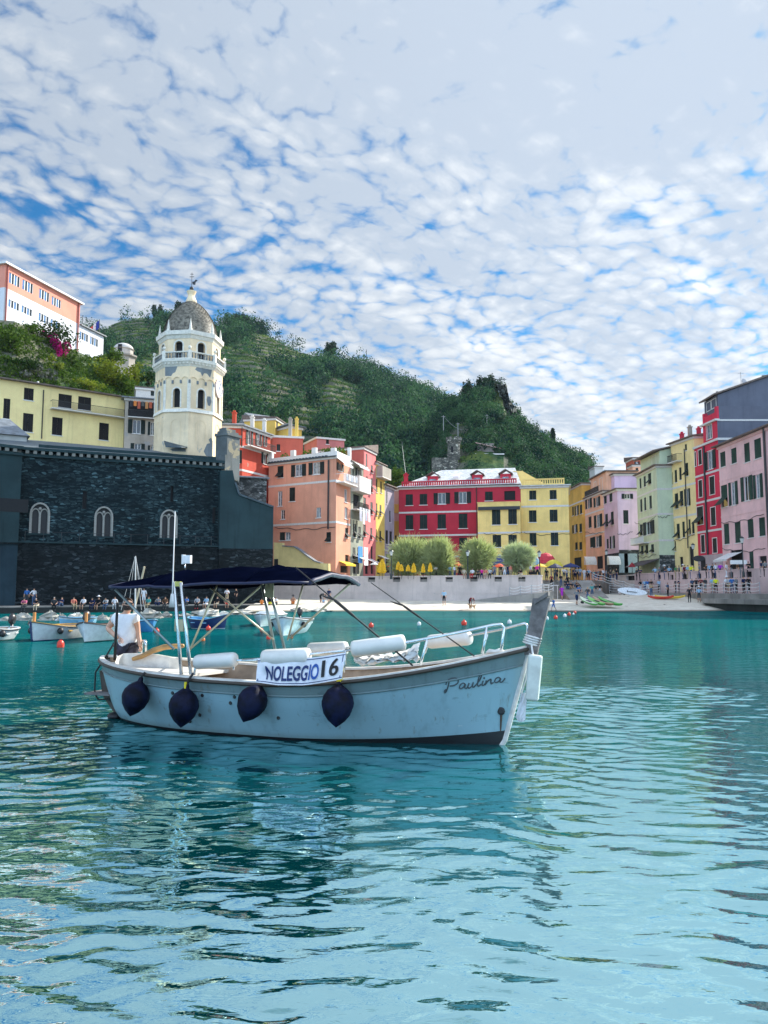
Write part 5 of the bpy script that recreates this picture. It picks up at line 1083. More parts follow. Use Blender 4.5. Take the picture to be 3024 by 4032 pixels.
def bluff_z(px,D):
    Dr=bluff_dr(px);zr=np.interp(px,[-600,17,405,520,640,760],[43.5,43.2,43,38.5,33,22]);zb=np.interp(px,[-600,0,300,489,640,760],[28.5,28,27,26,23,18])
    D0=bluff_d0(px);s=np.clip((D-D0)/(Dr-1-D0),0,1);return zb+(zr-zb)*s+.5*fbm(px*.006,D*.05,61,3)*np.clip(1-s,0,1)
PXb,Sb=np.meshgrid(np.arange(-600,780,12.),np.concatenate([np.linspace(0,1,50),[1.3,1.8]]));Db=bluff_d0(PXb)+(bluff_dr(PXb)-bluff_d0(PXb))*Sb;Zb=bluff_z(PXb,Db);Zb=np.where(Sb > 1.2,Zb-(Sb-1)*14,Zb)
i=np.arange(PXb.size).reshape(PXb.shape)
tag(mesh_np('hill_garden',np.stack([((PXb-1512)/FPX*Db).ravel(),Db.ravel(),Zb.ravel()],1),np.stack([i[:-1,:-1],i[:-1,1:],i[1:,1:],i[1:,:-1]],-1).reshape(-1,4),bpy.data.materials['hill_ground']),kind='structure')
def on_bluff(px,py):
    r_=ray(px,py);d0,d1=float(bluff_d0(px)),float(bluff_dr(px))
    for D in np.arange(d0,d1,.25):
        x=r_.x/r_.y*D;z=EYE+r_.z/r_.y*D
        if z <= bluff_z(np.array([px]),np.array([D]))[0]:return Vector((x,D,z))
    return Vector((r_.x/r_.y*d1,d1,EYE+r_.z/r_.y*d1))
rw0,rw1=at(*c1(630,990),134),at(*c1(890,1075),142);frw=Fac(rw0.xy,rw1.xy)
mb=MB();mb.hexa([frw.p(0,rw0.z-3,-1),frw.p(0,rw0.z-3,.6),frw.p(frw.L,rw1.z-2,.6),frw.p(frw.L,rw1.z-2,-1)],[frw.p(0,at(*c1(630,912),134).z,-1),frw.p(0,at(*c1(630,912),134).z,.3),frw.p(frw.L,at(*c1(890,1035),142).z,.3),frw.p(frw.L,at(*c1(890,1035),142).z,-1)])
tag(mb.build('retaining_wall',stone_wall('garden_stone',(.16,.15,.12),(.36,.33,.26),(.10,.09,.07),1.5,3.0),loc=tuple(rw0)),'sunlit rubble retaining wall under the white school annex','wall')
pc=at(*c1(1150,1060),158);tcp=thing('chapel_turret','little pale domed turret on the hillside left of the bell tower','turret',pc)
h1,h2,h3=at(*c1(0,1000),158).z,at(*c1(0,950),158).z,at(*c1(0,887),158).z
MB().lathe((pc.x,pc.y,pc.z-4),[(2.4,0),(2.4,h1-pc.z+3.4),(2.8,h1-pc.z+3.7),(2.8,h1-pc.z+4)],8).build('base',M_grey_w,tcp)
MB().lathe((pc.x,pc.y,h1),[(1.95,0),(1.95,h2-h1),(2.2,h2-h1+.15)],12).build('drum',plaster('turret_plaster',(.55,.50,.44),.4),tcp)
MB().lathe((pc.x,pc.y,h2+.1),[(2.05*math.cos(a),(h3-h2)*math.sin(a)) for a in [math.pi/2*k/8 for k in range(8)]]+[(.05,h3-h2)],16).build('dome',plaster('turret_dome',(.52,.5,.47),.4),tcp,smooth=True)
MB().box(pc.x-.5,pc.x+.3,pc.y-2.05,pc.y-1.8,h1+.5,h1+1.9).build('opening',M_hole,tcp)
box_house('white_shed','small white flat roofed house among the greenery left of the bell tower',c3,808,935,118,116,117,5,M_white,[('c',895,135,915,165)],z0=20,roof=('flat',.2,.2))
def cable(t,f,p0,p1,sag=.35):
    a,b=f.uz(*p0),f.uz(*p1);MB().tube([f.p(a[0]+(b[0]-a[0])*k,a[1]+(b[1]-a[1])*k-sag*(4*k*(1-k))-.12*math.sin(k*21),.07) for k in np.linspace(0,1,15)],.035,4).build('cable',M_iron,t)
cable(typ,fyp[0],c5(1195,676),c5(1550,682));cable(tb,fbm_[0],c5(888,682),c5(1185,672));cable(tg_,fg[0],c5(245,706),c5(835,700));cable(ts,fs[0],c4(515,1162),c4(1045,1155))
cable(tgn,fgn[0],c6(605,1218),c6(772,1165),.9);cable(tgn,fgn[1],c6(785,1172),c6(880,1160),.3);cable(tgn,fgn[0],c6(610,1490),c6(775,1470));cable(tpi,fpi[0],c6(1290,1222),c6(1630,1150));cable(tpi,fpi[0],c6(1300,1425),c6(1640,1420),.5);cable(tyr,fyr[0],c6(900,1360),c6(1080,1310));cable(tpc,fpc[0],c6(200,1290),c6(350,1300));cable(tlv,flv[1],c6(462,1310),c6(585,1290))
# ================================================================== TREES, GARDENS, HILL DETAILS, PIAZZA FURNITURE
M_bark=plain('bark',(.07,.05,.035),.9,bump=.4)
M_tam=leafy('tamarisk_foliage',(.33,.36,.17),(.58,.59,.34),.5,1.0)
M_tam2=leafy('tamarisk_pale_foliage',(.38,.42,.28),(.60,.62,.42),.5,1.0)
M_gr1=leafy('dark_garden_foliage',(.008,.022,.006),(.035,.075,.015),.2,1.0)
M_gr2=leafy('garden_foliage',(.025,.06,.010),(.10,.16,.025),.35,.9)
M_gr3=leafy('lime_garden_foliage',(.09,.13,.012),(.24,.26,.030),.4,.9)
M_grey_f=leafy('grey_garden_foliage',(.05,.06,.055),(.13,.14,.13),.25,1.0)
M_boug=leafy('bougainvillea_flowers',(.30,.008,.12),(.55,.02,.26),.35,1.4)
M_pine=leafy('pine_foliage',(.006,.020,.010),(.022,.05,.018),.12,.5)
def tree(name,label,base,crown,leaf,mat,tr=.18,flat=.7,shell=.45,group=None,cat='tree',limbs=True):
    t=thing(name,label,cat,base,group);b=Vector(base);mb=MB()
    cx=sum(c[0] for c in crown)/len(crown);cy=sum(c[1] for c in crown)/len(crown);zmin=min(c[2] for c in crown)
    fork=Vector((b.x*.5+cx*.5,b.y*.5+cy*.5,max(b.z+.2,b.z+(zmin-b.z)*.6)))
    mb.tube([b-Vector((0,0,.2)),b.lerp(fork,.5)+Vector((tr*.4,0,0)),fork],[tr*1.25,tr,tr*.8],7)
    if limbs:
        for c in crown[:9]:
            e=Vector(c[:3]);mb.tube([fork,fork.lerp(e,.55)+Vector((0,0,.1)),e],[tr*.6,tr*.35,tr*.12],5)
    mb.build('trunk',M_bark,t)
    V,F=leaves_np(crown,leaf,flat,shell);mesh_np('crown',V,F,mat,t)
    return t
def feathery(cx,cy,z0,w,h,n,per,seed):
    r_=np.random.default_rng(seed);out=[]
    for k in range(n):
        a=r_.random()*6.283;q=r_.random()**.6;zf_=r_.random()
        rad=w/2*q*(math.sin(math.pi*(.16+.72*zf_))**.7)
        out.append((cx+rad*math.cos(a),cy+rad*.8*math.sin(a),z0+h*(.05+.9*zf_),w*.13,w*.13,h*.13,per))
    return out
def plumes(V,F,up=.5):return V,F
for i,(xl,xr,yt,yb,D_,lab,m) in enumerate(((168,455,715,975,97.5,'broad feathery green tamarisk, leftmost above the sea wall beside the closed yellow parasols',M_tam),(438,668,715,985,96.0,'rounded feathery green tamarisk touching the broad one beside it',M_tam),(725,962,720,955,94.5,'feathery tamarisk standing alone before the corner of the crimson house',M_tam),(1048,1265,760,945,93.5,'pale grey green tamarisk before the soft yellow house',M_tam2))):
    cxp,_=c5((xl+xr)/2,0);x=xat(cxp,D_);wd=(xr-xl)*.51236/FPX*D_*.78;zt_=zat(c5(0,yt+55)[1],D_);zb_=zat(c5(0,yb)[1],D_)
    cr=feathery(x,D_,zb_,wd,zt_-zb_,64,120,40+i)
    t=thing('tamarisk_tree',lab,'tree',(x,D_,PZ),'tamarisk trees on the piazza');mb=MB();b=Vector((x,D_,PZ));fk_=b+Vector((.1,0,1.5))
    mb.tube([b,b+Vector((.08,0,.8)),fk_],[.2,.16,.13],7)
    for c in cr[:10]:mb.tube([fk_,fk_.lerp(Vector(c[:3]),.5)+Vector((0,0,.15)),Vector(c[:3])],[.09,.05,.02],5)
    mb.build('trunk',M_bark,t)
    n_=8500;idx_=rng.integers(0,len(cr),n_);C_=np.array([c[:6] for c in cr])[idx_];ctr=np.array([x,D_,zb_+.3*(zt_-zb_)])
    c0=C_[:,:3]+rng.normal(size=(n_,3))*C_[:,3:6]*.9;d=c0-ctr;d /= np.linalg.norm(d,axis=1)[:,None];d += rng.normal(size=(n_,3))*.38;d[:,2] += .25;d /= np.linalg.norm(d,axis=1)[:,None]
    ln=(.5+.65*rng.random(n_))[:,None];sd_=np.cross(d,rng.normal(size=(n_,3)));sd_ /= np.linalg.norm(sd_,axis=1)[:,None];wv=.035
    V=np.stack([c0-sd_*wv,c0+sd_*wv,c0+d*ln+sd_*wv*.3-np.array([0,0,.06]),c0+d*ln-sd_*wv*.3-np.array([0,0,.06])],1).reshape(-1,3)
    mesh_np('crown',V,np.arange(len(V)).reshape(-1,4),m,t)
def shrub(name,label,px,py,w,h,m,leaf=.28,n=900,lobes=6,cat='shrub',group=None,dz=0):
    p=on_bluff(px,py+h*.36);k=p.y/FPX;ww,hh=w*k,h*k;r_=np.random.default_rng(int(px*7+py));ctr=Vector((p.x,p.y,p.z+hh*.38+dz))
    bl=[]
    for q in range(lobes*2):
        bl.append((ctr.x+r_.normal()*ww*.22,ctr.y-.2+r_.normal()*.9,ctr.z+r_.normal()*hh*.18,ww*.24,max(.5,ww*.18),hh*.25,n/(lobes*2)))
    tree(name,label,(p.x,p.y,p.z),bl,leaf,m,.09,.8,.5,group,cat)
SHR=[('garden_bush','big dark leafy bush below the left end of the coral school building',195,1330,250,150,M_gr1,1700),('garden_bush','green bush at the left picture edge below the school',25,1345,130,130,M_gr2,900),
 ('garden_bush','green vine bank hanging from the terrace under the school at far left',90,1300,160,60,M_gr2,800),('garden_bush','dark bush over the left end of the yellow house roof',70,1440,190,80,M_gr1,1000),
 ('garden_bush','grey leaved bush above the middle of the yellow house roof',165,1478,110,70,M_grey_f,600),('garden_bush','grey leaved bush beside the sloping garden fence',75,1480,110,60,M_grey_f,600),
 ('bougainvillea','magenta bougainvillea trailing down the garden wall under the school',240,1385,62,105,M_boug,900),('bougainvillea','thin reddish bougainvillea spray along the terrace edge left of the magenta mass',165,1322,80,30,M_boug,260),
 ('garden_bush','yellow green bush in front of the magenta bougainvillea',220,1450,60,70,M_gr3,500),('fig_tree','large lime green fig tree right of the bougainvillea above the yellow house',415,1480,190,130,M_gr3,1500),
 ('garden_tree','round dark green tree in front of the lime fig tree',470,1520,150,90,M_gr2,1200),('vine_bank','lime green vines spilling towards the yellow house roof',330,1520,150,70,M_gr3,900),
 ('garden_bush','olive green round bush right of the white school annex',450,1405,80,65,M_gr2,700),('garden_bush','dark green bush at the corner of the white school annex',395,1425,55,60,M_gr2,500),
 ('lime_tree','bright yellow green round tree left of the bell tower',525,1475,75,75,M_gr3,800),('garden_tree','small dark tree between the white shed and the bell tower',592,1490,40,60,M_gr1,400),('garden_bush','green bush low on the slope between bougainvillea and fig tree',290,1440,100,60,M_gr2,700)]
for nm,lab,px,py,w_,h_,m,n_ in SHR:shrub(nm,lab,px,py,w_,h_,m,.42,n_,cat='tree' if 'tree' in nm else 'shrub')
r=np.random.default_rng(9);bl=[]
for k in range(1500):
    px=r.uniform(-200,680);D_=r.uniform(float(bluff_d0(px)),float(bluff_dr(px)));z=bluff_z(np.array([px]),np.array([D_]))[0]
    if D_ > np.interp(px,[-600,17,405,620,760],[112,117.5,141,143,146])-1:continue
    bl.append(((px-1512)/FPX*D_,D_,z+.15,.8,.8,.45,26))
V,F=leaves_np(bl,.36,.9,.3);tag(mesh_np('garden_undergrowth',V,F,M_gr2,loc=(-40,110,30)),kind='stuff')
def on_hill(px,py):
    for D_ in np.arange(145,440,.7):
        z=hill_z(np.array([px],float),np.array([D_]))[0][0]
        if EYE+ray(px,py).z/ray(px,py).y*D_ <= z+.3:break
    return Vector((xat(px,D_),D_,z))
def pine(label,px,pyt,pyb,w,D_,name='stone_pine',flatk=.28,m=None,leaf=1.1,per=130,group=None):
    x=xat(px,D_);zt_,zb_=zat(pyt,D_),zat(pyb,D_);k=D_/FPX;r_=np.random.default_rng(int(px));cr=[]
    for q in range(9):cr.append((x+r_.uniform(-.42,.42)*w*k,D_+r_.normal()*1.0,zt_-(zt_-zb_)*flatk*(.45+.5*r_.random()),w*k*.2,1.8,(zt_-zb_)*flatk*.5,per))
    tree(name,label,(x,D_,hill_z(np.array([float(px)]),np.array([float(D_)]))[0][0]-.5),cr,leaf,m or M_pine,.4,.7,.3,group)
pine('wide flat stone pine on the ridge just right of the tower dome',920,1226,1290,85,425,flatk=.55)
pine('flat stone pine on the ridge just left of the tower dome',690,1190,1240,75,425,flatk=.6)
pine('round dark tree on the left ridge above the school annex',590,1200,1250,45,425,'ridge_tree',.9)
pine('small round tree on the ridge where the slope starts falling',1000,1262,1300,26,425,'ridge_tree',.9)
pine('bushy tree on the ridge shoulder above the terraces',1296,1342,1400,62,425,'ridge_tree',.9)
pine('spreading dark tree crowning the rocky knoll',1920,1474,1560,80,263,'knoll_tree',.75,leaf=.7,per=260)
pine('tall dark tree left of the one crowning the knoll',1847,1490,1600,58,261,'knoll_tree',.8,leaf=.7,per=220)
for lab,px,yt,yb,w_,D_ in (('dark slender cypress standing against the sky low on the knoll slope',2190,1692,1765,22,262),('small slender cypress halfway down the knoll slope',2071,1645,1690,14,262)):
    x=xat(px,D_);k=D_/FPX;zt_,zb_=zat(yt,D_),zat(yb,D_);cr=[(x,D_,zb_+(zt_-zb_)*s,w_*k*.5*math.sin(math.pi*(.12+.8*(1-s)))+.1,w_*k*.45,(zt_-zb_)*.13,170) for s in np.linspace(.08,.95,8)]
    tree('cypress',lab,(x,D_,zb_-1.5),cr,.6,M_pine,.2,.5,.4)
pine('leafy pale green tree behind the lavender house',1560,1836,1925,60,150,'garden_tree',.8,M_gr2,.4,260)
mb=MB();r_=np.random.default_rng(4)
M_crag=stone_wall('crag_rock',(.045,.055,.05),(.15,.16,.14),(.03,.035,.03),.35,.25,1.0)
g_=16;pts_={}
for i in range(g_+1):
    for j in range(g_+1):
        px=1962+(2032-1962)*i/g_*(1.0);py=1512+(1640-1512)*j/g_;px2=px+ (j/g_)*22-6
        if i == g_:px2=np.interp(py,[1500,1513,1545,1576,1614,1652],[1985,1994,2000,2007,2036,2053])
        D_=257-5*math.sin(math.pi*i/g_)+2.2*r_.normal()*.5;pts_[i,j]=at(min(px2,np.interp(py,[1500,1513,1545,1576,1614,1652],[1985,1994,2000,2007,2036,2053])),py,D_)
vs=[pts_[i,j] for i in range(g_+1) for j in range(g_+1)]+[pts_[i,j]+Vector((0,9,-1)) for i in range(g_+1) for j in range(g_+1)];N_=(g_+1)**2;q_=lambda i,j:i*(g_+1)+j
fs_=[(q_(i,j),q_(i,j+1),q_(i+1,j+1),q_(i+1,j)) for i in range(g_) for j in range(g_)]+[(q_(g_,j),q_(g_,j+1),N_+q_(g_,j+1),N_+q_(g_,j)) for j in range(g_)]+[(q_(i,0),q_(i+1,0),N_+q_(i+1,0),N_+q_(i,0)) for i in range(g_)]
mb.add(vs,fs_);tag(mb.build('crag',M_crag,loc=tuple(pts_[8,16])),kind='structure')
b=on_hill(*cd(538,725));Dw=b.y;zt_=zat(cd(0,548)[1],Dw);rw=47*.5425/FPX*Dw
M_tw=stone_wall('watchtower_stone',(.10,.10,.085),(.30,.28,.23),(.08,.08,.07),1.6,3.2)
tw=thing('watchtower','small round medieval stone watchtower on the slope above the crimson house','tower',b)
MB().lathe((b.x,b.y,b.z-3),[(rw*1.06,0),(rw*.97,zt_-b.z+2.2),(rw*1.1,zt_-b.z+2.6),(rw*1.1,zt_-b.z+3)],16).build('wall',M_tw,tw)
for k in range(9):
    a=2*math.pi*k/9;MB().bar((b.x+rw*math.cos(a),b.y+rw*math.sin(a),zt_-.1),(b.x+rw*math.cos(a),b.y+rw*math.sin(a),zt_+1.0),.8,.4).build('merlon',M_tw,tw)
mb=MB();mb.box(b.x-.9,b.x-.3,b.y-rw-.02,b.y-rw*.9,b.z+3.4,b.z+5);mb.build('window',M_hole,tw)
wl=on_hill(*cd(445,735));mb=MB();mb.box(wl.x-3,wl.x+3.2,Dw-1.0,Dw+2,b.z-4,zat(cd(0,672)[1],Dw));tag(mb.build('ruined_wall',M_tw,loc=(wl.x,Dw,b.z)),'low ruined stone wall joined to the left of the round watchtower','wall')
cf0=on_hill(*cd(775,610));tcf=thing('hillside_cafe','low pale terrace house with awnings right of the round watchtower','house',cf0);k=cf0.y/FPX
mb=MB();mb.box(cf0.x-2.4,cf0.x+2,cf0.y-1.5,cf0.y+3,cf0.z-3,cf0.z+1.6);mb.build('wall',plaster('cafe_wall',(.26,.24,.22),.5),tcf);mb=MB();mb.hexa([(cf0.x-3,cf0.y-2.3,cf0.z+1.5),(cf0.x+4,cf0.y-2.3,cf0.z-.1),(cf0.x+4,cf0.y+1,cf0.z+.6),(cf0.x-3,cf0.y+1,cf0.z+2.2)],[(cf0.x-3,cf0.y-2.3,cf0.z+1.7),(cf0.x+4,cf0.y-2.3,cf0.z+.1),(cf0.x+4,cf0.y+1,cf0.z+.8),(cf0.x-3,cf0.y+1,cf0.z+2.4)]);mb.build('awning',plain('cafe_awning',(.55,.36,.32),.8),tcf)
mb=MB();mb.box(cf0.x-3.2,cf0.x+4.6,cf0.y-2.6,cf0.y-2.2,cf0.z-1.7,cf0.z-1.4);mb.build('terrace_edge',M_whitep,tcf)
st2=on_hill(*cd(1240,700));mb=MB();q0,q1=at(*cd(1158,630),st2.y),at(*cd(1325,722),st2.y);mb.bar(q0,q1,1.0,.5);mb.bar(q0+Vector((0,0,-2.6)),q1+Vector((1,0,-.8)),.4,.4);tag(mb.build('hillside_stairs',M_white,loc=tuple(st2)),'pale flight of stairs slanting down the knoll slope','stairs') if False else tag(mb.build('hillside_stairway',M_conc,loc=tuple(st2)),'pale stairway slanting down the right side of the knoll','stairs')
POLES=[(385,352,462,'slim pole at the top of the slack wires left of the watchtower'),(463,362,530,'lattice pole rising behind the round watchtower'),(570,415,540,'slim pole standing over the round watchtower'),(786,356,468,'pole on the knoll terrace where the wire ends'),(155,545,685,'pale pole on the shadowed slope nearest the lavender house'),(183,488,600,'slim pole just above the pale pole on the shadowed slope'),(35,512,650,'slim pole at the left of the shadowed slope'),(1103,400,465,'thin mast against the sky on the knoll shoulder')]
tops=[]
for px,yt,yb,lab in POLES:
    p=on_hill(*cd(px,yb));x,y=cd(px,yt);q=at(x,y,p.y);q.x=p.x;tops.append(q)
    t=thing('utility_pole',lab,'pole',p,'poles on the hillside');MB().tube([p-Vector((0,0,1)),q],.13,6).build('post',plain('pale_pole',(.34,.34,.32),.7),t);MB().bar(q+Vector((-.6,0,-.3)),q+Vector((.6,0,-.3)),.1).build('crossarm',plain('pale_pole',(.34,.34,.32),.7),t)
def wire(a,b,sag,lab):
    a,b=Vector(a),Vector(b);mb=MB();mb.tube([a.lerp(b,s)-Vector((0,0,sag*4*s*(1-s))) for s in np.linspace(0,1,13)],.045,4);tag(mb.build('overhead_wire',plain('wire_grey',(.30,.31,.30),.6),loc=tuple(a)),lab,'wire')
wire(tops[0],tops[5],2.0,'slack wire running from the upper pole down to the shadowed slope');wire(tops[1],tops[3],4.5,'sagging wire from the lattice pole to the knoll terrace pole')
wire(tops[4],at(*c5(300,290),127.5),1.0,'wire dropping from the pale pole to the crimson house roof');wire(tops[5],on_hill(*cd(345,672))+Vector((0,0,1)),5,'wire looping low across the shadowed slope')
ms=at(*cd(868,140),258);mt=at(*cd(866,85),258);t=thing('summit_cross','thin antenna mast with crossbars on the knoll summit','mast',ms);MB().tube([ms-Vector((0,0,3)),mt],.12,5).build('mast',M_iron,t);mb=MB();mb.bar(mt+Vector((-2,0,-.7)),mt+Vector((2,0,-.7)),.16);mb.bar(mt+Vector((-1,0,-1.6)),mt+Vector((1,0,-1.6)),.12);mb.build('crossbar',M_iron,t)
mr0=at(*cc(1336,300),428);t=thing('radio_mast','thin mast on the ridge skyline at the middle of the slope','mast',mr0);MB().tube([mr0-Vector((0,0,4)),at(*cc(1336,247),428)],.16,5).build('pole',M_iron,t)
M_py=plain('parasol_yellow',(.72,.40,.01),.8,var=.2)
def closed_parasol(px,D_,yt,yb,lab,wide=1.0):
    x=xat(px,D_);zt_,zb_=zat(yt,D_),zat(yb,D_);t=thing('closed_parasol',lab,'parasol',(x,D_,PZ),'closed yellow parasols on the piazza')
    MB().tube([(x,D_,PZ),(x,D_,zt_+.06)],.03,6).build('pole',M_iron,t);h=zt_-zb_;mb=MB();n_=12;prof=[(.20,0),(.30,h*.12),(.22,h*.45),(.24,h*.55),(.12,h*.85),(.04,h)]
    b0=len(mb.v)
    for r_,z_ in prof:
        for j in range(n_):a=2*math.pi*j/n_;q=r_*wide*(1.15 if j % 2 else .72);mb.v.append((x+q*math.cos(a),D_+q*math.sin(a),zb_+z_))
    for i in range(len(prof)-1):
        for j in range(n_):mb.f.append((b0+i*n_+j,b0+i*n_+(j+1) % n_,b0+(i+1)*n_+(j+1) % n_,b0+(i+1)*n_+j));mb.m.append(0)
    mb.build('canopy',M_py,t)
for k,(x,yt,yb,wide,lab) in enumerate(((84,905,985,1.0,'slim closed yellow parasol at the left end of the piazza wall'),(108,880,990,1.7,'fat closed yellow parasol, biggest of the row, near the white awnings'),(231,900,965,1.1,'closed yellow parasol under the left edge of the broad tamarisk'),(255,920,975,1.0,'short closed yellow parasol just right of the taller one under the broad tamarisk'),(307,925,975,1.0,'closed yellow parasol in the shade below the middle of the broad tamarisk'),(350,910,985,1.1,'closed yellow parasol below the right half of the broad tamarisk'),(423,915,985,.9,'slim closed yellow parasol below the gap between the two left tamarisks'),(477,908,980,1.0,'closed yellow parasol below the left edge of the rounded tamarisk'))):
    px,y0=c5(x,yt);closed_parasol(px,94+.4*k % 3 if False else 95.0-.3*k,y0,c5(0,yb)[1],lab,wide)
def open_parasol(cx_,yt,yb,w_,D_,col,lab,dome=False,c=c5):
    px,y0=c(cx_,yt);x=xat(px,D_);zt_,zb_=zat(y0,D_),zat(c(0,yb)[1],D_);sc_={id(c5):.51236,id(c6):.49668}.get(id(c),.30139);rad=w_*sc_/2/FPX*D_;n_=8 if not dome else 12
    t=thing('open_parasol',lab,'parasol',(x,D_,PZ),'open parasols on the piazza');MB().tube([(x,D_,PZ),(x,D_,zt_+.1)],.04,6).build('pole',M_iron,t)
    h=zt_-zb_;prof=[(rad,0),(rad,h*.12),(rad*.55,h*.6),(.05,h)] if not dome else [(rad,0),(rad*.93,h*.3),(rad*.72,h*.65),(rad*.4,h*.9),(.05,h)]
    mb=MB();mb.lathe((x,D_,zb_),prof,n_);mb.build('canopy',plain('parasol_%02d%02d%02d' % tuple(int(v*99) for v in col),col,.75),t)
B_=(.012,.03,.18);N_v=(.010,.016,.06)
for a in ((1010,915,945,115,100,(.70,.08,.02),'orange red parasol in front of the blue dome at the terrace wing'),(1005,845,930,130,108,B_,'big royal blue domed parasol before the yellow terrace wing',True),(1285,850,925,75,106,(.20,.38,.52),'pale blue domed parasol peeking out left of the red dome',True),(1370,832,915,160,110,(.55,.03,.05),'big red domed parasol against the soft yellow wall',True),(1430,885,945,145,105,(.62,.50,.05),'yellow domed parasol in front of the red dome',True),(1228,915,940,85,99,(.06,.42,.42),'turquoise flat parasol right of the pale tamarisk'),(1325,915,942,100,100,(.75,.46,.03),'flat golden parasol below the big red dome'),(1440,915,950,125,101,N_v,'navy parasol over the crowd just right of the golden one'),(1560,912,945,150,106,(.012,.025,.12),'wide navy parasol at the mouth of the dark street'),(185,915,940,75,104,(.66,.07,.03),'red parasol at left between the white awnings and broad tamarisk'),(690,905,935,85,103,(.70,.16,.03),'orange parasol between the second and third tamarisks'),(1090,920,945,80,103,(.62,.14,.05),'orange parasol half hidden behind the pale tamarisk'),(45,905,925,70,106,(.6,.62,.6),'white parasol beside the white shop awnings')):
    open_parasol(*a[:7],dome=len(a) > 7)
open_parasol(1466,215,275,90,112,(.25,.01,.02),'dark red parasol in the shade below the sage green house',c=ce)
M_lampg=plain('lamp_glass',(.55,.56,.52),.2,0,.6);M_lamppost=plain('lamp_post_dark',(.02,.03,.03),.5)
def lamp(c,x,yt,yb,D_,zg_,lab):
    px,y0=c(x,yt);X_=xat(px,D_);zt_=zat(y0,D_);t=thing('street_lamp',lab,'street lamp',(X_,D_,zg_),'old lanterns round the harbour')
    MB().lathe((X_,D_,zg_),[(.16,0),(.14,.5),(.07,.7),(.05,(zt_-zg_)-.9),(.12,(zt_-zg_)-.75)],8).build('post',M_lamppost,t)
    MB().lathe((X_,D_,zt_-.75),[(.12,0),(.24,.48)],6).build('lantern',M_lampg,t);MB().lathe((X_,D_,zt_-.27),[(.28,0),(.18,.14),(.05,.2),(.03,.3)],6).build('lantern_cap',M_lamppost,t)
for a in ((c5,177,805,1000,93.3,PZ,'old lantern on a dark post before the broad tamarisk'),(c5,767,808,1000,91.8,PZ,'old lantern on a dark post before the lone tamarisk'),(c5,1320,813,1010,91.0,PZ,'old lantern on a dark post before the big red domed parasol'),(c6,1471,1330,1590,84.6,3.5,'lantern on a tall dark post in front of the dusty pink house'),(c6,1078,1385,1590,98.0,3.5,'lantern on a dark post in front of the scarlet house'),(c6,387,1437,1600,112,PZ,'lantern before the lilac corner house')):lamp(*a)
f=fpi[0];sg=thing('shop_sign','small white hanging shop sign at the awning of the pink house','sign',f.p(5,PZ,2.2));h=f.rect(*c6(1395,1528),*c6(1455,1546));mb=MB();q=at(*c6(1425,1537),85.5);mb.box(q.x-.9,q.x+.9,q.y-.05,q.y+.05,q.z-.22,q.z+.22);mb.build('board',M_whitep,sg)
q=at(*c6(1112,1508),97.5);mb=MB();mb.lathe(q,[(.75,-.06),(.75,.06)],14,0,(0,-1,0),0,1.0,.5);tag(mb.build('oval_sign',M_iron,loc=tuple(q)),'dark oval hanging sign before the scarlet house','sign')
# ================================================================== BOATS
def bow_stern(bpx,bpy_,spx,spy):
    b=gz(bpx,bpy_,0);s=gz(spx,spy,0);d=b-s;return (b+s)/2,math.atan2(d.y,d.x),d.length
class Boat:
    """local frame: x to the bow, y to port, z up, waterline at z = 0"""
    def __init__(s,loc,ang,L,beam,zm,zb,zs_,rake=.29,round_=.42,stern_p=3.2,draft=.4,stern_out=.4):
        s.loc=Vector(loc);s.ang=ang;s.h=L/2;s.B=beam/2;s.zm,s.zb,s.zs=zm,zb,zs_;s.rake,s.draft,s.sp,s.so=rake,draft,stern_p,stern_out
        s.c,s.s_=math.cos(ang),math.sin(ang)
    def world(s,x,y,z=0.0):return Vector((s.loc.x+x*s.c-y*s.s_,s.loc.y+x*s.s_+y*s.c,s.loc.z+z))
    def local(s,p):dx,dy=p.x-s.loc.x,p.y-s.loc.y;return Vector((dx*s.c+dy*s.s_,-dx*s.s_+dy*s.c,p.z-s.loc.z))
    def pix(s,px,py,y):
        r_=ray(px,py);ny=Vector((-s.s_,s.c));k=(y+s.loc.x*ny.x+s.loc.y*ny.y)/(r_.x*ny.x+r_.y*ny.y);return s.local(Vector((r_.x*k,r_.y*k,EYE+r_.z*k)))
    def sheer(s,u):return s.zm+((s.zb-s.zm)*u**1.9 if u > 0 else (s.zs-s.zm)*u*u)
    def half(s,u):return s.B*(max(0,1-abs(u)**2.1)**.80 if u > 0 else max(0,1-abs(u)**s.sp)**.72)
    def bowx(s,z):return s.h+s.rake*z if z > 0 else s.h+z*.8
    def sternx(s,z):return s.h+s.so*math.sqrt(max(0,z)) if z > 0 else s.h+z*1.1
    def pt(s,u,t,side=-1,inset=0.0):
        zs_=s.sheer(u);z=-s.draft+(zs_+s.draft)*t
        x=u*s.bowx(z) if u > 0 else u*s.sternx(z)
        e=.34+.55*max(0,u)**1.5+.25*max(0,-u)**3;y=s.half(u)*(t**e)
        return Vector((x*(1-inset*.0),side*max(0.0,y-inset),z))
    def u_at(s,x,t=1.0):
        lo,hi=-1.0,1.0
        for _ in range(40):
            m=(lo+hi)/2
            if s.pt(m,t).x < x:lo=m
            else:hi=m
        return (lo+hi)/2
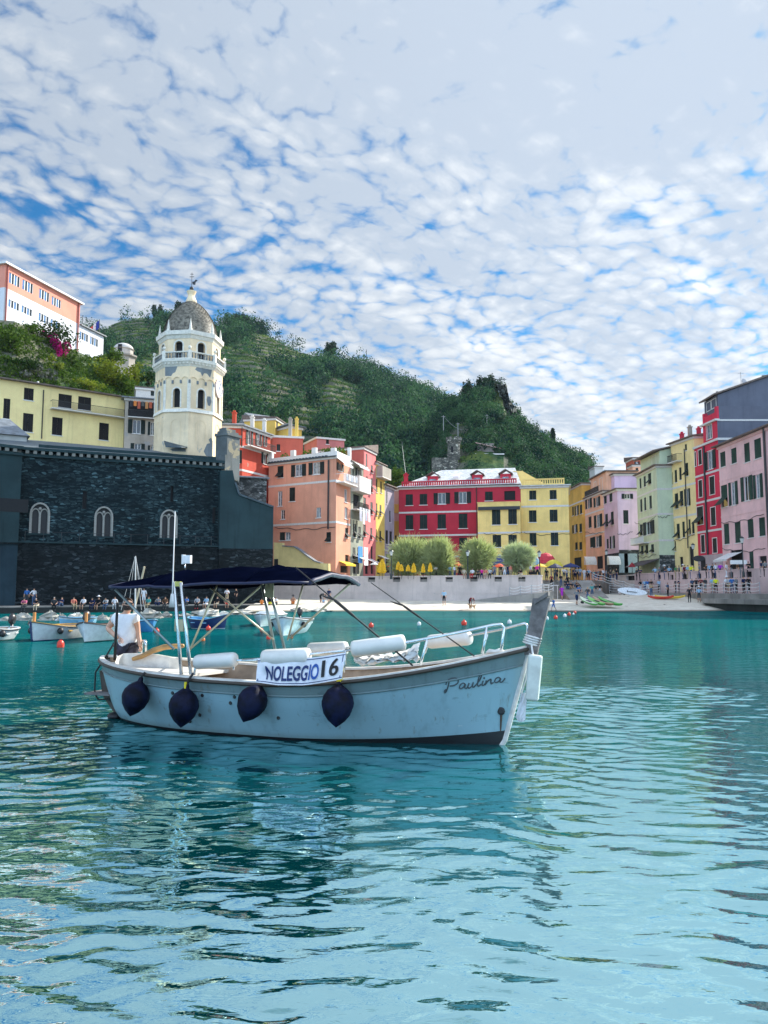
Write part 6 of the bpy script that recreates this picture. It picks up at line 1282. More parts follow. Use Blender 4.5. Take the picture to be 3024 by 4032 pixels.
def hull_parts(B,root,mats,nu=44,nt=16,strake=.16,boot=.05,boot_bow=.0,wood=None,gunw=.09,inner_z=.2,cap=None,rubr=.028):
    m_white,m_strake,m_boot,m_in,m_cap,m_rub=mats
    us=[-math.cos(math.pi*i/nu) for i in range(nu+1)]
    def band(name,f0,f1,mat,n_):
        V=[];Fc=[]
        for side in (-1,1):
            b=len(V)
            for u in us:
                a0,a1=f0(u),f1(u)
                for j in range(n_+1):V.append(B.pt(u,a0+(a1-a0)*j/n_,side))
            for i in range(nu):
                for j in range(n_):
                    q=(b+i*(n_+1)+j,b+(i+1)*(n_+1)+j,b+(i+1)*(n_+1)+j+1,b+i*(n_+1)+j+1);Fc.append(q if side < 0 else q[::-1])
        mb=MB();mb.add(V,Fc);return mb.build(name,mat,root,smooth=True,world=False)
    tz=lambda u,z:(z+B.draft)/(B.sheer(u)+B.draft)
    bz=lambda u:boot+boot_bow*max(0,u)**2.5
    ts_=lambda u:tz(u,B.sheer(u)-strake*(1.0+.35*max(0,u)))
    band('bottom',lambda u:0.0,lambda u:tz(u,bz(u)),m_boot,5)
    hull=band('hull',lambda u:tz(u,bz(u)),ts_,m_white,9)
    band('sheer_strake',ts_,lambda u:1.0,m_strake,3)
    V=[];Fc=[];n_=5
    for side in (-1,1):
        b=len(V)
        for u in us:
            t0=tz(u,inner_z)
            for j in range(n_+1):
                p=B.pt(u*.985,t0+(1-t0)*j/n_,side,.05);V.append(p)
        for i in range(nu):
            for j in range(n_):
                q=(b+i*(n_+1)+j,b+i*(n_+1)+j+1,b+(i+1)*(n_+1)+j+1,b+(i+1)*(n_+1)+j);Fc.append(q if side < 0 else q[::-1])
    k=(nu+1)*(n_+1)
    for i in range(nu):Fc.append((i*(n_+1),(i+1)*(n_+1),k+(i+1)*(n_+1),k+i*(n_+1)))
    mb=MB();mb.add(V,Fc);mb.build('inner_planking',m_in,root,smooth=False,world=False)
    mb=MB()
    for side in (-1,1):
        for i in range(nu):
            q=[]
            for u in (us[i],us[i+1]):
                p=B.pt(u,1,side);pi=B.pt(u*.985,1,side,gunw);q += [p+Vector((0,side*.02,.0)),p+Vector((0,side*.02,.035)),pi+Vector((0,0,.035)),pi]
            a=len(mb.v);mb.v += [tuple(v) for v in q]
            for f in ((0,4,5,1),(1,5,6,2),(2,6,7,3)):mb.f.append(tuple(a+x for x in (f if side < 0 else f[::-1])));mb.m.append(0)
    mb.build('gunwale',m_cap,root,world=False)
    mb=MB()
    for side in (-1,1):
        mb.tube([B.pt(u,1,side)+Vector((0,side*.022,-.012)) for u in us],rubr,6)
    mb.build('rub_rail',m_rub,root,smooth=True,world=False)
    return hull
M_hullw=None
def hull_paint(name,col,stain=.25):
    m,nt=new_mat(name);g=G(nt);o=g.obj();s=g.n('ShaderNodeSeparateXYZ');g.set(s.inputs[0],o)
    st=g.noise(g.scaled(o,(3,3,.5)),1.4,5,.65);f=g.noise(o,30,3)
    c=g.mix(g.math('MULTIPLY',g.mapr(st,.5,.75),stain),col,mul(col,.55))
    sk=g.noise(g.scaled(o,(7,7,.7)),1.6,4,.6);c=g.mix(g.math('MULTIPLY',g.mapr(sk,.60,.72),.55),c,(.16,.15,.11))
    sc_=g.noise(g.scaled(o,(.9,.9,3.5)),3.2,6,.7);c=g.mix(g.math('MULTIPLY',g.mapr(sc_,.60,.68),.5),c,mul(col,.5));c=g.mix(g.math('MULTIPLY',g.mapr(sc_,.34,.28),.6),c,(.62,.68,.68))
    low=g.math('MULTIPLY',g.mapr(g.math('ADD',s.outputs[2],g.math('MULTIPLY',st,.12)),.20,.06),.55)
    c=g.mix(low,c,(.16,.20,.16))
    g.out(c,.32,g.bump(g.math('ADD',st,g.math('MULTIPLY',f,.2)),.05,.02),spec=.5);return m
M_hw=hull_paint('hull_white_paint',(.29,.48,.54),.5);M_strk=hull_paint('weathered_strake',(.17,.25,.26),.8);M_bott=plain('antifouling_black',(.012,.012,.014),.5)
M_in=plain('tan_inner_planking',(.42,.31,.21),.6,var=.25,scale=4);M_cap=plain('gunwale_white',(.70,.68,.63),.45,var=.15);M_rub=plain('rub_rail_dark',(.05,.035,.025),.5)
M_navy=plain('navy_canvas',(.0015,.0025,.009),.9,0,.0,.25,3,.1);M_steel=plain('stainless_tube',(.62,.66,.68),.22,.85);M_vinyl=plain('cream_vinyl',(.72,.71,.66),.4,var=.06)
M_blacks=plain('black_strap',(.012,.012,.013),.7);M_greyw=plain('grey_weathered_wood',(.17,.155,.15),.8,var=.3,scale=9,bump=.3);M_teak=plain('varnished_wood',(.50,.27,.09),.4,var=.3,scale=5)
M_gtube=plain('grey_green_tube',(.30,.36,.36),.3,.6);M_brass=plain('worn_yellow_tube',(.48,.47,.36),.35,.5)
loc,ang,L=bow_stern(1980,2932,486,2828)
B=Boat(loc,ang,L,2.16,.80,1.30,.97,rake=.29,stern_p=3.6,stern_out=.44)
root=thing('excursion_boat','white wooden motor launch with a navy canopy, biggest boat, crossing the foreground water','boat',(loc.x,loc.y,0));root.rotation_euler.z=ang
hull=hull_parts(B,root,(M_hw,M_strk,M_bott,M_in,M_cap,M_rub),strake=.165,boot=.035,boot_bow=.16)
mb=MB()
for side in (-1,1):mb.tube([B.pt(u,(B.sheer(u)-.165*(1+.35*max(0,u))+B.draft)/(B.sheer(u)+B.draft),side)+Vector((0,side*.008,0)) for u in np.linspace(-.995,.995,60)],.013,5)
mb.build('strake_moulding',M_strk,root,smooth=True,world=False)
mb=MB();mb.tube([Vector((B.bowx(z)+.012,0,z)) for z in np.linspace(-.35,1.30,9)],.035,6);mb.build('stem',M_cap,root,world=False)
pA,pB=B.pix(*c8(1447,520),0),B.pix(*c8(1505,272),0);mb=MB()
def slab(mb,a,b,wa,wb_,ta,tb):
    mb.hexa([a+Vector((-wa,-ta,0)),a+Vector((wa,-ta,0)),a+Vector((wa,ta,0)),a+Vector((-wa,ta,0))],[b+Vector((-wb_,-tb,0)),b+Vector((wb_,-tb,0)),b+Vector((wb_,tb,0)),b+Vector((-wb_,tb,0))])
slab(mb,pA-Vector((0,0,.12)),pB,.085,.115,.05,.055);mb.build('bow_post',M_greyw,root,world=False)
qa,qb=B.pix(*c8(1470,292),0),B.pix(*c8(1542,252),0);mb=MB();mb.hexa([qa+Vector((0,-.085,-.03)),qb+Vector((0,-.085,-.02)),qb+Vector((0,.085,-.02)),qa+Vector((0,.085,-.03))],[qa+Vector((0,-.085,.02)),qb+Vector((0,-.085,.03)),qb+Vector((0,.085,.03)),qa+Vector((0,.085,.02))]);mb.build('post_cap',M_greyw,root,world=False)
mb=MB();pr_=B.pix(*c8(1447,492),0)
for k in range(4):mb.lathe(pr_+Vector((.012*k,0,-.045+.03*k)),[(.10,-.014),(.125,0),(.10,.014)],12,0,(.25,0,1),0,1,.8)
mb.build('rope_turns',M_rope,root,smooth=True,world=False)
def deck(name,u0,u1,dz,mat,inset=.06,n_=12):
    V=[];Fc=[]
    for i in range(n_+1):
        u=u0+(u1-u0)*i/n_;z=B.sheer(u)+dz
        for s in (-1,0,1):p=B.pt(u*.985,1,s or 1,inset);V.append((p.x,p.y if s else 0,z+(0 if s else .03)))
    for i in range(n_):
        for j in range(2):Fc.append((3*i+j,3*i+j+1,3*i+j+4,3*i+j+3))
    b=len(V);V += [(x,y,z-.05) for x,y,z in V[:]];Fc += [tuple(b+i for i in f) for f in Fc[:]]
    Fc.append((0,1,2,b+2,b+1,b));Fc.append((3*n_,b+3*n_,b+3*n_+1,b+3*n_+2,3*n_+2,3*n_+1))
    return MB().add(V,Fc).build(name,mat,root,world=False)
deck('foredeck',.46,.985,-.045,M_in);deck('aft_deck',-.985,-.50,-.10,M_vinyl)
for i,(u0,u1) in enumerate(((-.44,-.36),(.02,.10),(.28,.36))):deck('thwart',u0,u1,-.30,M_teak,.20,2)
for side in (-1,1):
    V=MB()
    for i in range(8):
        u0,u1=-.46+.86*i/8,-.46+.86*(i+1)/8;tq=lambda u:(B.sheer(u)-.36+B.draft)/(B.sheer(u)+B.draft);p0,p1=B.pt(u0,tq(u0),side,.07),B.pt(u1,tq(u1),side,.07);z0,z1=B.sheer(u0)-.30,B.sheer(u1)-.30;w_=-side*.34
        V.hexa([(p0.x,p0.y,z0-.05),(p1.x,p1.y,z1-.05),(p1.x,p1.y+w_,z1-.05),(p0.x,p0.y+w_,z0-.05)],[(p0.x,p0.y,z0),(p1.x,p1.y,z1),(p1.x,p1.y+w_,z1),(p0.x,p0.y+w_,z0)])
    V.build('side_bench',M_cap,root,world=False)
mb=MB();mb.box(-.9,.2,-.32,.32,.2,.62);mb.box(-.95,.25,-.37,.37,.62,.66);mb.build('engine_box',M_cap,root,world=False)
def gun(px,py,side,k=.94,it=6):
    y=side*.9
    for _ in range(it):
        p=B.pix(px,py,y);u=B.u_at(max(-B.h-.4,min(B.h+.3,p.x)));y=side*max(.03,B.half(u)*k)
    return B.pix(px,py,y)
def bar_(name,a,b,r,m,parent=root,n=8):return MB().tube([a,b],r,n).build(name,m,parent,smooth=True,world=False)
tops=[(437,2292),(500,2276),(560,2266),(630,2257),(690,2250),(722,2244),(800,2240),(900,2234),(1000,2231),(1090,2231),(1150,2225),(1220,2228),(1300,2235),(1370,2243),(1413,2254)]
bots=[(440,2306),(500,2305),(560,2306),(630,2305),(690,2304),(755,2305),(830,2304),(907,2295),(1000,2293),(1090,2290),(1150,2288),(1220,2287),(1300,2286),(1370,2286),(1402,2285)]
cs=[]
for (tx,ty_),(bx_,by_) in zip(tops,bots):f_=(tx-437)/976;a=B.pix(tx,ty_,0);b=B.pix(bx_,by_,-.98);cs.append((B.pix(tx,ty_,-.76+1.66*f_).x,a.z,b.z))
nn=10;mb=MB();n_s=len(cs);grid=[]
for i,(x,zr,ze) in enumerate(cs):
    w_=.98*(.80 if i == 0 else .92 if i == n_s-1 else 1.0);row_=[]
    for j in range(nn+1):
        y=-w_+2*w_*j/nn;row_.append((x,y,zr-(zr-ze)*abs(y/w_)**2.0-.012*math.sin(2.1*i+j*1.7)*(1-abs(y/w_)**3)-.02*math.sin(math.pi*(i % 4)/4)))
    grid.append(row_)
V=[p for r_ in grid for p in r_];M1=len(V);V += [(x,y*.985,z-.03) for x,y,z in V[:]];idx=lambda i,j:i*(nn+1)+j
Fc=[(idx(i,j),idx(i+1,j),idx(i+1,j+1),idx(i,j+1)) for i in range(n_s-1) for j in range(nn)];Fc += [tuple(M1+k for k in f[::-1]) for f in Fc[:]]
for j in range(nn):Fc += [(idx(0,j),idx(0,j+1),M1+idx(0,j+1),M1+idx(0,j)),(idx(n_s-1,j+1),idx(n_s-1,j),M1+idx(n_s-1,j),M1+idx(n_s-1,j+1))]
for i in range(n_s-1):Fc += [(idx(i+1,0),idx(i,0),M1+idx(i,0),M1+idx(i+1,0)),(idx(i,nn),idx(i+1,nn),M1+idx(i+1,nn),M1+idx(i,nn))]
can=MB().add(V,Fc).build('canopy',M_navy,root,smooth=False,world=False)
hm=MB()
for r_,off in ((grid[0],.02),(grid[-1],.02)):hm.tube([Vector(p)-Vector((0,0,off)) for p in r_],.035,6)
hm.tube([Vector(r_[0])-Vector((0,0,.01)) for r_ in grid],.022,5);hm.tube([Vector(r_[-1])-Vector((0,0,.01)) for r_ in grid],.022,5)
hm.build('canopy_hem',plain('hem_highlight',(.006,.012,.05),.6),can,smooth=True,world=False)  # hem bluer than the canvas: the edge highlight is painted in
for i in (4,10):
    sm=MB();sm.tube([Vector(p)+Vector((0,0,.006)) for p in grid[i]],.014,5);sm.build('canopy_seam',M_navy,can,smooth=True,world=False)
def canz(p):return p
cmb=MB();cpt=[B.pix(*c7(x,y),q) for x,y,q in ((165,800,-.32),(178,765,-.18),(215,748,-.05),(330,746,.05),(420,754,.12),(500,768,.2),(560,784,.3))]
for p,q in zip(cpt,cpt[1:]):cmb.hexa([p-Vector((0,0,.3)),q-Vector((0,0,.3)),q+Vector((0,.05,-.3)),p+Vector((0,.05,-.3))],[p,q,q+Vector((0,.05,0)),p+Vector((0,.05,0))])
cmb.build('cockpit_coaming',M_cap,root,world=False)
aft0,aft1=gun(*c7(575,878),-1),gun(*c7(635,878),-1)
for a,tp in ((aft0,c7(532,300)),(aft1,c7(572,306))):bar_('pole',a,B.pix(*tp,a.y),.026,M_steel)
a,b=B.pix(*c7(528,300),aft0.y),B.pix(*c7(572,330),aft0.y);MB().box(a.x,b.x,aft0.y-.02,aft0.y+.02,b.z,a.z).build('bracket_plate',plain('yellow_plate',(.50,.48,.12),.5),root,world=False)
a,b=B.pix(*c7(537,535),aft0.y),B.pix(*c7(590,610),aft0.y);MB().box(a.x,b.x,aft0.y-.015,aft0.y+.015,b.z,a.z).build('tower_panel',plain('cream_panel',(.45,.40,.25),.5),root,world=False)
for bt,tp in (((1170,735),(1068,272)),((1232,730),(1108,268))):bar_('pole',gun(*c7(*bt),1)-Vector((0,0,.12)),B.pix(*c7(*tp),.9),.026,M_gtube)
a,b=B.pix(*c7(1098,290),.9),B.pix(*c7(1148,400),.9);MB().box(a.x,b.x,.89,.91,b.z,a.z).build('tower_panel',plain('green_panel',(.20,.26,.20),.5),root,world=False)
STR=[((165,350),(530,720),-.9,-.92,M_gtube,.02),((812,288),(628,728),.9,.95,M_brass,.018),((1140,265),(640,712),.9,.95,M_brass,.018),((757,340),(1150,662),.9,.95,M_brass,.016),((1352,250),(1236,665),.9,.9,M_brass,.016)]
for a,b,y0,y1,m,r_ in STR:bar_('strut',B.pix(*c7(*a),y0),B.pix(*c7(*b),y1),r_,m)
bar_('strut',B.pix(*c8(520,180),.9),B.pix(*c8(188,482),.92),.018,M_brass)
def strap(p0,p1,y0,y1,r_=.016):
    a,b=B.pix(*c8(*p0),y0),B.pix(*c8(*p1),y1);d=b-a
    o=MB().tube([a,a.lerp(b,.33),a.lerp(b,.36),a.lerp(b,.5),a.lerp(b,.53),b],[r_*.6,r_*.6,r_*1.5,r_*1.3,r_*.8,r_*.8],7).build('strap',M_blacks,root,smooth=True,world=False)
    e=a.lerp(b,.34);MB().tube([e,e+Vector((-.12,0,.03)),e+Vector((-.2,0,.06))],[.018,.014,.004],5).build('strap_end',M_blacks,o,world=False)
strap((215,110),(830,625),-.93,-.80);strap((612,192),(1150,574),.85,-.30,.012)
def rail(side,pts,k=.93):
    P_=[gun(*c8(*p),side,k) for p in pts];return P_
P_=rail(-1,[(478,546),(640,524),(800,503),(960,474),(1120,442),(1250,413),(1290,409),(1308,425),(1300,480),(1292,545)]);MB().tube(P_,.021,8).build('hand_rail',M_steel,root,smooth=True,world=False)
P2=rail(1,[(285,545),(600,520),(900,490),(1130,468),(1290,437),(1415,404),(1430,415),(1428,480)]);MB().tube(P2,.019,8).build('hand_rail',M_steel,root,smooth=True,world=False)
P3=rail(-1,[(-60,596),(40,590),(200,575),(478,546)]);MB().tube(P3,.019,8).build('hand_rail',M_steel,root,smooth=True,world=False)
P4=[gun(*c7(*p),-1,.93) for p in ((660,800),(900,790),(1060,790))];MB().tube(P4,.018,8).build('hand_rail',M_steel,root,smooth=True,world=False)
for a,b,s in (((905,488),(870,622),-1),((1216,420),(1195,566),-1),((912,500),(895,560),1),((1218,462),(1190,560),1),((40,590),(30,668),-1),((478,546),(470,660),-1)):bar_('stanchion',gun(*c8(*a),s),gun(*c8(*b),s),.018,M_steel)
for a,b in (((905,790),(900,850)),((668,800),(655,880))):bar_('stanchion',gun(*c7(*a),-1),gun(*c7(*b),-1),.018,M_steel)
def roll(a,b,r_,name='cushion_roll'):
    a,b=Vector(a),Vector(b);d=(b-a).normalized();l_=(b-a).length
    o=MB().lathe(a,[(r_*.55,0),(r_*.9,.015),(r_,.05),(r_,l_-.05),(r_*.9,l_-.015),(r_*.55,l_)],18,0,d).build(name,M_vinyl,root,smooth=True,world=False)
    return o
roll(gun(*c7(664,802),-1),gun(*c7(915,785),-1),.105);roll(gun(*c8(45,586),-1),gun(*c8(292,575),-1),.115);roll(gun(*c8(508,540),-1),gun(*c8(792,503),-1),.112)
roll(gun(*c8(285,542),1),gun(*c8(488,533),1),.11);roll(gun(*c8(912,502),1),gun(*c8(1132,480),1),.105)
T_=[B.pix(*c7(*p),y) for p,y in (((275,782),-.05),((330,765),-.05),((400,730),0),((470,708),.05),((530,703),.08),((590,700),.1))];
mb=MB();mb.tube(T_,[.035,.04,.045,.045,.04,.03],8);mb.build('tiller',M_teak,root,smooth=True,world=False)
bar_('stern_staff',B.pix(*c7(160,790),-.25),B.pix(*c7(178,430),-.25),.022,M_blacks)
hl=[B.pix(*c7(*p),.35) for p in ((328,745),(330,690),(336,668),(350,668),(354,690),(354,748))];MB().tube(hl,.022,8).build('boarding_handle',M_steel,root,smooth=True,world=False)
xs_=-B.sternx(.5);mb=MB();rz=[(-.45,.05),(-.1,.12),(.35,.16),(.75,.12)]
mb.extrude([Vector((-B.sternx(z)-w_ if k else -B.sternx(z)-.005,-.022,z)) for k,seq in ((0,rz),(1,rz[::-1])) for z,w_ in seq],(0,.044,0));mb.build('rudder',M_rub,root,world=False)
wl_=[B.pix(*c7(*p),-.1) for p in ((152,690),(98,780),(42,862),(36,960),(38,1000),(60,1035),(120,1032),(165,1070),(205,1110))];MB().tube(wl_,.014,6).build('stern_ladder',M_blacks,root,smooth=True,world=False)
mb=MB();q=B.pix(*c7(90,990),-.05);mb.box(q.x-.22,q.x+.3,-.25,.15,q.z-.02,q.z+.01);mb.build('swim_plate',M_greyw,root,world=False)
q=B.pix(*c7(165,1135),0);MB().ball(q,.13,10,0,.5).build('outdrive',M_bott,root,smooth=True,world=False)
fl0,fl1=B.pix(*c7(600,230),0),B.pix(*c7(597,190),0);bar_('lamp_stalk',fl0,fl1,.012,M_steel);a,b=B.pix(*c7(590,188),0),B.pix(*c7(650,136),0)
lmp=MB();b.x=a.x+(b.x-a.x)*.8;lmp.box(a.x+.02,b.x,-.04,.02,a.z,b.z);lmp.box(a.x-.01,a.x+.02,-.05,.03,a.z-.01,b.z+.01);lmp.build('floodlight',[plain('lamp_white',(.75,.77,.78),.3)],root,world=False)
mb=MB();o0,o1=B.pix(*c3(1040,850),-1.02),B.pix(*c7(517,460),-1.02);mb.tube([o0,o0.lerp(o1,.8),o1],[.006,.009,.012],8);e=o0.lerp(o1,.86);mb.hexa([e+Vector((-.02,-.01,0)),e+Vector((.02,-.01,0)),e+Vector((.02,.01,0)),e+Vector((-.02,.01,0))],[o1+Vector((-.05,-.01,0)),o1+Vector((.05,-.01,0)),o1+Vector((.05,.01,0)),o1+Vector((-.05,.01,0))])
oar=mb.build('oar',M_whitep,None,world=False,smooth=True);oar.location=root.location;oar.rotation_euler.z=ang;tag(oar,'white oar lashed upright to the canopy of the big launch','oar')
for px,py in ((520,993),(705,1008),(905,1017),(880,1055),(690,1130),(1178,1148),(628,1170)):
    p=B.pix(*c7(px,py),-1.0)
    for _ in range(5):u=B.u_at(p.x,.6);yy=B.half(u)*(((p.z+B.draft)/(B.sheer(u)+B.draft))**(.34+.55*max(0,u)**1.5));p=B.pix(*c7(px,py),-yy-.004)
    MB().lathe(p,[(.022,-.012),(.028,.0),(.02,.012)],8,0,(0,-1,0)).build('drain',M_bott,root,world=False)
def on_hull(px,py,c=c8,off=.006):
    y=-.6
    for _ in range(14):
        p=B.pix(px and c(px,py)[0],c(px,py)[1],y);t_=min(1,max(.02,(p.z+B.draft)/(B.sheer(0)+B.draft)));
        u=B.u_at(p.x,.75);t_=min(1,max(.02,(p.z+B.draft)/(B.sheer(u)+B.draft)));u=B.u_at(p.x,t_);e=.34+.55*max(0,u)**1.5+.25*max(0,-u)**3
        y=-(B.half(u)*t_**e+off)*.5+y*.5
    return B.pix(c(px,py)[0],c(px,py)[1],y)
q=on_hull(1292,862);mb=MB().lathe(q,[(.05,-.01),(.055,.012),(.03,.02)],10,0,(0,-1,0));mb.build('bow_fitting',M_bott,root,world=False)
mb=MB();pl=[on_hull(1293-.5*k,872+k*12) for k in range(9)];mb.tube(pl,[.02,.018,.015,.015,.013,.012,.012,.01,.008],5);mb.build('rust_streak',plain('rust_stain',(.10,.07,.05),.8),root,world=False)
LET=[[(1020,712),(1014,735),(1006,757),(998,766),(996,758),(1004,748)],[(1003,724),(1010,706),(1030,692),(1054,690),(1068,700),(1064,716),(1046,728),(1024,732)],
 [(1106,726),(1096,716),(1082,722),(1074,736),(1080,746),(1094,738),(1106,724),(1102,740),(1110,744),(1120,734)],[(1124,716),(1118,734),(1124,742),(1138,732),(1146,712),(1142,732),(1148,738),(1158,728)],
 [(1158,728),(1180,700),(1190,674),(1184,668),(1174,690),(1168,722),(1174,732),(1186,722)],[(1198,704),(1192,722),(1198,728),(1210,718)],[(1214,702),(1212,714),(1208,726),(1222,706),(1238,696),(1238,712),(1240,720),(1252,712)],
 [(1290,696),(1280,686),(1266,692),(1258,706),(1264,714),(1278,708),(1290,692),(1286,708),(1294,712),(1308,698),(1312,690)]]
lt=MB()
def smoothpts(P_,n=4):
    o=[]
    for i in range(len(P_)-1):
        p0,p1,p2,p3=P_[max(0,i-1)],P_[i],P_[i+1],P_[min(len(P_)-1,i+2)]
        for k in range(n):
            t=k/n;o.append(tuple(.5*((2*p1[d])+(-p0[d]+p2[d])*t+(2*p0[d]-5*p1[d]+4*p2[d]-p3[d])*t*t+(-p0[d]+3*p1[d]-3*p2[d]+p3[d])*t**3) for d in (0,1)))
    return o+[P_[-1]]
for s_ in LET:lt.tube([on_hull(x,y) for x,y in smoothpts(s_)],.0095,5)
lt.ball(on_hull(1203,690),.013,6);lt.build('name_lettering',plain('lettering_dark_grey',(.06,.08,.09),.6),hull,world=False)
bl_=thing('banner','white cloth banner with blue lettering and black 16 tied to the launch rail','banner',tuple(root.location));bl_.rotation_euler.z=ang
TL,TR,BR,BL_=[B.pix(*c8(*p),y) for p,y in (((24,590),-1.07),((482,556),-1.04),((462,694),-1.13),((14,712),-1.16))]
def ban(u,v,off=0.0):
    a=TL.lerp(TR,u);b=BL_.lerp(BR,u);p=a.lerp(b,v);sag=.035*math.sin(math.pi*u)*(1 if v < .99 else 1);rip=.016*math.sin(u*19+v*3)*(.3+v)+.03*math.exp(-((u-.10)/.05)**2)*math.sin(v*7)
    return p+Vector((0,-rip-off-.012,-sag*(1-.5*v)-(.045*math.sin(math.pi*min(1,u*1.0))*v)))
nu_,nv_=60,14;mb=MB();mb.add([ban(i/nu_,j/nv_) for i in range(nu_+1) for j in range(nv_+1)],[(i*(nv_+1)+j,i*(nv_+1)+j+1,(i+1)*(nv_+1)+j+1,(i+1)*(nv_+1)+j) for i in range(nu_) for j in range(nv_)]);mb.build('cloth',plain('banner_white',(.72,.75,.80),.8),bl_,smooth=True,world=False)
M_bb=plain('banner_navy',(.012,.03,.13),.7);M_blue=plain('banner_blue',(.02,.085,.34),.7);M_blk=plain('banner_black',(.012,.012,.014),.7)
mb=MB()
for v0,v1 in ((.055,.085),(.915,.945)):
    for i in range(nu_):a,b=i/nu_,(i+1)/nu_;mb.quad(ban(a,v0,.004),ban(a,v1,.004),ban(b,v1,.004),ban(b,v0,.004))
for u0 in (.012,.972):mb.quad(ban(u0,.06,.004),ban(u0,.94,.004),ban(u0+.009,.94,.004),ban(u0+.009,.06,.004))
mb.build('border',M_bb,bl_,world=False)
def text_on_banner(txt,u0,u1,v0,v1,mat,bold=.03):
    cu=bpy.data.curves.new('lettering','FONT');cu.body=txt;cu.size=1;cu.offset=bold;to=bpy.data.objects.new('lettering_tmp',cu);COL.objects.link(to)
    dg=bpy.context.evaluated_depsgraph_get();me=bpy.data.meshes.new_from_object(to.evaluated_get(dg));bpy.data.objects.remove(to)
    bm=bmesh.new();bm.from_mesh(me);bmesh.ops.triangulate(bm,faces=bm.faces[:])
    for _ in range(4):bmesh.ops.subdivide_edges(bm,edges=[e for e in bm.edges if e.calc_length() > .10],cuts=1);bmesh.ops.triangulate(bm,faces=bm.faces[:])
    bm.to_mesh(me);bm.free()
    xs_=[v.co.x for v in me.vertices];ys_=[v.co.y for v in me.vertices];x0,x1,y0,y1=min(xs_),max(xs_),min(ys_),max(ys_)
    for v in me.vertices:v.co=ban(u0+(u1-u0)*(v.co.x-x0)/(x1-x0),v1+(v0-v1)*(v.co.y-y0)/(y1-y0),.012)
    me.materials.clear();me.materials.append(mat);o=bpy.data.objects.new('lettering',me);COL.objects.link(o);o.parent=bl_
text_on_banner('NOLEGG',.105,.60,.27,.84,M_bb,.025);text_on_banner('IO',.615,.725,.25,.83,M_blue,.025)
for q_ in (0,.006,.012):text_on_banner('16',.752+q_,.938+q_,.16,.80,M_blk,0)
mb=MB();r_=np.random.default_rng(3);g_=14;cov=[[None]*(g_+1) for _ in range(g_+1)]
up_=[(535,585),(620,570),(700,565),(760,560),(820,530),(868,508)];lo_=[(540,612),(620,612),(700,606),(780,603),(840,598),(872,590)]
for i in range(g_+1):
    s=i/g_*5;k=min(4,int(s));f_=s-k;a=gun(up_[k][0]*0+c8(up_[k][0]*(1-f_)+up_[k+1][0]*f_,0)[0],c8(0,up_[k][1]*(1-f_)+up_[k+1][1]*f_)[1],-1,.62);b=gun(c8(lo_[k][0]*(1-f_)+lo_[k+1][0]*f_,0)[0],c8(0,lo_[k][1]*(1-f_)+lo_[k+1][1]*f_)[1],-1,.80)
    for j in range(g_+1):p=a.lerp(b,j/g_)+Vector((0,.10*math.sin(math.pi*j/g_)*-1+.02*r_.normal(),.02*r_.normal()));cov[i][j]=p
mb.add([p for r2 in cov for p in r2],[(i*(g_+1)+j,i*(g_+1)+j+1,(i+1)*(g_+1)+j+1,(i+1)*(g_+1)+j) for i in range(g_) for j in range(g_)])
cv_=mb.build('boat_cover',plain('white_cover',(.74,.74,.73),.8),None,smooth=True,world=False);cv_.location=root.location;cv_.rotation_euler.z=ang;tag(cv_,'crumpled white cover lying inside the launch near the bow','cover')
M_fend=plain('navy_fender',(.003,.005,.020),.6,0,.15,.7,7,.25)
def ball_fender(px,py,tx,ty_,c,lab,r_=.2,tilt=0):
    t=thing('ball_fender',lab,'fender',tuple(root.location),'navy ball fenders hanging along the launch');t.rotation_euler.z=ang
    p=B.pix(*c(px,py),-1.0)
    for _ in range(6):u=B.u_at(p.x,.8);p=B.pix(*c(px,py),-B.half(u)*.97-r_*.72)
    top=gun(*c(tx,ty_),-1,1.03);ax=(top-(p+Vector((0,0,r_*1.1)))).normalized()*.35+Vector((0,0,1))*.65+Vector((tilt,0,0));pr_=[(.012,-1.38),(.20,-1.24),(.52,-.98),(.82,-.58),(.98,-.1),(1.0,.12),(.92,.48),(.70,.82),(.40,1.06),(.20,1.2),(.17,1.38),(.12,1.5)]
    MB().lathe(p,[(a*r_,b*r_) for a,b in pr_],20,0,ax.normalized()).build('fender_body',M_fend,t,smooth=True,world=False)
    e=p+ax.normalized()*r_*1.45;MB().tube([e,e.lerp(top,.5)+Vector((0,-.02,0)),top],.018,6).build('lanyard',M_blacks,t,world=False)
    return t,e
ball_fender(290,1022,350,865,c7,'navy ball fender nearest the stern of the launch');t_,e=ball_fender(590,1078,650,870,c7,'navy ball fender with a yellow tag below the aft canopy tower',.21,-.06)
MB().box(e.x-.012,e.x+.012,e.y-.05,e.y-.02,e.z-.08,e.z+.04).build('tag',plain('yellow_tag',(.75,.62,.02),.6),t_,world=False)
ball_fender(1015,1052,1050,950,c7,'navy ball fender under the left end of the banner',.205);t_,e=ball_fender(437,828,445,706,c8,'navy ball fender with a yellow tie under the right end of the banner',.215)
MB().lathe(e,[(.04,-.05),(.045,.05)],8).build('tag',plain('yellow_tag',(.75,.62,.02),.6),t_,world=False)
t=thing('bow_fender','flat cream fender board hanging from the bow post of the launch','fender',tuple(root.location));t.rotation_euler.z=ang
a0,a1=B.pix(*c8(1440,562),-.10),B.pix(*c8(1512,572),-.10);b0,b1=B.pix(*c8(1424,800),-.12),B.pix(*c8(1490,808),-.12);mb=MB();dy=Vector((0,-.12,0));mb.hexa([b0,b1,b1+dy,b0+dy],[a0,a1,a1+dy,a0+dy]);fo=mb.build('fender_board',plain('cream_fender',(.62,.66,.60),.45),t,world=False)
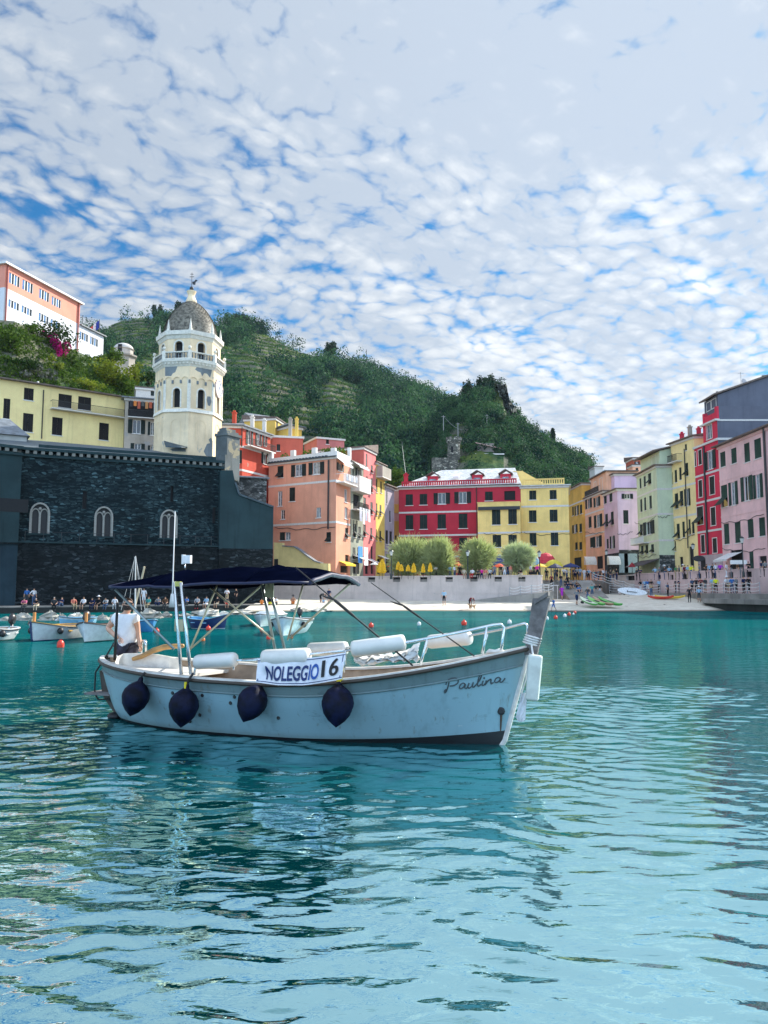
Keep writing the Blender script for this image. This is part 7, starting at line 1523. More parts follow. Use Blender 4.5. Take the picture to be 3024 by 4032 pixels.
bv=fo.modifiers.new('bevel','BEVEL');bv.width=.03;bv.segments=3;MB().tube([a0.lerp(a1,.3)+dy*.5,B.pix(*c8(1448,500),-.05)],.014,5).build('lanyard',M_rope,t,world=False)
rg=MB();pr2=[[(1395,770),(1425,765)],[(1388,810),(1424,820)],[(1378,850),(1420,870)],[(1368,895),(1418,905)],[(1382,918),(1412,917)]];V=[]
for k,(a,b) in enumerate(pr2):
    for j in range(5):p=B.pix(*c8(a[0]+(b[0]-a[0])*j/4,a[1]+(b[1]-a[1])*j/4),-.05-.03*((j+k) % 2));V.append(p)
rg.add(V,[(k*5+j,k*5+j+1,(k+1)*5+j+1,(k+1)*5+j) for k in range(4) for j in range(4)]);ro_=rg.build('rag',plain('white_rag',(.75,.76,.78),.9),None,world=False);ro_.location=root.location;ro_.rotation_euler.z=ang;tag(ro_,'white rag hanging at the stem of the launch below its cream fender','rag')
MB().tube([B.pix(*c8(1442,560),-.08),B.pix(*c8(1420,700),-.05),B.pix(*c8(1397,770),-.05)],.012,5).build('rag_rope',M_rope,t,world=False)
mb=MB();cl=[gun(*c8(*p),-1,.5) for p in ((1213,560),(1232,550),(1262,552),(1290,545),(1306,552))];mb.tube(cl,[.02,.035,.03,.035,.02],6);mb.build('rope_coil',M_rope,root,smooth=True,world=False)
def small_boat(name,lab,bow,stern,beam,zm,zb,zs_,cols,loc=None,ang_=None,L_=None,z=0.0,extras=(),boot=.04,strake=.09,group='boats moored in the harbour'):
    if loc is None:loc,ang_,L_=bow_stern(*bow,*stern)
    b=Boat((loc.x,loc.y,z),ang_,L_,beam,zm,zb,zs_,rake=.18,stern_p=5,stern_out=.15,draft=.25)
    t=thing(name,lab,'boat',(loc.x,loc.y,z),group);t.rotation_euler.z=ang_
    mats=[plain('boat_%s_%s' % (k,n_),c_,.4,var=.1) for k,(n_,c_) in zip(('side','strake','bottom','inside','cap','rub'),cols)]
    hull_parts(b,t,mats,22,10,strake,boot,0,inner_z=.08,gunw=.07,rubr=.02)
    for u in (-.45,.15):
        p=b.pt(u,1,1,.05);MB().box(p.x-.12,p.x+.12,-p.y,p.y,b.sheer(u)-.2,b.sheer(u)-.16).build('thwart',M_teak if 'teak' in extras else mats[4],t,world=False)
    if 'stem' in extras:MB().tube([Vector((b.bowx(q)+.02,0,q)) for q in (-.2,.1,.3,b.zb+.02)],.045,6).build('stem',plain('stem_navy',(.015,.03,.10),.5),t,world=False)
    if 'post' in extras:MB().box(b.h*.93,b.h*.93+.09,-.045,.045,b.zb-.1,b.zb+.38).build('bow_post',plain('orange_wood_post',(.52,.22,.06),.5),t,world=False)
    if 'motor' in extras:
        mo=MB();x=-b.h-.28;mo.lathe((x,0,b.zs+.12),[(.10,0),(.17,.08),(.18,.3),(.12,.42),(.03,.46)],10,0,(-.3,0,1),0,1.3,.8);mo.tube([(x-.02,0,b.zs+.15),(x-.1,0,-.25)],[.07,.05],6);mo.build('outboard_motor',plain('outboard_black',(.02,.02,.022),.35),t,smooth=True,world=False)
    if 'tarp' in extras:deck_=MB();deck_.hexa([b.pt(u,1,s)+Vector((0,0,.01)) for u,s in ((-.8,-1),(.3,-1),(.3,1),(-.8,1))],[b.pt(u,1,s,.35)+Vector((0,0,.22)) for u,s in ((-.7,-1),(.2,-1),(.2,1),(-.7,1))]);deck_.build('tarpaulin',plain('grey_tarpaulin',(.52,.56,.58),.7),t,world=False)
    if 'fenders' in extras:
        for u,s in ((.45,-1),(.5,1),(-.3,-1)):p=b.pt(u,.75,s);MB().ball(p+Vector((0,s*.12,0)),.13,8,0,1.1).build('fender',M_bott,t,smooth=True,world=False)
    return t,b
cw=('white',(.62,.68,.70));
def CS(side,strake,bottom,inside,cap):return (side,strake,bottom,inside,cap,('dark',(.04,.03,.03)))
cn=('navy',(.012,.03,.12));cblk=('black',(.015,.015,.018));ctan=('tan',(.38,.27,.17));cyel=('ochre',(.55,.32,.06));cwood=('brown',(.10,.06,.04));cblu=('blue',(.04,.22,.45));clb=('pale_blue',(.22,.48,.66))
small_boat('rowing_boat','white boat with navy stem and ochre gunwale moored at left beside the red buoy',ca(300,655),ca(760,610),1.7,.55,.80,.58,CS(cw,cw,cn,ctan,cyel),extras=('stem','post','motor','fenders'))
small_boat('rowing_boat','white boat with dark gunwale moored just left of the boatman',ca(787,665),ca(1150,612),1.9,.58,.80,.6,CS(cw,cw,cblk,ctan,cwood),extras=('post',))
small_boat('motor_dinghy','white dinghy with a black outboard motor cut by the left picture edge',ca(-190,660),ca(70,628),1.5,.45,.6,.5,CS(cw,cw,cblk,ctan,cw),extras=('motor','fenders'))
small_boat('rowing_boat','pale blue boat moored behind the two white boats at left',ca(560,510),ca(880,500),1.6,.45,.55,.48,CS(clb,cw,cblu,ctan,clb))
tb_,bb_=small_boat('sailing_dinghy','bright blue dinghy with a pale mast and furled spar behind the boatman',ca(1420,565),ca(1180,552),1.6,.5,.62,.52,CS(cblu,cblu,cblu,ctan,clb))
m0,m1=bb_.pix(*ca(1262,520),0),bb_.pix(*c3(805,1115),0);MB().tube([m0,m1],[.05,.025],8).build('mast',M_cap,tb_,world=False)
MB().tube([bb_.pix(*ca(1215,520),.1),bb_.pix(*c3(858,1178),.1)],[.04,.05],7).build('furled_spar',plain('pale_spar',(.60,.50,.34),.6),tb_,world=False)
for p0,p1 in ((c3(803,1118),ca(1130,360)),(c3(806,1118),ca(1350,352)),(c3(800,1120),ca(1195,390)),(c3(808,1120),ca(1320,360))):MB().tube([bb_.pix(*p0,0),bb_.pix(*p1,.2)],.011,4).build('stay',M_rope,tb_,world=False)
small_boat('rowing_boat','navy blue rowing boat with a white bow moored before the rocks',cb(440,535),cb(130,530),1.7,.5,.78,.62,CS(cn,cn,cw,cblu,clb))
small_boat('motor_boat','pale blue and white boat with dark fenders seen bow on behind the canopy tower',cb(985,600),cb(1130,545),1.9,.62,.85,.62,CS(('ice',(.50,.64,.68)),cw,cw,ctan,cw),extras=('fenders','motor'))
small_boat('inflatable_boat','grey covered boat moored behind the pale bow on boat',cb(770,515),cb(930,480),1.7,.6,.72,.6,CS(('pgrey',(.40,.48,.50)),cw,cw,ctan,cw),extras=('tarp',))
p=on_sand(*ce(120,678));small_boat('rowing_boat','blue rowing boat drawn up on the sand left of the white boat',None,None,1.7,.45,.62,.45,CS(cblu,clb,cblu,ctan,clb),loc=p+Vector((.2,2.2,0)),ang_=R(-98),L_=4.2,z=p.z+.28,group='boats drawn up on the beach')
p=on_sand(*ce(560,668));small_boat('rowing_boat','white boat drawn up on the beach beside the woman in purple',None,None,1.8,.6,.8,.6,CS(cw,cw,cblk,ctan,cw),loc=p+Vector((-.6,1.4,0)),ang_=R(172),L_=4.6,z=p.z+.3,group='boats drawn up on the beach')
# ================================================================== PEOPLE
M_skin=plain('skin',(.46,.26,.17),.6,0,.3,.08);M_skin2=plain('skin_tanned',(.34,.17,.10),.6,0,.3,.08)
def cloth(name,c):return plain('cloth_'+name,c,.85,0,.15,.12,20)
CL={k:cloth(k,v) for k,v in dict(white=(.72,.73,.75),black=(.015,.015,.018),navy=(.012,.022,.07),grey=(.20,.21,.22),blue=(.05,.16,.42),skyblue=(.28,.46,.62),red=(.50,.03,.03),maroon=(.17,.02,.035),pink=(.62,.16,.26),purple=(.36,.03,.46),green=(.08,.26,.10),teal=(.06,.30,.28),khaki=(.36,.29,.18),beige=(.52,.45,.34),orange=(.65,.22,.04),yellow=(.66,.70,.02),brown=(.13,.07,.04),denim=(.06,.10,.18),darkgrey=(.05,.055,.06),coral=(.60,.20,.14),lightgrey=(.42,.44,.46),magenta=(.62,.03,.26)).items()}
HAIR={'dark':plain('hair_dark',(.02,.014,.010),.6),'brown':plain('hair_brown',(.09,.05,.025),.6),'blond':plain('hair_blond',(.45,.32,.14),.6),'grey':plain('hair_grey',(.32,.31,.30),.7)}
HAT=CL['white']
def skin_body(name,J,E,tagsub=2):
    """joints J: name -> (x, y, z, radius); bones E: (a, b, region). One continuous skin grown over the skeleton."""
    me=bpy.data.meshes.new(name);bm=bmesh.new();lay=bm.verts.layers.skin.verify();vs={}
    for k,(x,y,z,r_) in J.items():
        v=bm.verts.new((x,y,z));vs[k]=v;rr_=r_ if isinstance(r_,tuple) else (r_,r_);v[lay].radius=rr_
    first=next(iter(J));vs[first][lay].use_root=True
    for a,b,_ in E:bm.edges.new((vs[a],vs[b]))
    bm.to_mesh(me);bm.free();o=bpy.data.objects.new(name,me);COL.objects.link(o)
    m=o.modifiers.new('skin','SKIN');m.use_smooth_shade=True
    if tagsub:q=o.modifiers.new('sub','SUBSURF');q.levels=tagsub;q.render_levels=tagsub
    dg=bpy.context.evaluated_depsgraph_get();out=bpy.data.meshes.new_from_object(o.evaluated_get(dg));bpy.data.objects.remove(o);bpy.data.meshes.remove(me)
    segs=[(Vector(J[a][:3]),Vector(J[b][:3]),reg) for a,b,reg in E]
    for p in out.polygons:
        best=1e9;c=p.center
        for a,b,reg in segs:
            d=b-a;t=max(0,min(1,(c-a).dot(d)/max(1e-9,d.length_squared)));q_=(c-a-d*t).length
            if q_ < best:best=q_;p.material_index=reg
        p.use_smooth=True
    return out
def skeleton(pose):
    J={'pelvis':(0,0,.95,(.15,.11)),'waist':(0,0,1.10,(.135,.10)),'chest':(0,0,1.32,(.165,.115)),'neckb':(0,.01,1.45,.065),'neck':(0,.0,1.51,.055),'head':(0,-.015,1.60,(.075,.09)),'crown':(0,.0,1.69,(.07,.085))}
    for s,k in ((-1,'r'),(1,'l')):
        J.update({'sh'+k:(s*.19,0,1.41,.065),'el'+k:(s*.25,.02,1.13,.045),'wr'+k:(s*.24,-.06,.90,.034),'ha'+k:(s*.235,-.08,.80,.036),'hip'+k:(s*.095,0,.88,.095),'kn'+k:(s*.105,-.015,.50,.062),'an'+k:(s*.11,.02,.09,.042),'to'+k:(s*.125,-.14,.04,.038)})
    def mv(d):
        for k,v in d.items():J[k]=(*v,J[k][3])
    def shift(keys,dx,dy,dz):
        for k in keys:x,y,z,r_=J[k];J[k]=(x+dx,y+dy,z+dz,r_)
    up=['waist','chest','neckb','neck','head','crown','shr','shl','elr','ell','wrr','wrl','har','hal']
    if pose == 'walk':mv({'knr':(-.1,-.20,.52),'anr':(-.1,-.26,.10),'tor':(-.11,-.42,.05),'knl':(.1,.10,.50),'anl':(.1,.36,.16),'tol':(.11,.27,.04),'elr':(-.25,.12,1.15),'wrr':(-.24,.10,.92),'har':(-.23,.06,.83),'ell':(.25,-.04,1.13),'wrl':(.22,-.22,.98),'hal':(.2,-.28,.92)})
    if pose == 'phone':mv({'elr':(-.24,-.06,1.14),'wrr':(-.08,-.28,1.26),'har':(-.03,-.33,1.32),'ell':(.24,-.06,1.14),'wrl':(.09,-.27,1.24),'hal':(.04,-.32,1.3)})
    if pose == 'hip':mv({'elr':(-.38,.06,1.16),'wrr':(-.22,-.02,.98),'har':(-.16,-.06,.96)})
    if pose in ('sit','sitlean','sitground'):
        dz=-.83
        shift(up+['pelvis','hipr','hipl'],0,0,dz)
        for s,k in ((-1,'r'),(1,'l')):mv({'kn'+k:(s*.13,-.43,.10),'an'+k:(s*.12,-.40,-.33),'to'+k:(s*.13,-.55,-.38),'el'+k:(s*.26,-.10,.30),'wr'+k:(s*.16,-.30,.20),'ha'+k:(s*.12,-.36,.17)})
        if pose == 'sitlean':
            shift(['chest','shr','shl'],0,-.14,-.05);shift(['neckb','neck','head','crown'],0,-.26,-.10)
            for s,k in ((-1,'r'),(1,'l')):mv({'el'+k:(s*.22,-.32,.30),'wr'+k:(s*.06,-.48,.24),'ha'+k:(s*.02,-.54,.22)})
        if pose == 'sitground':
            for s,k in ((-1,'r'),(1,'l')):mv({'kn'+k:(s*.18,-.38,.36),'an'+k:(s*.14,-.60,.0),'to'+k:(s*.14,-.74,-.02),'el'+k:(s*.26,-.20,.34),'wr'+k:(s*.16,-.38,.40),'ha'+k:(s*.1,-.44,.38)})
    if pose == 'bend':
        mv({'waist':(0,-.10,1.06),'chest':(0,-.34,1.08),'neckb':(0,-.46,1.04),'neck':(0,-.52,1.02),'head':(0,-.60,.98),'crown':(0,-.68,.93),'shr':(-.19,-.42,1.04),'shl':(.19,-.42,1.04),'elr':(-.22,-.46,.76),'ell':(.22,-.46,.76),'wrr':(-.14,-.52,.52),'wrl':(.14,-.52,.52),'har':(-.11,-.54,.43),'hal':(.11,-.54,.43),'pelvis':(0,.06,.93),'hipr':(-.095,.06,.87),'hipl':(.095,.06,.87)})
    E=[('pelvis','waist',2),('waist','chest',1),('chest','neckb',1),('neckb','neck',0),('neck','head',0),('head','crown',5)]
    for k in 'rl':E += [('chest','sh'+k,1),('sh'+k,'el'+k,6),('el'+k,'wr'+k,0),('wr'+k,'ha'+k,0),('pelvis','hip'+k,2),('hip'+k,'kn'+k,2),('kn'+k,'an'+k,3),('an'+k,'to'+k,4)]
    return J,E
PROTO={}
def proto(pose):
    if pose not in PROTO:
        me=skin_body('person_'+pose,*skeleton(pose),1)
        for _ in range(7):me.materials.append(M_skin)
        PROTO[pose]=me
    return PROTO[pose]
def hat_mesh():
    if 'hat' not in PROTO:
        mb=MB().lathe((0,0,0),[(.24,0),(.25,.012),(.11,.03),(.105,.10),(.07,.125),(.01,.13)],12);o=mb.build('hat',HAT,None,world=False);PROTO['hat']=o.data;bpy.data.objects.remove(o)
    return PROTO['hat']
PEOPLE=[]
def person(p,pose,face,shirt,bot,label,group,shin=None,hair='dark',sc=1.0,hat=None,skin=None,shoe='darkgrey',arm=None):
    o=bpy.data.objects.new('person',proto(pose));COL.objects.link(o);o.location=p;o.rotation_euler.z=R(face);o.scale=(sc,)*3
    sk=skin or M_skin;mats=[sk,CL[shirt] if shirt else sk,CL[bot],CL[shin] if shin else sk,CL[shoe],HAIR[hair],(CL[arm] if arm else (CL[shirt] if shirt else sk))]
    for i,m in enumerate(mats):s=o.material_slots[i];s.link='OBJECT';s.material=m
    tag(o,label,'person',group);PEOPLE.append(o)
    if hat:
        h=bpy.data.objects.new('hat',hat_mesh());COL.objects.link(h);h.parent=o;J,_=skeleton(pose);x,y,z,_r=J['crown'];h.location=(x,y,z+.02);h.material_slots[0].link='OBJECT';h.material_slots[0].material=CL[hat]
    return o
QW=lambda px:np.interp(px,[-260,0,540,1076,1474],[68,71,77.3,84.2,92])
g1='people sitting along the quay under the church'
def quay_sit(c,x,shirt,bot,look,pose='sit',**kw):
    px,_=c(x,0);Y_=QW(px)-.02;person((xat(px,Y_),Y_,QZ),pose,kw.pop('face',rnd.uniform(-22,22)),shirt,bot,look,g1,**kw)
quay_sit(ca,240,'pink','darkgrey','person in a pink shirt sitting on the quay below the two standing men','sitlean',shin='darkgrey')
quay_sit(ca,355,'black','beige','person in a black shirt and pale trousers sitting hunched beside the one in pink','sitlean',shin='beige',hair='grey')
quay_sit(ca,510,'darkgrey','black','person in dark striped top sitting apart, third from left on the quay',shin='black',hair='grey')
quay_sit(ca,583,'navy','denim','person in navy top and jeans sitting with hands raised on the quay','sitground',shin='denim')
quay_sit(ca,692,'coral','khaki','person in a coral shirt sitting sideways on the quay edge',shin='khaki',face=40)
quay_sit(ca,785,'white','darkgrey','person in a white T-shirt and dark shorts sitting left of the white sun hat',hair='brown')
quay_sit(ca,880,'navy','navy','person in navy crouching low on the quay beside the white sun hat','sitlean',shin='navy')
quay_sit(ca,925,'black','black','person in a white sun hat and black top sitting on the quay',hat='white')
quay_sit(ca,1000,'lightgrey','denim','person in a light grey shirt and jeans sitting right of the white sun hat','sitlean',shin='denim')
quay_sit(ca,1075,'white','lightgrey','person in white top with light grey trousers sitting left of the boatman head',shin='lightgrey')
quay_sit(ca,1390,'teal','khaki','person in a teal shirt sitting on the quay right of the boatman',shin='khaki')
quay_sit(ca,1480,'grey','navy','person in grey with navy trousers sitting cross legged on the quay','sitground',shin='navy')
quay_sit(ca,1545,'brown','darkgrey','person in brown sitting just left of the aft canopy tower',shin='darkgrey')
quay_sit(cb,85,'blue','darkgrey','person in a blue shirt sitting just right of the aft canopy tower','sitground',shin='darkgrey')
quay_sit(cb,185,'lightgrey','black','person in light grey shirt, black trousers and red shoes sitting on the quay',shin='black',shoe='red')
quay_sit(cb,270,'skyblue','white','person in sky blue top and white shorts sitting behind the canopy struts')
quay_sit(cb,372,'black','beige','person in black top with bare legs in beige shorts on the quay edge')
quay_sit(cb,458,'darkgrey','red','person in dark top and red shorts sitting below the standing pair',face=15)
quay_sit(cb,785,'orange','orange','small child in orange sitting on the quay left of the mid canopy tower','sitground',sc=.7,shin='orange')
quay_sit(cb,865,'black','yellow','person in black with yellow shorts sitting at the mid canopy tower')
quay_sit(cb,920,'white','darkgrey','person in a white top sitting just right of the mid canopy tower','sitlean',shin='darkgrey')
quay_sit(cb,1078,None,'orange','shirtless person in orange shorts sitting alone below the sea wall','sitground',skin=M_skin2,hat='black')
g2='people standing on the quay under the church'
def quay_stand(c,x,back_,pose,face,shirt,bot,look,**kw):
    px,_=c(x,0);Y_=QW(px)+back_;return person((xat(px,Y_),Y_,QZ),pose,face,shirt,bot,look,g2,**kw)
quay_stand(ca,253,2.5,'stand',0,'blue','darkgrey','person in a blue shirt standing at far left against the church wall',shin='darkgrey')
quay_stand(ca,318,1.6,'hip',60,'white','denim','person in a white T-shirt and jeans standing at left before the church wall',shin='denim')
quay_stand(ca,1345,2.0,'stand',10,'white','white','person in a white dress standing behind the pale boat mast',hair='brown')
quay_stand(cb,460,2.0,'phone',5,'white','khaki','person in a white top standing beside the stooping man in black',shin='khaki')
quay_stand(cb,545,1.5,'hip',-50,'black','black','heavy person in black standing and stooping on the quay',shin='black',hair='grey')
quay_stand(cb,1335,.9,'bend',70,'darkgrey','black','person with dark clothes bending over at the right end of the quay',hair='dark')
quay_stand(cb,1412,.8,'stand',-30,'navy','denim','person in navy and denim shorts standing at the right end of the quay')
quay_stand(cb,1362,.3,'sitground',0,'skyblue','blue','small child in sky blue sitting between the two at the right end of the quay',sc=.65)
g3='people on the beach'
def beach(c,x,y,pose,face,shirt,bot,look,**kw):return person(on_sand(*c(x,y)),pose,face,shirt,bot,look,g3,**kw)
bp=beach(c5,583,1240,'stand',-15,'skyblue','black','person in a pale blue shirt and black shorts standing alone on the sunny sand',hair='grey')
bd=beach(c5,785,1262,'bend',20,'maroon','black','person in maroon bending over a small tan dog at the waterline',shin=None)
beach(c5,1150,1186,'sitground',30,None,'brown','person in a brown swimsuit sitting on the sand left of the blue boat',skin=M_skin2,hair='brown').location.z += .12
beach(c5,1490,1196,'walk',10,'purple','purple','blond person in a purple dress walking past the white boat',hair='blond',arm='purple')
beach(c5,1425,1281,'walk',-60,'blue','blue','blond child in blue running at the waterline',hair='blond',sc=.74)
beach(ce,735,775,'walk',15,'grey','navy','person in a grey shirt and navy shorts walking where the sun ends',hair='grey')
beach(ce,880,735,'hip',-50,'darkgrey','denim','person with a dark backpack bending towards the stroller',shin='denim',hair='blond')
beach(ce,935,680,'stand',0,'teal','denim','person in teal standing in the shade behind the stroller',shin='denim')
beach(ce,985,668,'stand',20,'darkgrey','black','person in dark grey standing left of the one in white shorts',shin='black')
beach(ce,1035,668,'hip',-10,'black','lightgrey','person in black with light shorts standing in the shade near the paddleboard')
beach(ce,1290,608,'sitground',0,'white','white','small child in white sitting left of the paddleboard',sc=.6)
beach(cf,205,640,'phone',20,'khaki','denim','person in khaki standing on dark sand just right of the paddleboard',shin='denim')
beach(cf,412,628,'stand',40,'denim','black','person in denim shirt standing behind the yellow kayak',shin='black')
beach(cf,520,620,'hip',-40,'brown','khaki','person in brown standing with bent arm right of the yellow kayak')
beach(cf,683,705,'stand',170,'black','black','person in a long black dress seen from behind at the dark waterline',shin='black',arm='black')
beach(cf,803,705,'stand',175,'skyblue','darkgrey','person in a white hat and sky blue shirt wading at the dark waterline',hat='white')
g4='people on the harbour steps'
for k,(x,y,z_,pose,sh,bt,lab) in enumerate(((405,545,2.4,'stand','maroon','black','person in maroon and black standing at the white handrail'),(345,470,3.4,'stand','black','darkgrey','person in black standing at the top left of the harbour steps'),(528,540,2.4,'stand','black','denim','blond person in black standing on the harbour steps'),(590,520,1.9,'sit','darkgrey','black','person in dark grey sitting on the slipway edge, leftmost of the seated ones'),(620,560,1.5,'sitground','navy','denim','person in navy sitting low on the slipway'),(660,560,1.5,'sitground','black','khaki','person in black and khaki sitting in the middle of the slipway'),(690,540,1.9,'sitground','grey','denim','person in grey sitting higher on the slipway'),(735,545,1.9,'sitground','brown','black','person in brown sitting highest on the slipway'),(755,610,1.1,'sitground','blue','navy','person in bright blue sitting lowest on the slipway'),(620,475,3.2,'sit','black','black','person all in black sitting at the head of the slipway'))):
    px,py=ce(x,y);
    for D_ in np.arange(94,103,.1):
        X_=xat(px,D_);zg_=(.75+(D_-93.5)/9.5*2.65) if X_ > 22.2 else .4+.25*max(0,math.floor((D_-97)/.4)+1)
        if at(px,py,D_).z <= zg_+.02:break
    person((X_,D_,min(zg_,3.4)+(.05 if 'sit' in pose else 0)),pose,rnd.uniform(-40,40),sh,bt,lab,g4,hair='blond' if 'blond' in lab else 'dark',shin=bt if bt in ('denim','black') else None)
g5='people along the top of the sea wall'
def wallsit(x,sh,bt,lab,pose='sit',**kw):
    px,_=c5(x,0);u=SWf.uz(px,2265)[0];q=SWf.p(u,3.83,-.02);person(q,pose,kw.pop('face',rnd.uniform(-15,15)-15),sh,bt,lab,g5,**kw)
def wallstand(x,sh,bt,lab,back_=1.0,pose='stand',**kw):
    px,_=c5(x,0);u=SWf.uz(px,2265)[0];q=SWf.p(u,PZ,-back_);q.x=xat(px,q.y);person(q,pose,rnd.uniform(-60,60),sh,bt,lab,g5,**kw)
for a in ((737,'beige','khaki','person in beige sitting on the sea wall left of the lone tamarisk lantern'),(800,'white','red','person in white top and red trousers with legs hanging over the sea wall','sit',dict(shin='red')),(845,'darkgrey','black','person in dark grey, second right of the lone tamarisk lantern on the wall','sitlean',dict(shin='black')),(872,'magenta','navy','person in magenta sitting on the sea wall among friends','sit',dict(shin='navy')),(903,'coral','beige','person in coral sitting on the sea wall with bare legs hanging'),(935,'lightgrey','darkgrey','person in light grey sitting at the right end of the seated row','sit',dict(shin='darkgrey')),(1175,'black','beige','person in black sitting on the sea wall below the pale tamarisk','sitlean',dict(shin='beige'))):
    wallsit(*a[:4],*(a[4:5]),**(a[5] if len(a) > 5 else {}))
for a in ((520,'white','black','person in a white shirt and cap behind the sea wall left of the rounded tamarisk',1.0,'phone'),(600,'coral','denim','person in coral at a table behind the sea wall under the rounded tamarisk',2),(630,'skyblue','denim','person in sky blue behind the sea wall under the rounded tamarisk',1.5),(665,'white','denim','person in white behind the sea wall at the right edge of the rounded tamarisk',1.2),(704,'black','black','person in black standing between the second and third tamarisk',1.2),(972,'grey','denim','person in grey leaning at the wall right of the lone tamarisk',.9),(1022,'black','khaki','person in black under the orange red parasol',1.4),(1050,'beige','white','person in beige under the orange red parasol',1.1),(1073,'navy','denim','person in navy left of the pale tamarisk',1.3),(1097,'coral','khaki','shirt in coral, person standing left of the pale tamarisk',1.0),(1250,'lightgrey','black','person in light grey near the turquoise parasol',1.4),(1303,'magenta','black','person in bright magenta leaning at the right end of the sea wall',.9)):
    wallstand(*a)
g6='crowd at the head of the harbour steps'
CR=[(330,'green','khaki'),(405,'beige','beige'),(460,'grey','denim'),(485,'darkgrey','black'),(520,'black','denim'),(570,'white','darkgrey'),(608,'white','denim'),(655,'white','beige'),(690,'navy','black'),(715,'denim','navy'),(745,'grey','black'),(780,'skyblue','denim'),(835,'white','white'),(865,'darkgrey','darkgrey'),(895,'skyblue','black'),(940,'black','grey'),(965,'teal','denim'),(990,'navy','denim'),(1020,'grey','navy'),(1045,'brown','black'),(1085,'white','black'),(1125,'lightgrey','denim'),(1180,'darkgrey','denim'),(1220,'khaki','navy'),(1260,'black','navy')]
NM=dict(skyblue='sky blue',darkgrey='dark grey',lightgrey='light grey')
nm=lambda k:NM.get(k,k)
for k,(x,sh,bt) in enumerate(CR):
    px,_=ce(x,0);D_=103.4+(k*37 % 5)*1.1 if x < 840 else 110+(k*37 % 6)*1.6;X_=xat(px,D_)
    person((X_,D_,PZ),('stand','phone','hip','stand')[k % 4],rnd.uniform(-180,180),sh,bt,'%s in a %s top and %s %s in the street crowd' % ('person',nm(sh),nm(bt),'shorts' if k % 2 else 'trousers'),g6,shin=None if k % 2 else bt,hair=('dark','brown','grey','blond')[k % 4],hat='white' if x in (655,520) else None,sc=rnd.uniform(.94,1.06))
g7='people behind the promenade wall'
for k,(x,sh,bt,lab) in enumerate(((30,'darkgrey','black','person in dark grey under the dark awning of the sage green house'),(75,'navy','black','person in navy below the sage green corner'),(260,'skyblue','denim','person in sky blue before the stone base of the sage green house'),(312,'grey','navy','person in grey before the stone base of the sage green house'),(378,'darkgrey','denim','person with a white cap before the cream yellow house'),(437,'skyblue','black','person in pale blue before the cream yellow house'),(522,'green','khaki','person in green before the cream yellow house'),(560,'denim','black','person in denim below the hanging cloth of the cream yellow house'),(608,'lightgrey','denim','person in a pale cap left of the scarlet house lantern'),(632,'maroon','black','person in maroon left of the scarlet house lantern'),(672,'skyblue','khaki','person in sky blue nearest the scarlet house lantern'),(710,'yellow','denim','person in dull yellow beside the scarlet house lantern'),(812,'grey','denim','person in grey left of the arched scarlet house door'),(905,'brown','black','person in brown right of the arched door'),(945,'skyblue','denim','person in a bright sky blue shirt seen from behind at the pink wall'),(982,'darkgrey','black','person in dark grey between two blue shirts at the pink wall'),(1020,'white','denim','tall person in a pale T-shirt at the pink wall'),(1075,'purple','navy','person in purple at the pink wall'),(1155,'white','white','person in white below the white awning'),(1215,'black','grey','person in black below the white awning'),(1292,'brown','grey','person in brown by the hanging shop sign'),(1338,'darkgrey','grey','person in dark grey by the tall lantern of the pink house'),(1430,'black','black','person in black by the green door of the pink house'),(1590,'navy','grey','person in navy before the dark doorway at right'),(1635,'grey','black','person in grey before the dark doorway at right edge'))):
    px,_=cf(x,0);u=f_pr.uz(px,2250)[0];u=max(.3,u);q=f_pr.p(u,PZ,-1.2-(k*7 % 3)*.5);D_=q.y
    person((xat(px,D_),D_,3.45 if k > 1 else PZ),('stand','phone','hip')[k % 3],rnd.uniform(-180,180) if 'behind' not in lab else 170,sh,bt,lab,g7,shin=bt,hair=('dark','brown','grey')[k % 3],sc=1.04,hat='white' if 'cap' in lab else None)
g8='people on the lower walkway'
for k,(x,sh,bt,lab,pose) in enumerate(((72,'black','white','person in black and white leaning on the rail above the paddleboard','hip'),(125,'skyblue','denim','person in sky blue on the lower walkway above the paddleboard','stand'),(160,'blue','white','person in blue with white shorts on the lower walkway','phone'),(205,'black','darkgrey','person in black at the rail end above the red kayak','stand'),(306,'skyblue','black','person in sky blue standing alone by the barred opening, back turned','stand'),(520,'darkgrey','black','person in dark cap leaning on the rail above the yellow kayak','hip'),(562,'navy','black','person in navy bending over the rail above the yellow kayak','phone'),(715,'denim','black','person in denim, first of the long standing row on the lower walkway','stand'),(768,'black','black','person in black, second of the long standing row','stand'),(827,'maroon','black','person in dark maroon in the long standing row','phone'),(880,'darkgrey','grey','broad person in striped dark grey left of the bright yellow vest','stand'),(968,'skyblue','khaki','person in sky blue just left of the bright yellow vest','stand'),(1012,'yellow','black','person in a bright yellow vest on the lower walkway','stand'),(1148,'white','black','person in white cap right of the bright yellow vest','phone'),(1178,'lightgrey','khaki','person in a light grey shirt right of the bright yellow vest','stand'),(1212,'blue','denim','person in blue standing close to the light grey shirt','stand'),(1266,'grey','black','broad person in grey near the right end of the rope rail','stand'),(1360,'navy','black','person in navy, second from right on the lower walkway','hip'),(1422,'black','black','person in black walking at the right end of the rope rail','walk'))):
    px,_=cf(x,0);D_=float(np.interp(px,[2400,2600,2700,2765,3024],[108.6,103.6,97.6,89,78.3]))+.35
    person((xat(px,D_),D_,1.75),pose,rnd.uniform(150,210) if k % 3 else rnd.uniform(-40,40),sh,bt,lab,g8,shin=bt if bt in ('black','denim','darkgrey') else None,hair=('dark','grey','brown')[k % 3],sc=1.05,hat='white' if 'white cap' in lab else None)
dp=bd.location+Vector((.10,-.62,0));dp.z=max(.02,sand_z(dp.x,dp.y))
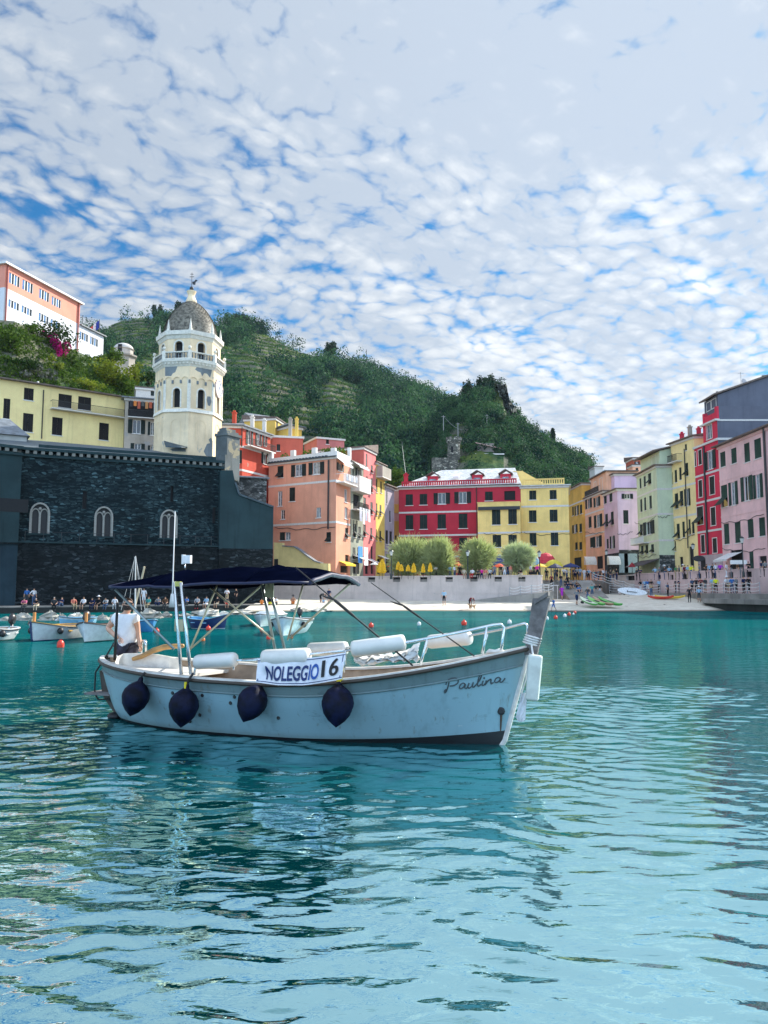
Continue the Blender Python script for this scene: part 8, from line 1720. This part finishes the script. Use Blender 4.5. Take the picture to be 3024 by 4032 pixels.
J={'rump':(.28,0,.36,.085),'belly':(.05,0,.34,.085),'chest':(-.2,0,.35,.11),'neck':(-.33,0,.47,.065),'head':(-.42,0,.56,.06),'muz':(-.54,0,.53,.035),'tail':(.42,0,.42,.02),'tail2':(.52,.02,.54,.012)}
E=[('rump','belly',0),('belly','chest',0),('chest','neck',0),('neck','head',0),('head','muz',0),('rump','tail',0),('tail','tail2',0)]
for s,k in ((-1,'r'),(1,'l')):
    J.update({'fs'+k:(-.2,s*.07,.27,.045),'fk'+k:(-.2,s*.075,.14,.026),'fp'+k:(-.22,s*.075,.02,.026),'hh'+k:(.27,s*.07,.28,.055),'hk'+k:(.2,s*.08,.2,.035),'ho'+k:(.32,s*.08,.12,.022),'hp'+k:(.29,s*.08,.02,.026)})
    E += [('chest','fs'+k,0),('fs'+k,'fk'+k,0),('fk'+k,'fp'+k,0),('rump','hh'+k,0),('hh'+k,'hk'+k,0),('hk'+k,'ho'+k,0),('ho'+k,'hp'+k,0)]
dm_=skin_body('dog',J,E,1);dm_.materials.append(plain('tan_fur',(.34,.19,.09),.9));dg_=bpy.data.objects.new('dog',dm_);COL.objects.link(dg_);dg_.location=dp;dg_.rotation_euler.z=R(20);tag(dg_,'small tan dog at the waterline under the bending person','dog')
bx0=B.pix(490,2500,.3)
def bj(x,y,dy=0.0):p=B.pix(*c7(x,y),.3+dy);return Vector(p)
zf0=.30
hr_,hl_=bj(205,715),bj(268,715);
Jn={'pelvis':(*((hr_+hl_)/2+Vector((0,0,.05))),(.135,.115)),'waist':(*bj(240,655),(.145,.115)),'belly':(*bj(238,610),(.15,.125)),'chest':(*bj(232,550),(.165,.13)),'neckb':(*bj(232,502),.068),'neck':(*bj(236,486),.052),'jaw':(*bj(246,468,-.02),(.066,.075)),'head':(*bj(243,440),(.078,.092)),'crown':(*bj(240,416),(.066,.078)),
 'shr':(*bj(172,522),.075),'elr':(*bj(116,592,-.02),.052),'wrr':(*bj(166,640,-.20),.036),'pmr':(*bj(180,652,-.22),(.040,.026)),
 'shl':(*bj(292,522),.073),'ell':(*bj(303,610,.05),.050),'wrl':(*bj(318,686,0),.036),'pml':(*bj(321,704,-.02),(.026,.040)),
 'hipr':(*hr_,.098),'hipl':(*hl_,.098)}
for k,h in (('r',hr_),('l',hl_)):
    Jn['kn'+k]=(h.x,h.y-.03,zf0+.46,.066);Jn['an'+k]=(h.x-.01,h.y+.01,zf0+.09,.044);Jn['to'+k]=(h.x+.05,h.y-.17,zf0+.04,.04)
En=[('pelvis','waist',0),('waist','belly',0),('belly','chest',0),('chest','neckb',0),('neckb','neck',0),('neck','jaw',0),('jaw','head',0),('head','crown',0)]
for k in 'rl':En += [('chest','sh'+k,0),('sh'+k,'el'+k,0),('el'+k,'wr'+k,0),('wr'+k,'pm'+k,0),('pelvis','hip'+k,0),('hip'+k,'kn'+k,0),('kn'+k,'an'+k,0),('an'+k,'to'+k,0)]
mt=thing('person','boatman in a white T-shirt, dark shorts and sunglasses standing in the stern of the launch','person',tuple(root.location));mt.rotation_euler.z=ang
M_skm=plain('boatman_skin',(.62,.36,.25),.55,0,.35,.1,10)
bodym=skin_body('body',Jn,En,2);bmj=bmesh.new();bmj.from_mesh(bodym)
def finger_chain(pts,r0):
    k=len(pts);J_={'a%d' % i:(*p,r0*(1-.18*i)) for i,p in enumerate(pts)};return skin_body('finger',J_,[('a%d' % i,'a%d' % (i+1),0) for i in range(k-1)],1)
def hand(palm,wrist,across,curl,lens=(.070,.080,.074,.056),thumb=1):
    d=(palm-wrist).normalized();ac=(across-d*across.dot(d)).normalized();cu=curl.normalized();base=palm+d*.035
    for i,l_ in enumerate(lens):
        s=base+ac*(-.030+.020*i);p1=s+d*l_*.42+cu*.006;p2=p1+d*l_*.26+cu*l_*.24;p3=p2+d*l_*.06+cu*l_*.28
        m_=finger_chain([s-d*.02,p1,p2,p3],.0098);bmj.from_mesh(m_)
    tb=palm-ac*.036-d*.01;t1=tb-ac*.026+d*.022+cu*.012;t2=t1+d*.030+cu*.020;bmj.from_mesh(finger_chain([tb+ac*.012,t1,t2],.0115))
v3=lambda k:Vector(Jn[k][:3])
hand(v3('pmr')+Vector((.03,-.01,-.01)),v3('wrr'),Vector((0,0,1)),Vector((.2,.8,-.3)));hand(v3('pml'),v3('wrl'),Vector((.2,-1,0)),Vector((-.9,-.2,-.1)))
bmj.to_mesh(bodym);bmj.free();bodym.materials.append(M_skm)
for p in bodym.polygons:p.material_index=0;p.use_smooth=True
body=bpy.data.objects.new('body',bodym);COL.objects.link(body);body.parent=mt
hd_=v3('head');fx=Vector((.72,-.69,0)).normalized();sx_=Vector((.69,.72,0)).normalized()
def loc_(f,s,z):return hd_+fx*f+sx_*s+Vector((0,0,z))
MB().lathe(loc_(.082,0,-.028),[(.018,0),(.016,.02),(.011,.042),(.006,.052)],8,0,(fx.x*.35,fx.y*.35,1)).build('nose',M_skm,body,True,world=False)
for s in (-1,1):MB().lathe(loc_(-.008,s*.080,-.015),[(.010,-.006),(.030,0),(.034,.006),(.020,.012)],10,0,tuple(sx_*s),0,.65,1.0).build('ear',M_skm,body,True,world=False)
bm_=MB();V=[];n_,m_=14,8
for j in range(m_+1):
    zz_=-.016-.100*j/m_
    for i in range(n_+1):
        a=-1.75+3.5*i/n_;rf_=(.096,.102,.106,.108,.108,.104,.094,.074,.040)[j];lift=.020*max(0,math.cos(a))**6*(1 if j == 0 else 0)
        V.append(loc_(rf_*math.cos(a)*1.02-.002,rf_*.84*math.sin(a),zz_-lift))
bm_.add(V,[(j*(n_+1)+i,(j+1)*(n_+1)+i,(j+1)*(n_+1)+i+1,j*(n_+1)+i+1) for j in range(m_) for i in range(n_)]);bm_.build('beard',plain('beard_dark',(.025,.016,.012),.8,bump=.4,scale=40),body,True,world=False)
MB().bar(loc_(.100,-.020,-.052),loc_(.100,.020,-.052),.012,.010).build('mouth',plain('lips',(.32,.12,.09),.5),body,world=False)
hb=MB();V=[];
for j in range(7):
    el=R(26+62*j/6)
    for i in range(19):
        a=R(-128+256*i/18)+math.pi;V.append(hd_+Vector((0,0,.012))+(fx*math.cos(a)*.102+sx_*math.sin(a)*.086)*math.cos(el)+Vector((0,0,.094*math.sin(el))))
hb.add(V,[(j*19+i,j*19+i+1,(j+1)*19+i+1,(j+1)*19+i) for j in range(6) for i in range(18)]);hb.build('hair',plain('cropped_hair',(.16,.10,.075),.8),body,True,world=False)
gl_=MB()
for s in (-1,1):
    c_=loc_(.106,s*.033,.012);V=[c_+sx_*(s*.030*math.cos(t))*1.0+Vector((0,0,.022*math.sin(t)))-fx*(.012*max(0,s*s*math.cos(t)*.6)) for t in [2*math.pi*k/12 for k in range(12)]]
    gl_.add(V+[v+fx*.006 for v in V],[tuple(range(11,-1,-1)),tuple(range(12,24))]+[(i,(i+1) % 12,12+(i+1) % 12,12+i) for i in range(12)])
    gl_.tube([loc_(.085,s*.062,.018),loc_(.04,s*.088,.016),loc_(-.02,s*.088,.008)],.005,5)
gl_.bar(loc_(.114,-.012,.018),loc_(.114,.012,.018),.008);gl_.build('sunglasses',plain('sunglasses_black',(.008,.008,.010),.12,0,.7),body,world=False)
JT={k:Jn[k] for k in ('pelvis','waist','belly','chest','neckb','shr','shl')}
def gr(k,s=1.12,add=.012):x,y,z,r_=Jn[k];return (x,y,z,tuple(a*s+add for a in (r_ if isinstance(r_,tuple) else (r_,r_))))
JT={'pelvis':(*((hr_+hl_)/2+Vector((0,0,-.06))),(.168,.146)),'mid':(*((hr_+hl_)/2+Vector((0,0,.07))),(.160,.138)),'waist':gr('waist',1.16,.022),'belly':gr('belly',1.14,.022),'chest':gr('chest',1.05,.012),'neckb':(*(v3('neckb')-Vector((0,0,.012))),(.088,.08)),'shr':gr('shr',1.08,.012),'shl':gr('shl',1.08,.012)}
for k in 'rl':JT['sl'+k]=(*(v3('sh'+k).lerp(v3('el'+k),.52)),.076)
tm=skin_body('tshirt',JT,[('pelvis','mid',0),('mid','waist',0),('waist','belly',0),('belly','chest',0),('chest','neckb',0)]+[e for k in 'rl' for e in (('chest','sh'+k,0),('sh'+k,'sl'+k,0))],2)
tm.materials.append(plain('tshirt_white',(.84,.84,.86),.85,0,.2,.08,8,.35));to_=bpy.data.objects.new('tshirt',tm);COL.objects.link(to_);to_.parent=mt
JS={'pelvis':(*((hr_+hl_)/2+Vector((0,0,.06))),(.148,.128)),'hipr':gr('hipr',1.1,.012),'hipl':gr('hipl',1.1,.012)}
for k in 'rl':JS['kn'+k]=(*(v3('hip'+k).lerp(v3('kn'+k),.88)),.096)
sm_=skin_body('shorts',JS,[('pelvis','hipr',0),('pelvis','hipl',0),('hipr','knr',0),('hipl','knl',0)],2);sm_.materials.append(plain('shorts_dark_plum',(.04,.038,.055),.8,0,.2,.5,9,.3));so_=bpy.data.objects.new('shorts',sm_);COL.objects.link(so_);so_.parent=mt
# ================================================================== BUOYS, KAYAKS, ROCKS
M_br=plain('buoy_red',(.72,.045,.02),.35,var=.1);M_bw=plain('buoy_white',(.74,.73,.70),.4);M_bo=plain('buoy_orange',(.72,.16,.03),.4)
def buoy(px,py,rpx,m,lab,tall=False):
    q=gz(px,py+rpx*.8,0);r_=rpx*q.y/FPX;t=thing('mooring_buoy',lab,'buoy',(q.x,q.y,0),'mooring buoys');mb=MB();mb.ball((q.x,q.y,r_*.62),r_,12,0,1.12 if not tall else 1.5);mb.build('float',m,t,smooth=True)
    MB().tube([(q.x,q.y,r_*1.6),(q.x,q.y,r_*2.1)],r_*.22,6).build('eye',m,t)
for a in ((238,2538,14,M_br,'largest red buoy, floating before the white boat with the navy stem',True),(617,2484,10,M_br,'red buoy right of the boatman',False),(820,2474,10,M_br,'red buoy under the navy rowing boat',False),(800,2518,8,M_bo,'small pale orange buoy between the aft struts of the launch'),(1057,2510,9,M_br,'red buoy by the foot of the long canopy strut'),(1030,2480,7,M_br,'small red buoy left of the mid canopy tower'),(1148,2508,6,M_bo,'small pinkish buoy at the strut foot right of the mid tower'),(1461,2462,10,M_br,'red buoy left of the front black strap'),(1650,2456,8,M_bw,'white buoy between the two black straps'),(1827,2453,11,M_br,'red buoy above the far bow rail'),(2006,2449,9,M_bw,'white buoy just left of the bow post'),(2154,2434,7,M_bw,'white buoy just right of the bow post'),(2188,2431,8,M_br,'red buoy nearest the bow post on its right'),(2224,2424,7,M_bw,'white buoy between two red ones off the beach'),(2241,2418,7,M_br,'red buoy right of the small white one off the beach'),(2264,2411,6,M_br,'farthest red buoy close to the waterline'),(2258,2417,4,M_bw,'tiny white float beside the farthest red buoy')):
    buoy(*a)
def kayak(p,yaw,L_,w_,cols,lab,pitch=0.0):
    t=thing('kayak',lab,'kayak',p,'kayaks on the beach');n_=16;mb=MB();V=[];k_=10
    c_,s_=math.cos(yaw),math.sin(yaw)
    for i in range(n_+1):
        u=-1+2*i/n_;hw=w_/2*max(.02,1-abs(u)**2.4)**.8;zz_=.30+.16*u*u*abs(u)
        for j in range(k_+1):
            a=math.pi*j/k_;V.append((u*L_/2,-hw*math.cos(a),zz_-.26*math.sin(a)*(1-.5*abs(u)**3)))
    F_=[(i*(k_+1)+j,(i+1)*(k_+1)+j,(i+1)*(k_+1)+j+1,i*(k_+1)+j+1) for i in range(n_) for j in range(k_)]
    tr=lambda q:(p[0]+q[0]*c_-q[1]*s_,p[1]+q[0]*s_+q[1]*c_,p[2]+q[2]+pitch*q[0])
    mb.add([tr(v) for v in V],F_);mb.build('hull',plain('kayak_%d' % int(cols[0][0]*1000+cols[0][1]*77),cols[0],.35),t,smooth=True)
    mb=MB();D_=[]
    for i in range(n_+1):
        u=-1+2*i/n_;hw=w_/2*max(.02,1-abs(u)**2.4)**.8;zz_=.30+.16*u*u*abs(u);dip=.12 if -.45 < u < .4 else 0
        D_ += [(u*L_/2,-hw,zz_),(u*L_/2,-hw*.62,zz_+.05),(u*L_/2,0,zz_+.06-dip),(u*L_/2,hw*.62,zz_+.05),(u*L_/2,hw,zz_)]
    mb.add([tr(v) for v in D_],[(5*i+j,5*i+5+j,5*i+6+j,5*i+1+j) for i in range(n_) for j in range(4)]);mb.build('deck',plain('kayakdeck_%d' % int(cols[1][0]*1000+cols[1][1]*77),cols[1],.4),t)
    mb=MB();a=.12*L_;mb.hexa([tr((-a,-w_*.25,.30)),tr((a,-w_*.25,.30)),tr((a,w_*.25,.30)),tr((-a,w_*.25,.30))],[tr((-a,-w_*.25,.34)),tr((a,-w_*.2,.34)),tr((a,w_*.2,.34)),tr((-a,w_*.25,.34))]);mb.build('seat',M_blacks,t)
kg,kw_,kb,kr,ky=(.06,.34,.05),(.66,.68,.50),(.30,.16,.08),(.55,.04,.02),(.70,.48,.05)
for (x,y),cols,yaw,lab in (((893,800),(kg,kw_),-72,'white and green kayak, leftmost of four at the waterline'),((992,800),(kg,(.20,.50,.10)),-72,'green kayak with a yellow stern, second of four at the waterline'),((1078,800),(kb,(.42,.26,.16)),-66,'brown kayak, third of four at the waterline'),((1172,805),(kg,(.14,.42,.10)),-58,'all green kayak, rightmost of four at the waterline')):
    q=on_sand(*ce(x,y));kayak((q.x,q.y,q.z+.30),R(yaw),3.2,.8,cols,lab,-.22)
q=on_sand(*cf(322,668));kayak((q.x,q.y,q.z),R(-35),2.9,.75,(kr,kr),'red kayak lying beside the yellow one on dark sand',0);q=on_sand(*cf(438,664));kayak((q.x,q.y,q.z),R(-28),3.3,.8,(ky,ky),'yellow kayak lying beside the red one on dark sand',0)
q=at(*ce(1465,648),101.5);t=thing('paddleboard','white paddleboard with a black paddle propped on the shaded beach','paddleboard',q);mb=MB();n_=24
pb0=[(1.95*math.cos(2*math.pi*k/n_)*(1 if math.cos(2*math.pi*k/n_) > 0 else .95),.50*math.sin(2*math.pi*k/n_)) for k in range(n_)]
mb.extrude([(q.x+x,q.y+.25+z*.35,q.z+.55-x*.10+z*.93) for x,z in pb0],(0,.12,-.05));mb.build('board',plain('board_white',(.70,.74,.76),.4),t);mb=MB();mb.bar((q.x-.6,q.y+.16,q.z+.56),(q.x+.6,q.y+.14,q.z+.42),.09,.05);mb.bar((q.x-.62,q.y+.16,q.z+.46),(q.x-.62,q.y+.22,q.z+.68),.07,.05);mb.build('paddle',M_blacks,t)
for x in (-1,1):MB().bar((q.x+x,q.y+.3,1.0),(q.x+x,q.y+.3,q.z+.3),.12).build('trestle',M_rub,t)
sp=on_sand(*ce(842,752));t=thing('stroller','black pushchair at the edge of the shade on the beach','stroller',sp);mb=MB()
for dx in (-.3,.35):
    for dy in (-.22,.22):mb.lathe((sp.x+dx,sp.y+dy,sp.z+.14),[(.13,-.02),(.14,0),(.13,.02)],10,0,(0,1,0))
mb.build('wheels',M_blacks,t);mb=MB();mb.hexa([(sp.x-.35,sp.y-.2,sp.z+.35),(sp.x+.25,sp.y-.2,sp.z+.3),(sp.x+.25,sp.y+.2,sp.z+.3),(sp.x-.35,sp.y+.2,sp.z+.35)],[(sp.x-.5,sp.y-.2,sp.z+.85),(sp.x+.15,sp.y-.2,sp.z+.5),(sp.x+.15,sp.y+.2,sp.z+.5),(sp.x-.5,sp.y+.2,sp.z+.85)]);mb.build('seat',M_blacks,t);MB().tube([(sp.x-.3,sp.y,sp.z+.15),(sp.x+.1,sp.y,sp.z+.5),(sp.x+.5,sp.y,sp.z+1.0)],.025,6).build('handle',M_steel,t)
M_rock=stone_wall('shore_rock',(.42,.40,.34),(.74,.70,.61),(.34,.32,.27),.5,.5,1.0)
def rock(px,py,wpx,hpx,lab,seed,zoff=0):
    q=gz(px,py,0);k=q.y/FPX;w_,h_=wpx*k/2,hpx*k*1.25;r_=np.random.default_rng(seed);mb=MB();n_,m_=12,7;V=[]
    for j in range(m_+1):
        a=-.45+ (math.pi/2+.45)*j/m_
        for i in range(n_):
            b=2*math.pi*i/n_;s=1+.22*r_.normal()*(j > 0);V.append((q.x+w_*math.cos(a)*math.cos(b)*s,q.y+w_*.55+w_*.6*math.cos(a)*math.sin(b)*s,h_*(math.sin(a)*(1+.15*r_.normal()))))
    mb.add(V,[(j*n_+i,j*n_+(i+1) % n_,(j+1)*n_+(i+1) % n_,(j+1)*n_+i) for j in range(m_) for i in range(n_)]+[tuple(m_*n_+i for i in range(n_))]);tag(mb.build('rock',M_rock,loc=(q.x,q.y,0)),lab,'rock','rocks along the foot of the quay')
for k,(c,x,y,w_,h_,lab) in enumerate(((ca,30,462,120,26,'flat rock at the left edge behind the outboard motor'),(ca,190,460,190,55,'pale flat topped rock below the person in pink'),(ca,440,458,180,62,'biggest pale rock on the left, pointed, below the sitting row'),(ca,560,462,90,50,'rounded rock right of the biggest pale one'),(ca,690,450,180,45,'pale wedge rock above the second white boat'),(ca,850,452,120,30,'low dark rock below the white sun hat'),(ca,940,455,120,38,'blocky yellowish rock left of the boatman'),(ca,1060,450,150,34,'low rock behind the boatman shoulder'),(ca,1380,440,230,62,'big smooth pale rock right of the boatman'),(ca,1535,430,120,38,'pale slab rock left of the aft canopy tower'),(cb,50,425,160,25,'low flat rock right of the aft canopy tower'),(cb,250,420,280,55,'long pale slab rock behind the navy rowing boat'),(cb,420,412,110,28,'small rock right of the long slab'),(cb,600,405,260,36,'long low rock between the struts'),(cb,900,405,220,34,'rock behind the bow on motor boat'),(cb,1120,378,190,26,'pale flat rock below the shirtless sitter'),(cb,1330,375,170,22,'low pale rock at the right end of the quay'))):
    px,py=c(x,y);rock(px,py,w_*.42194,h_*.42194,lab,60+k)
t=None
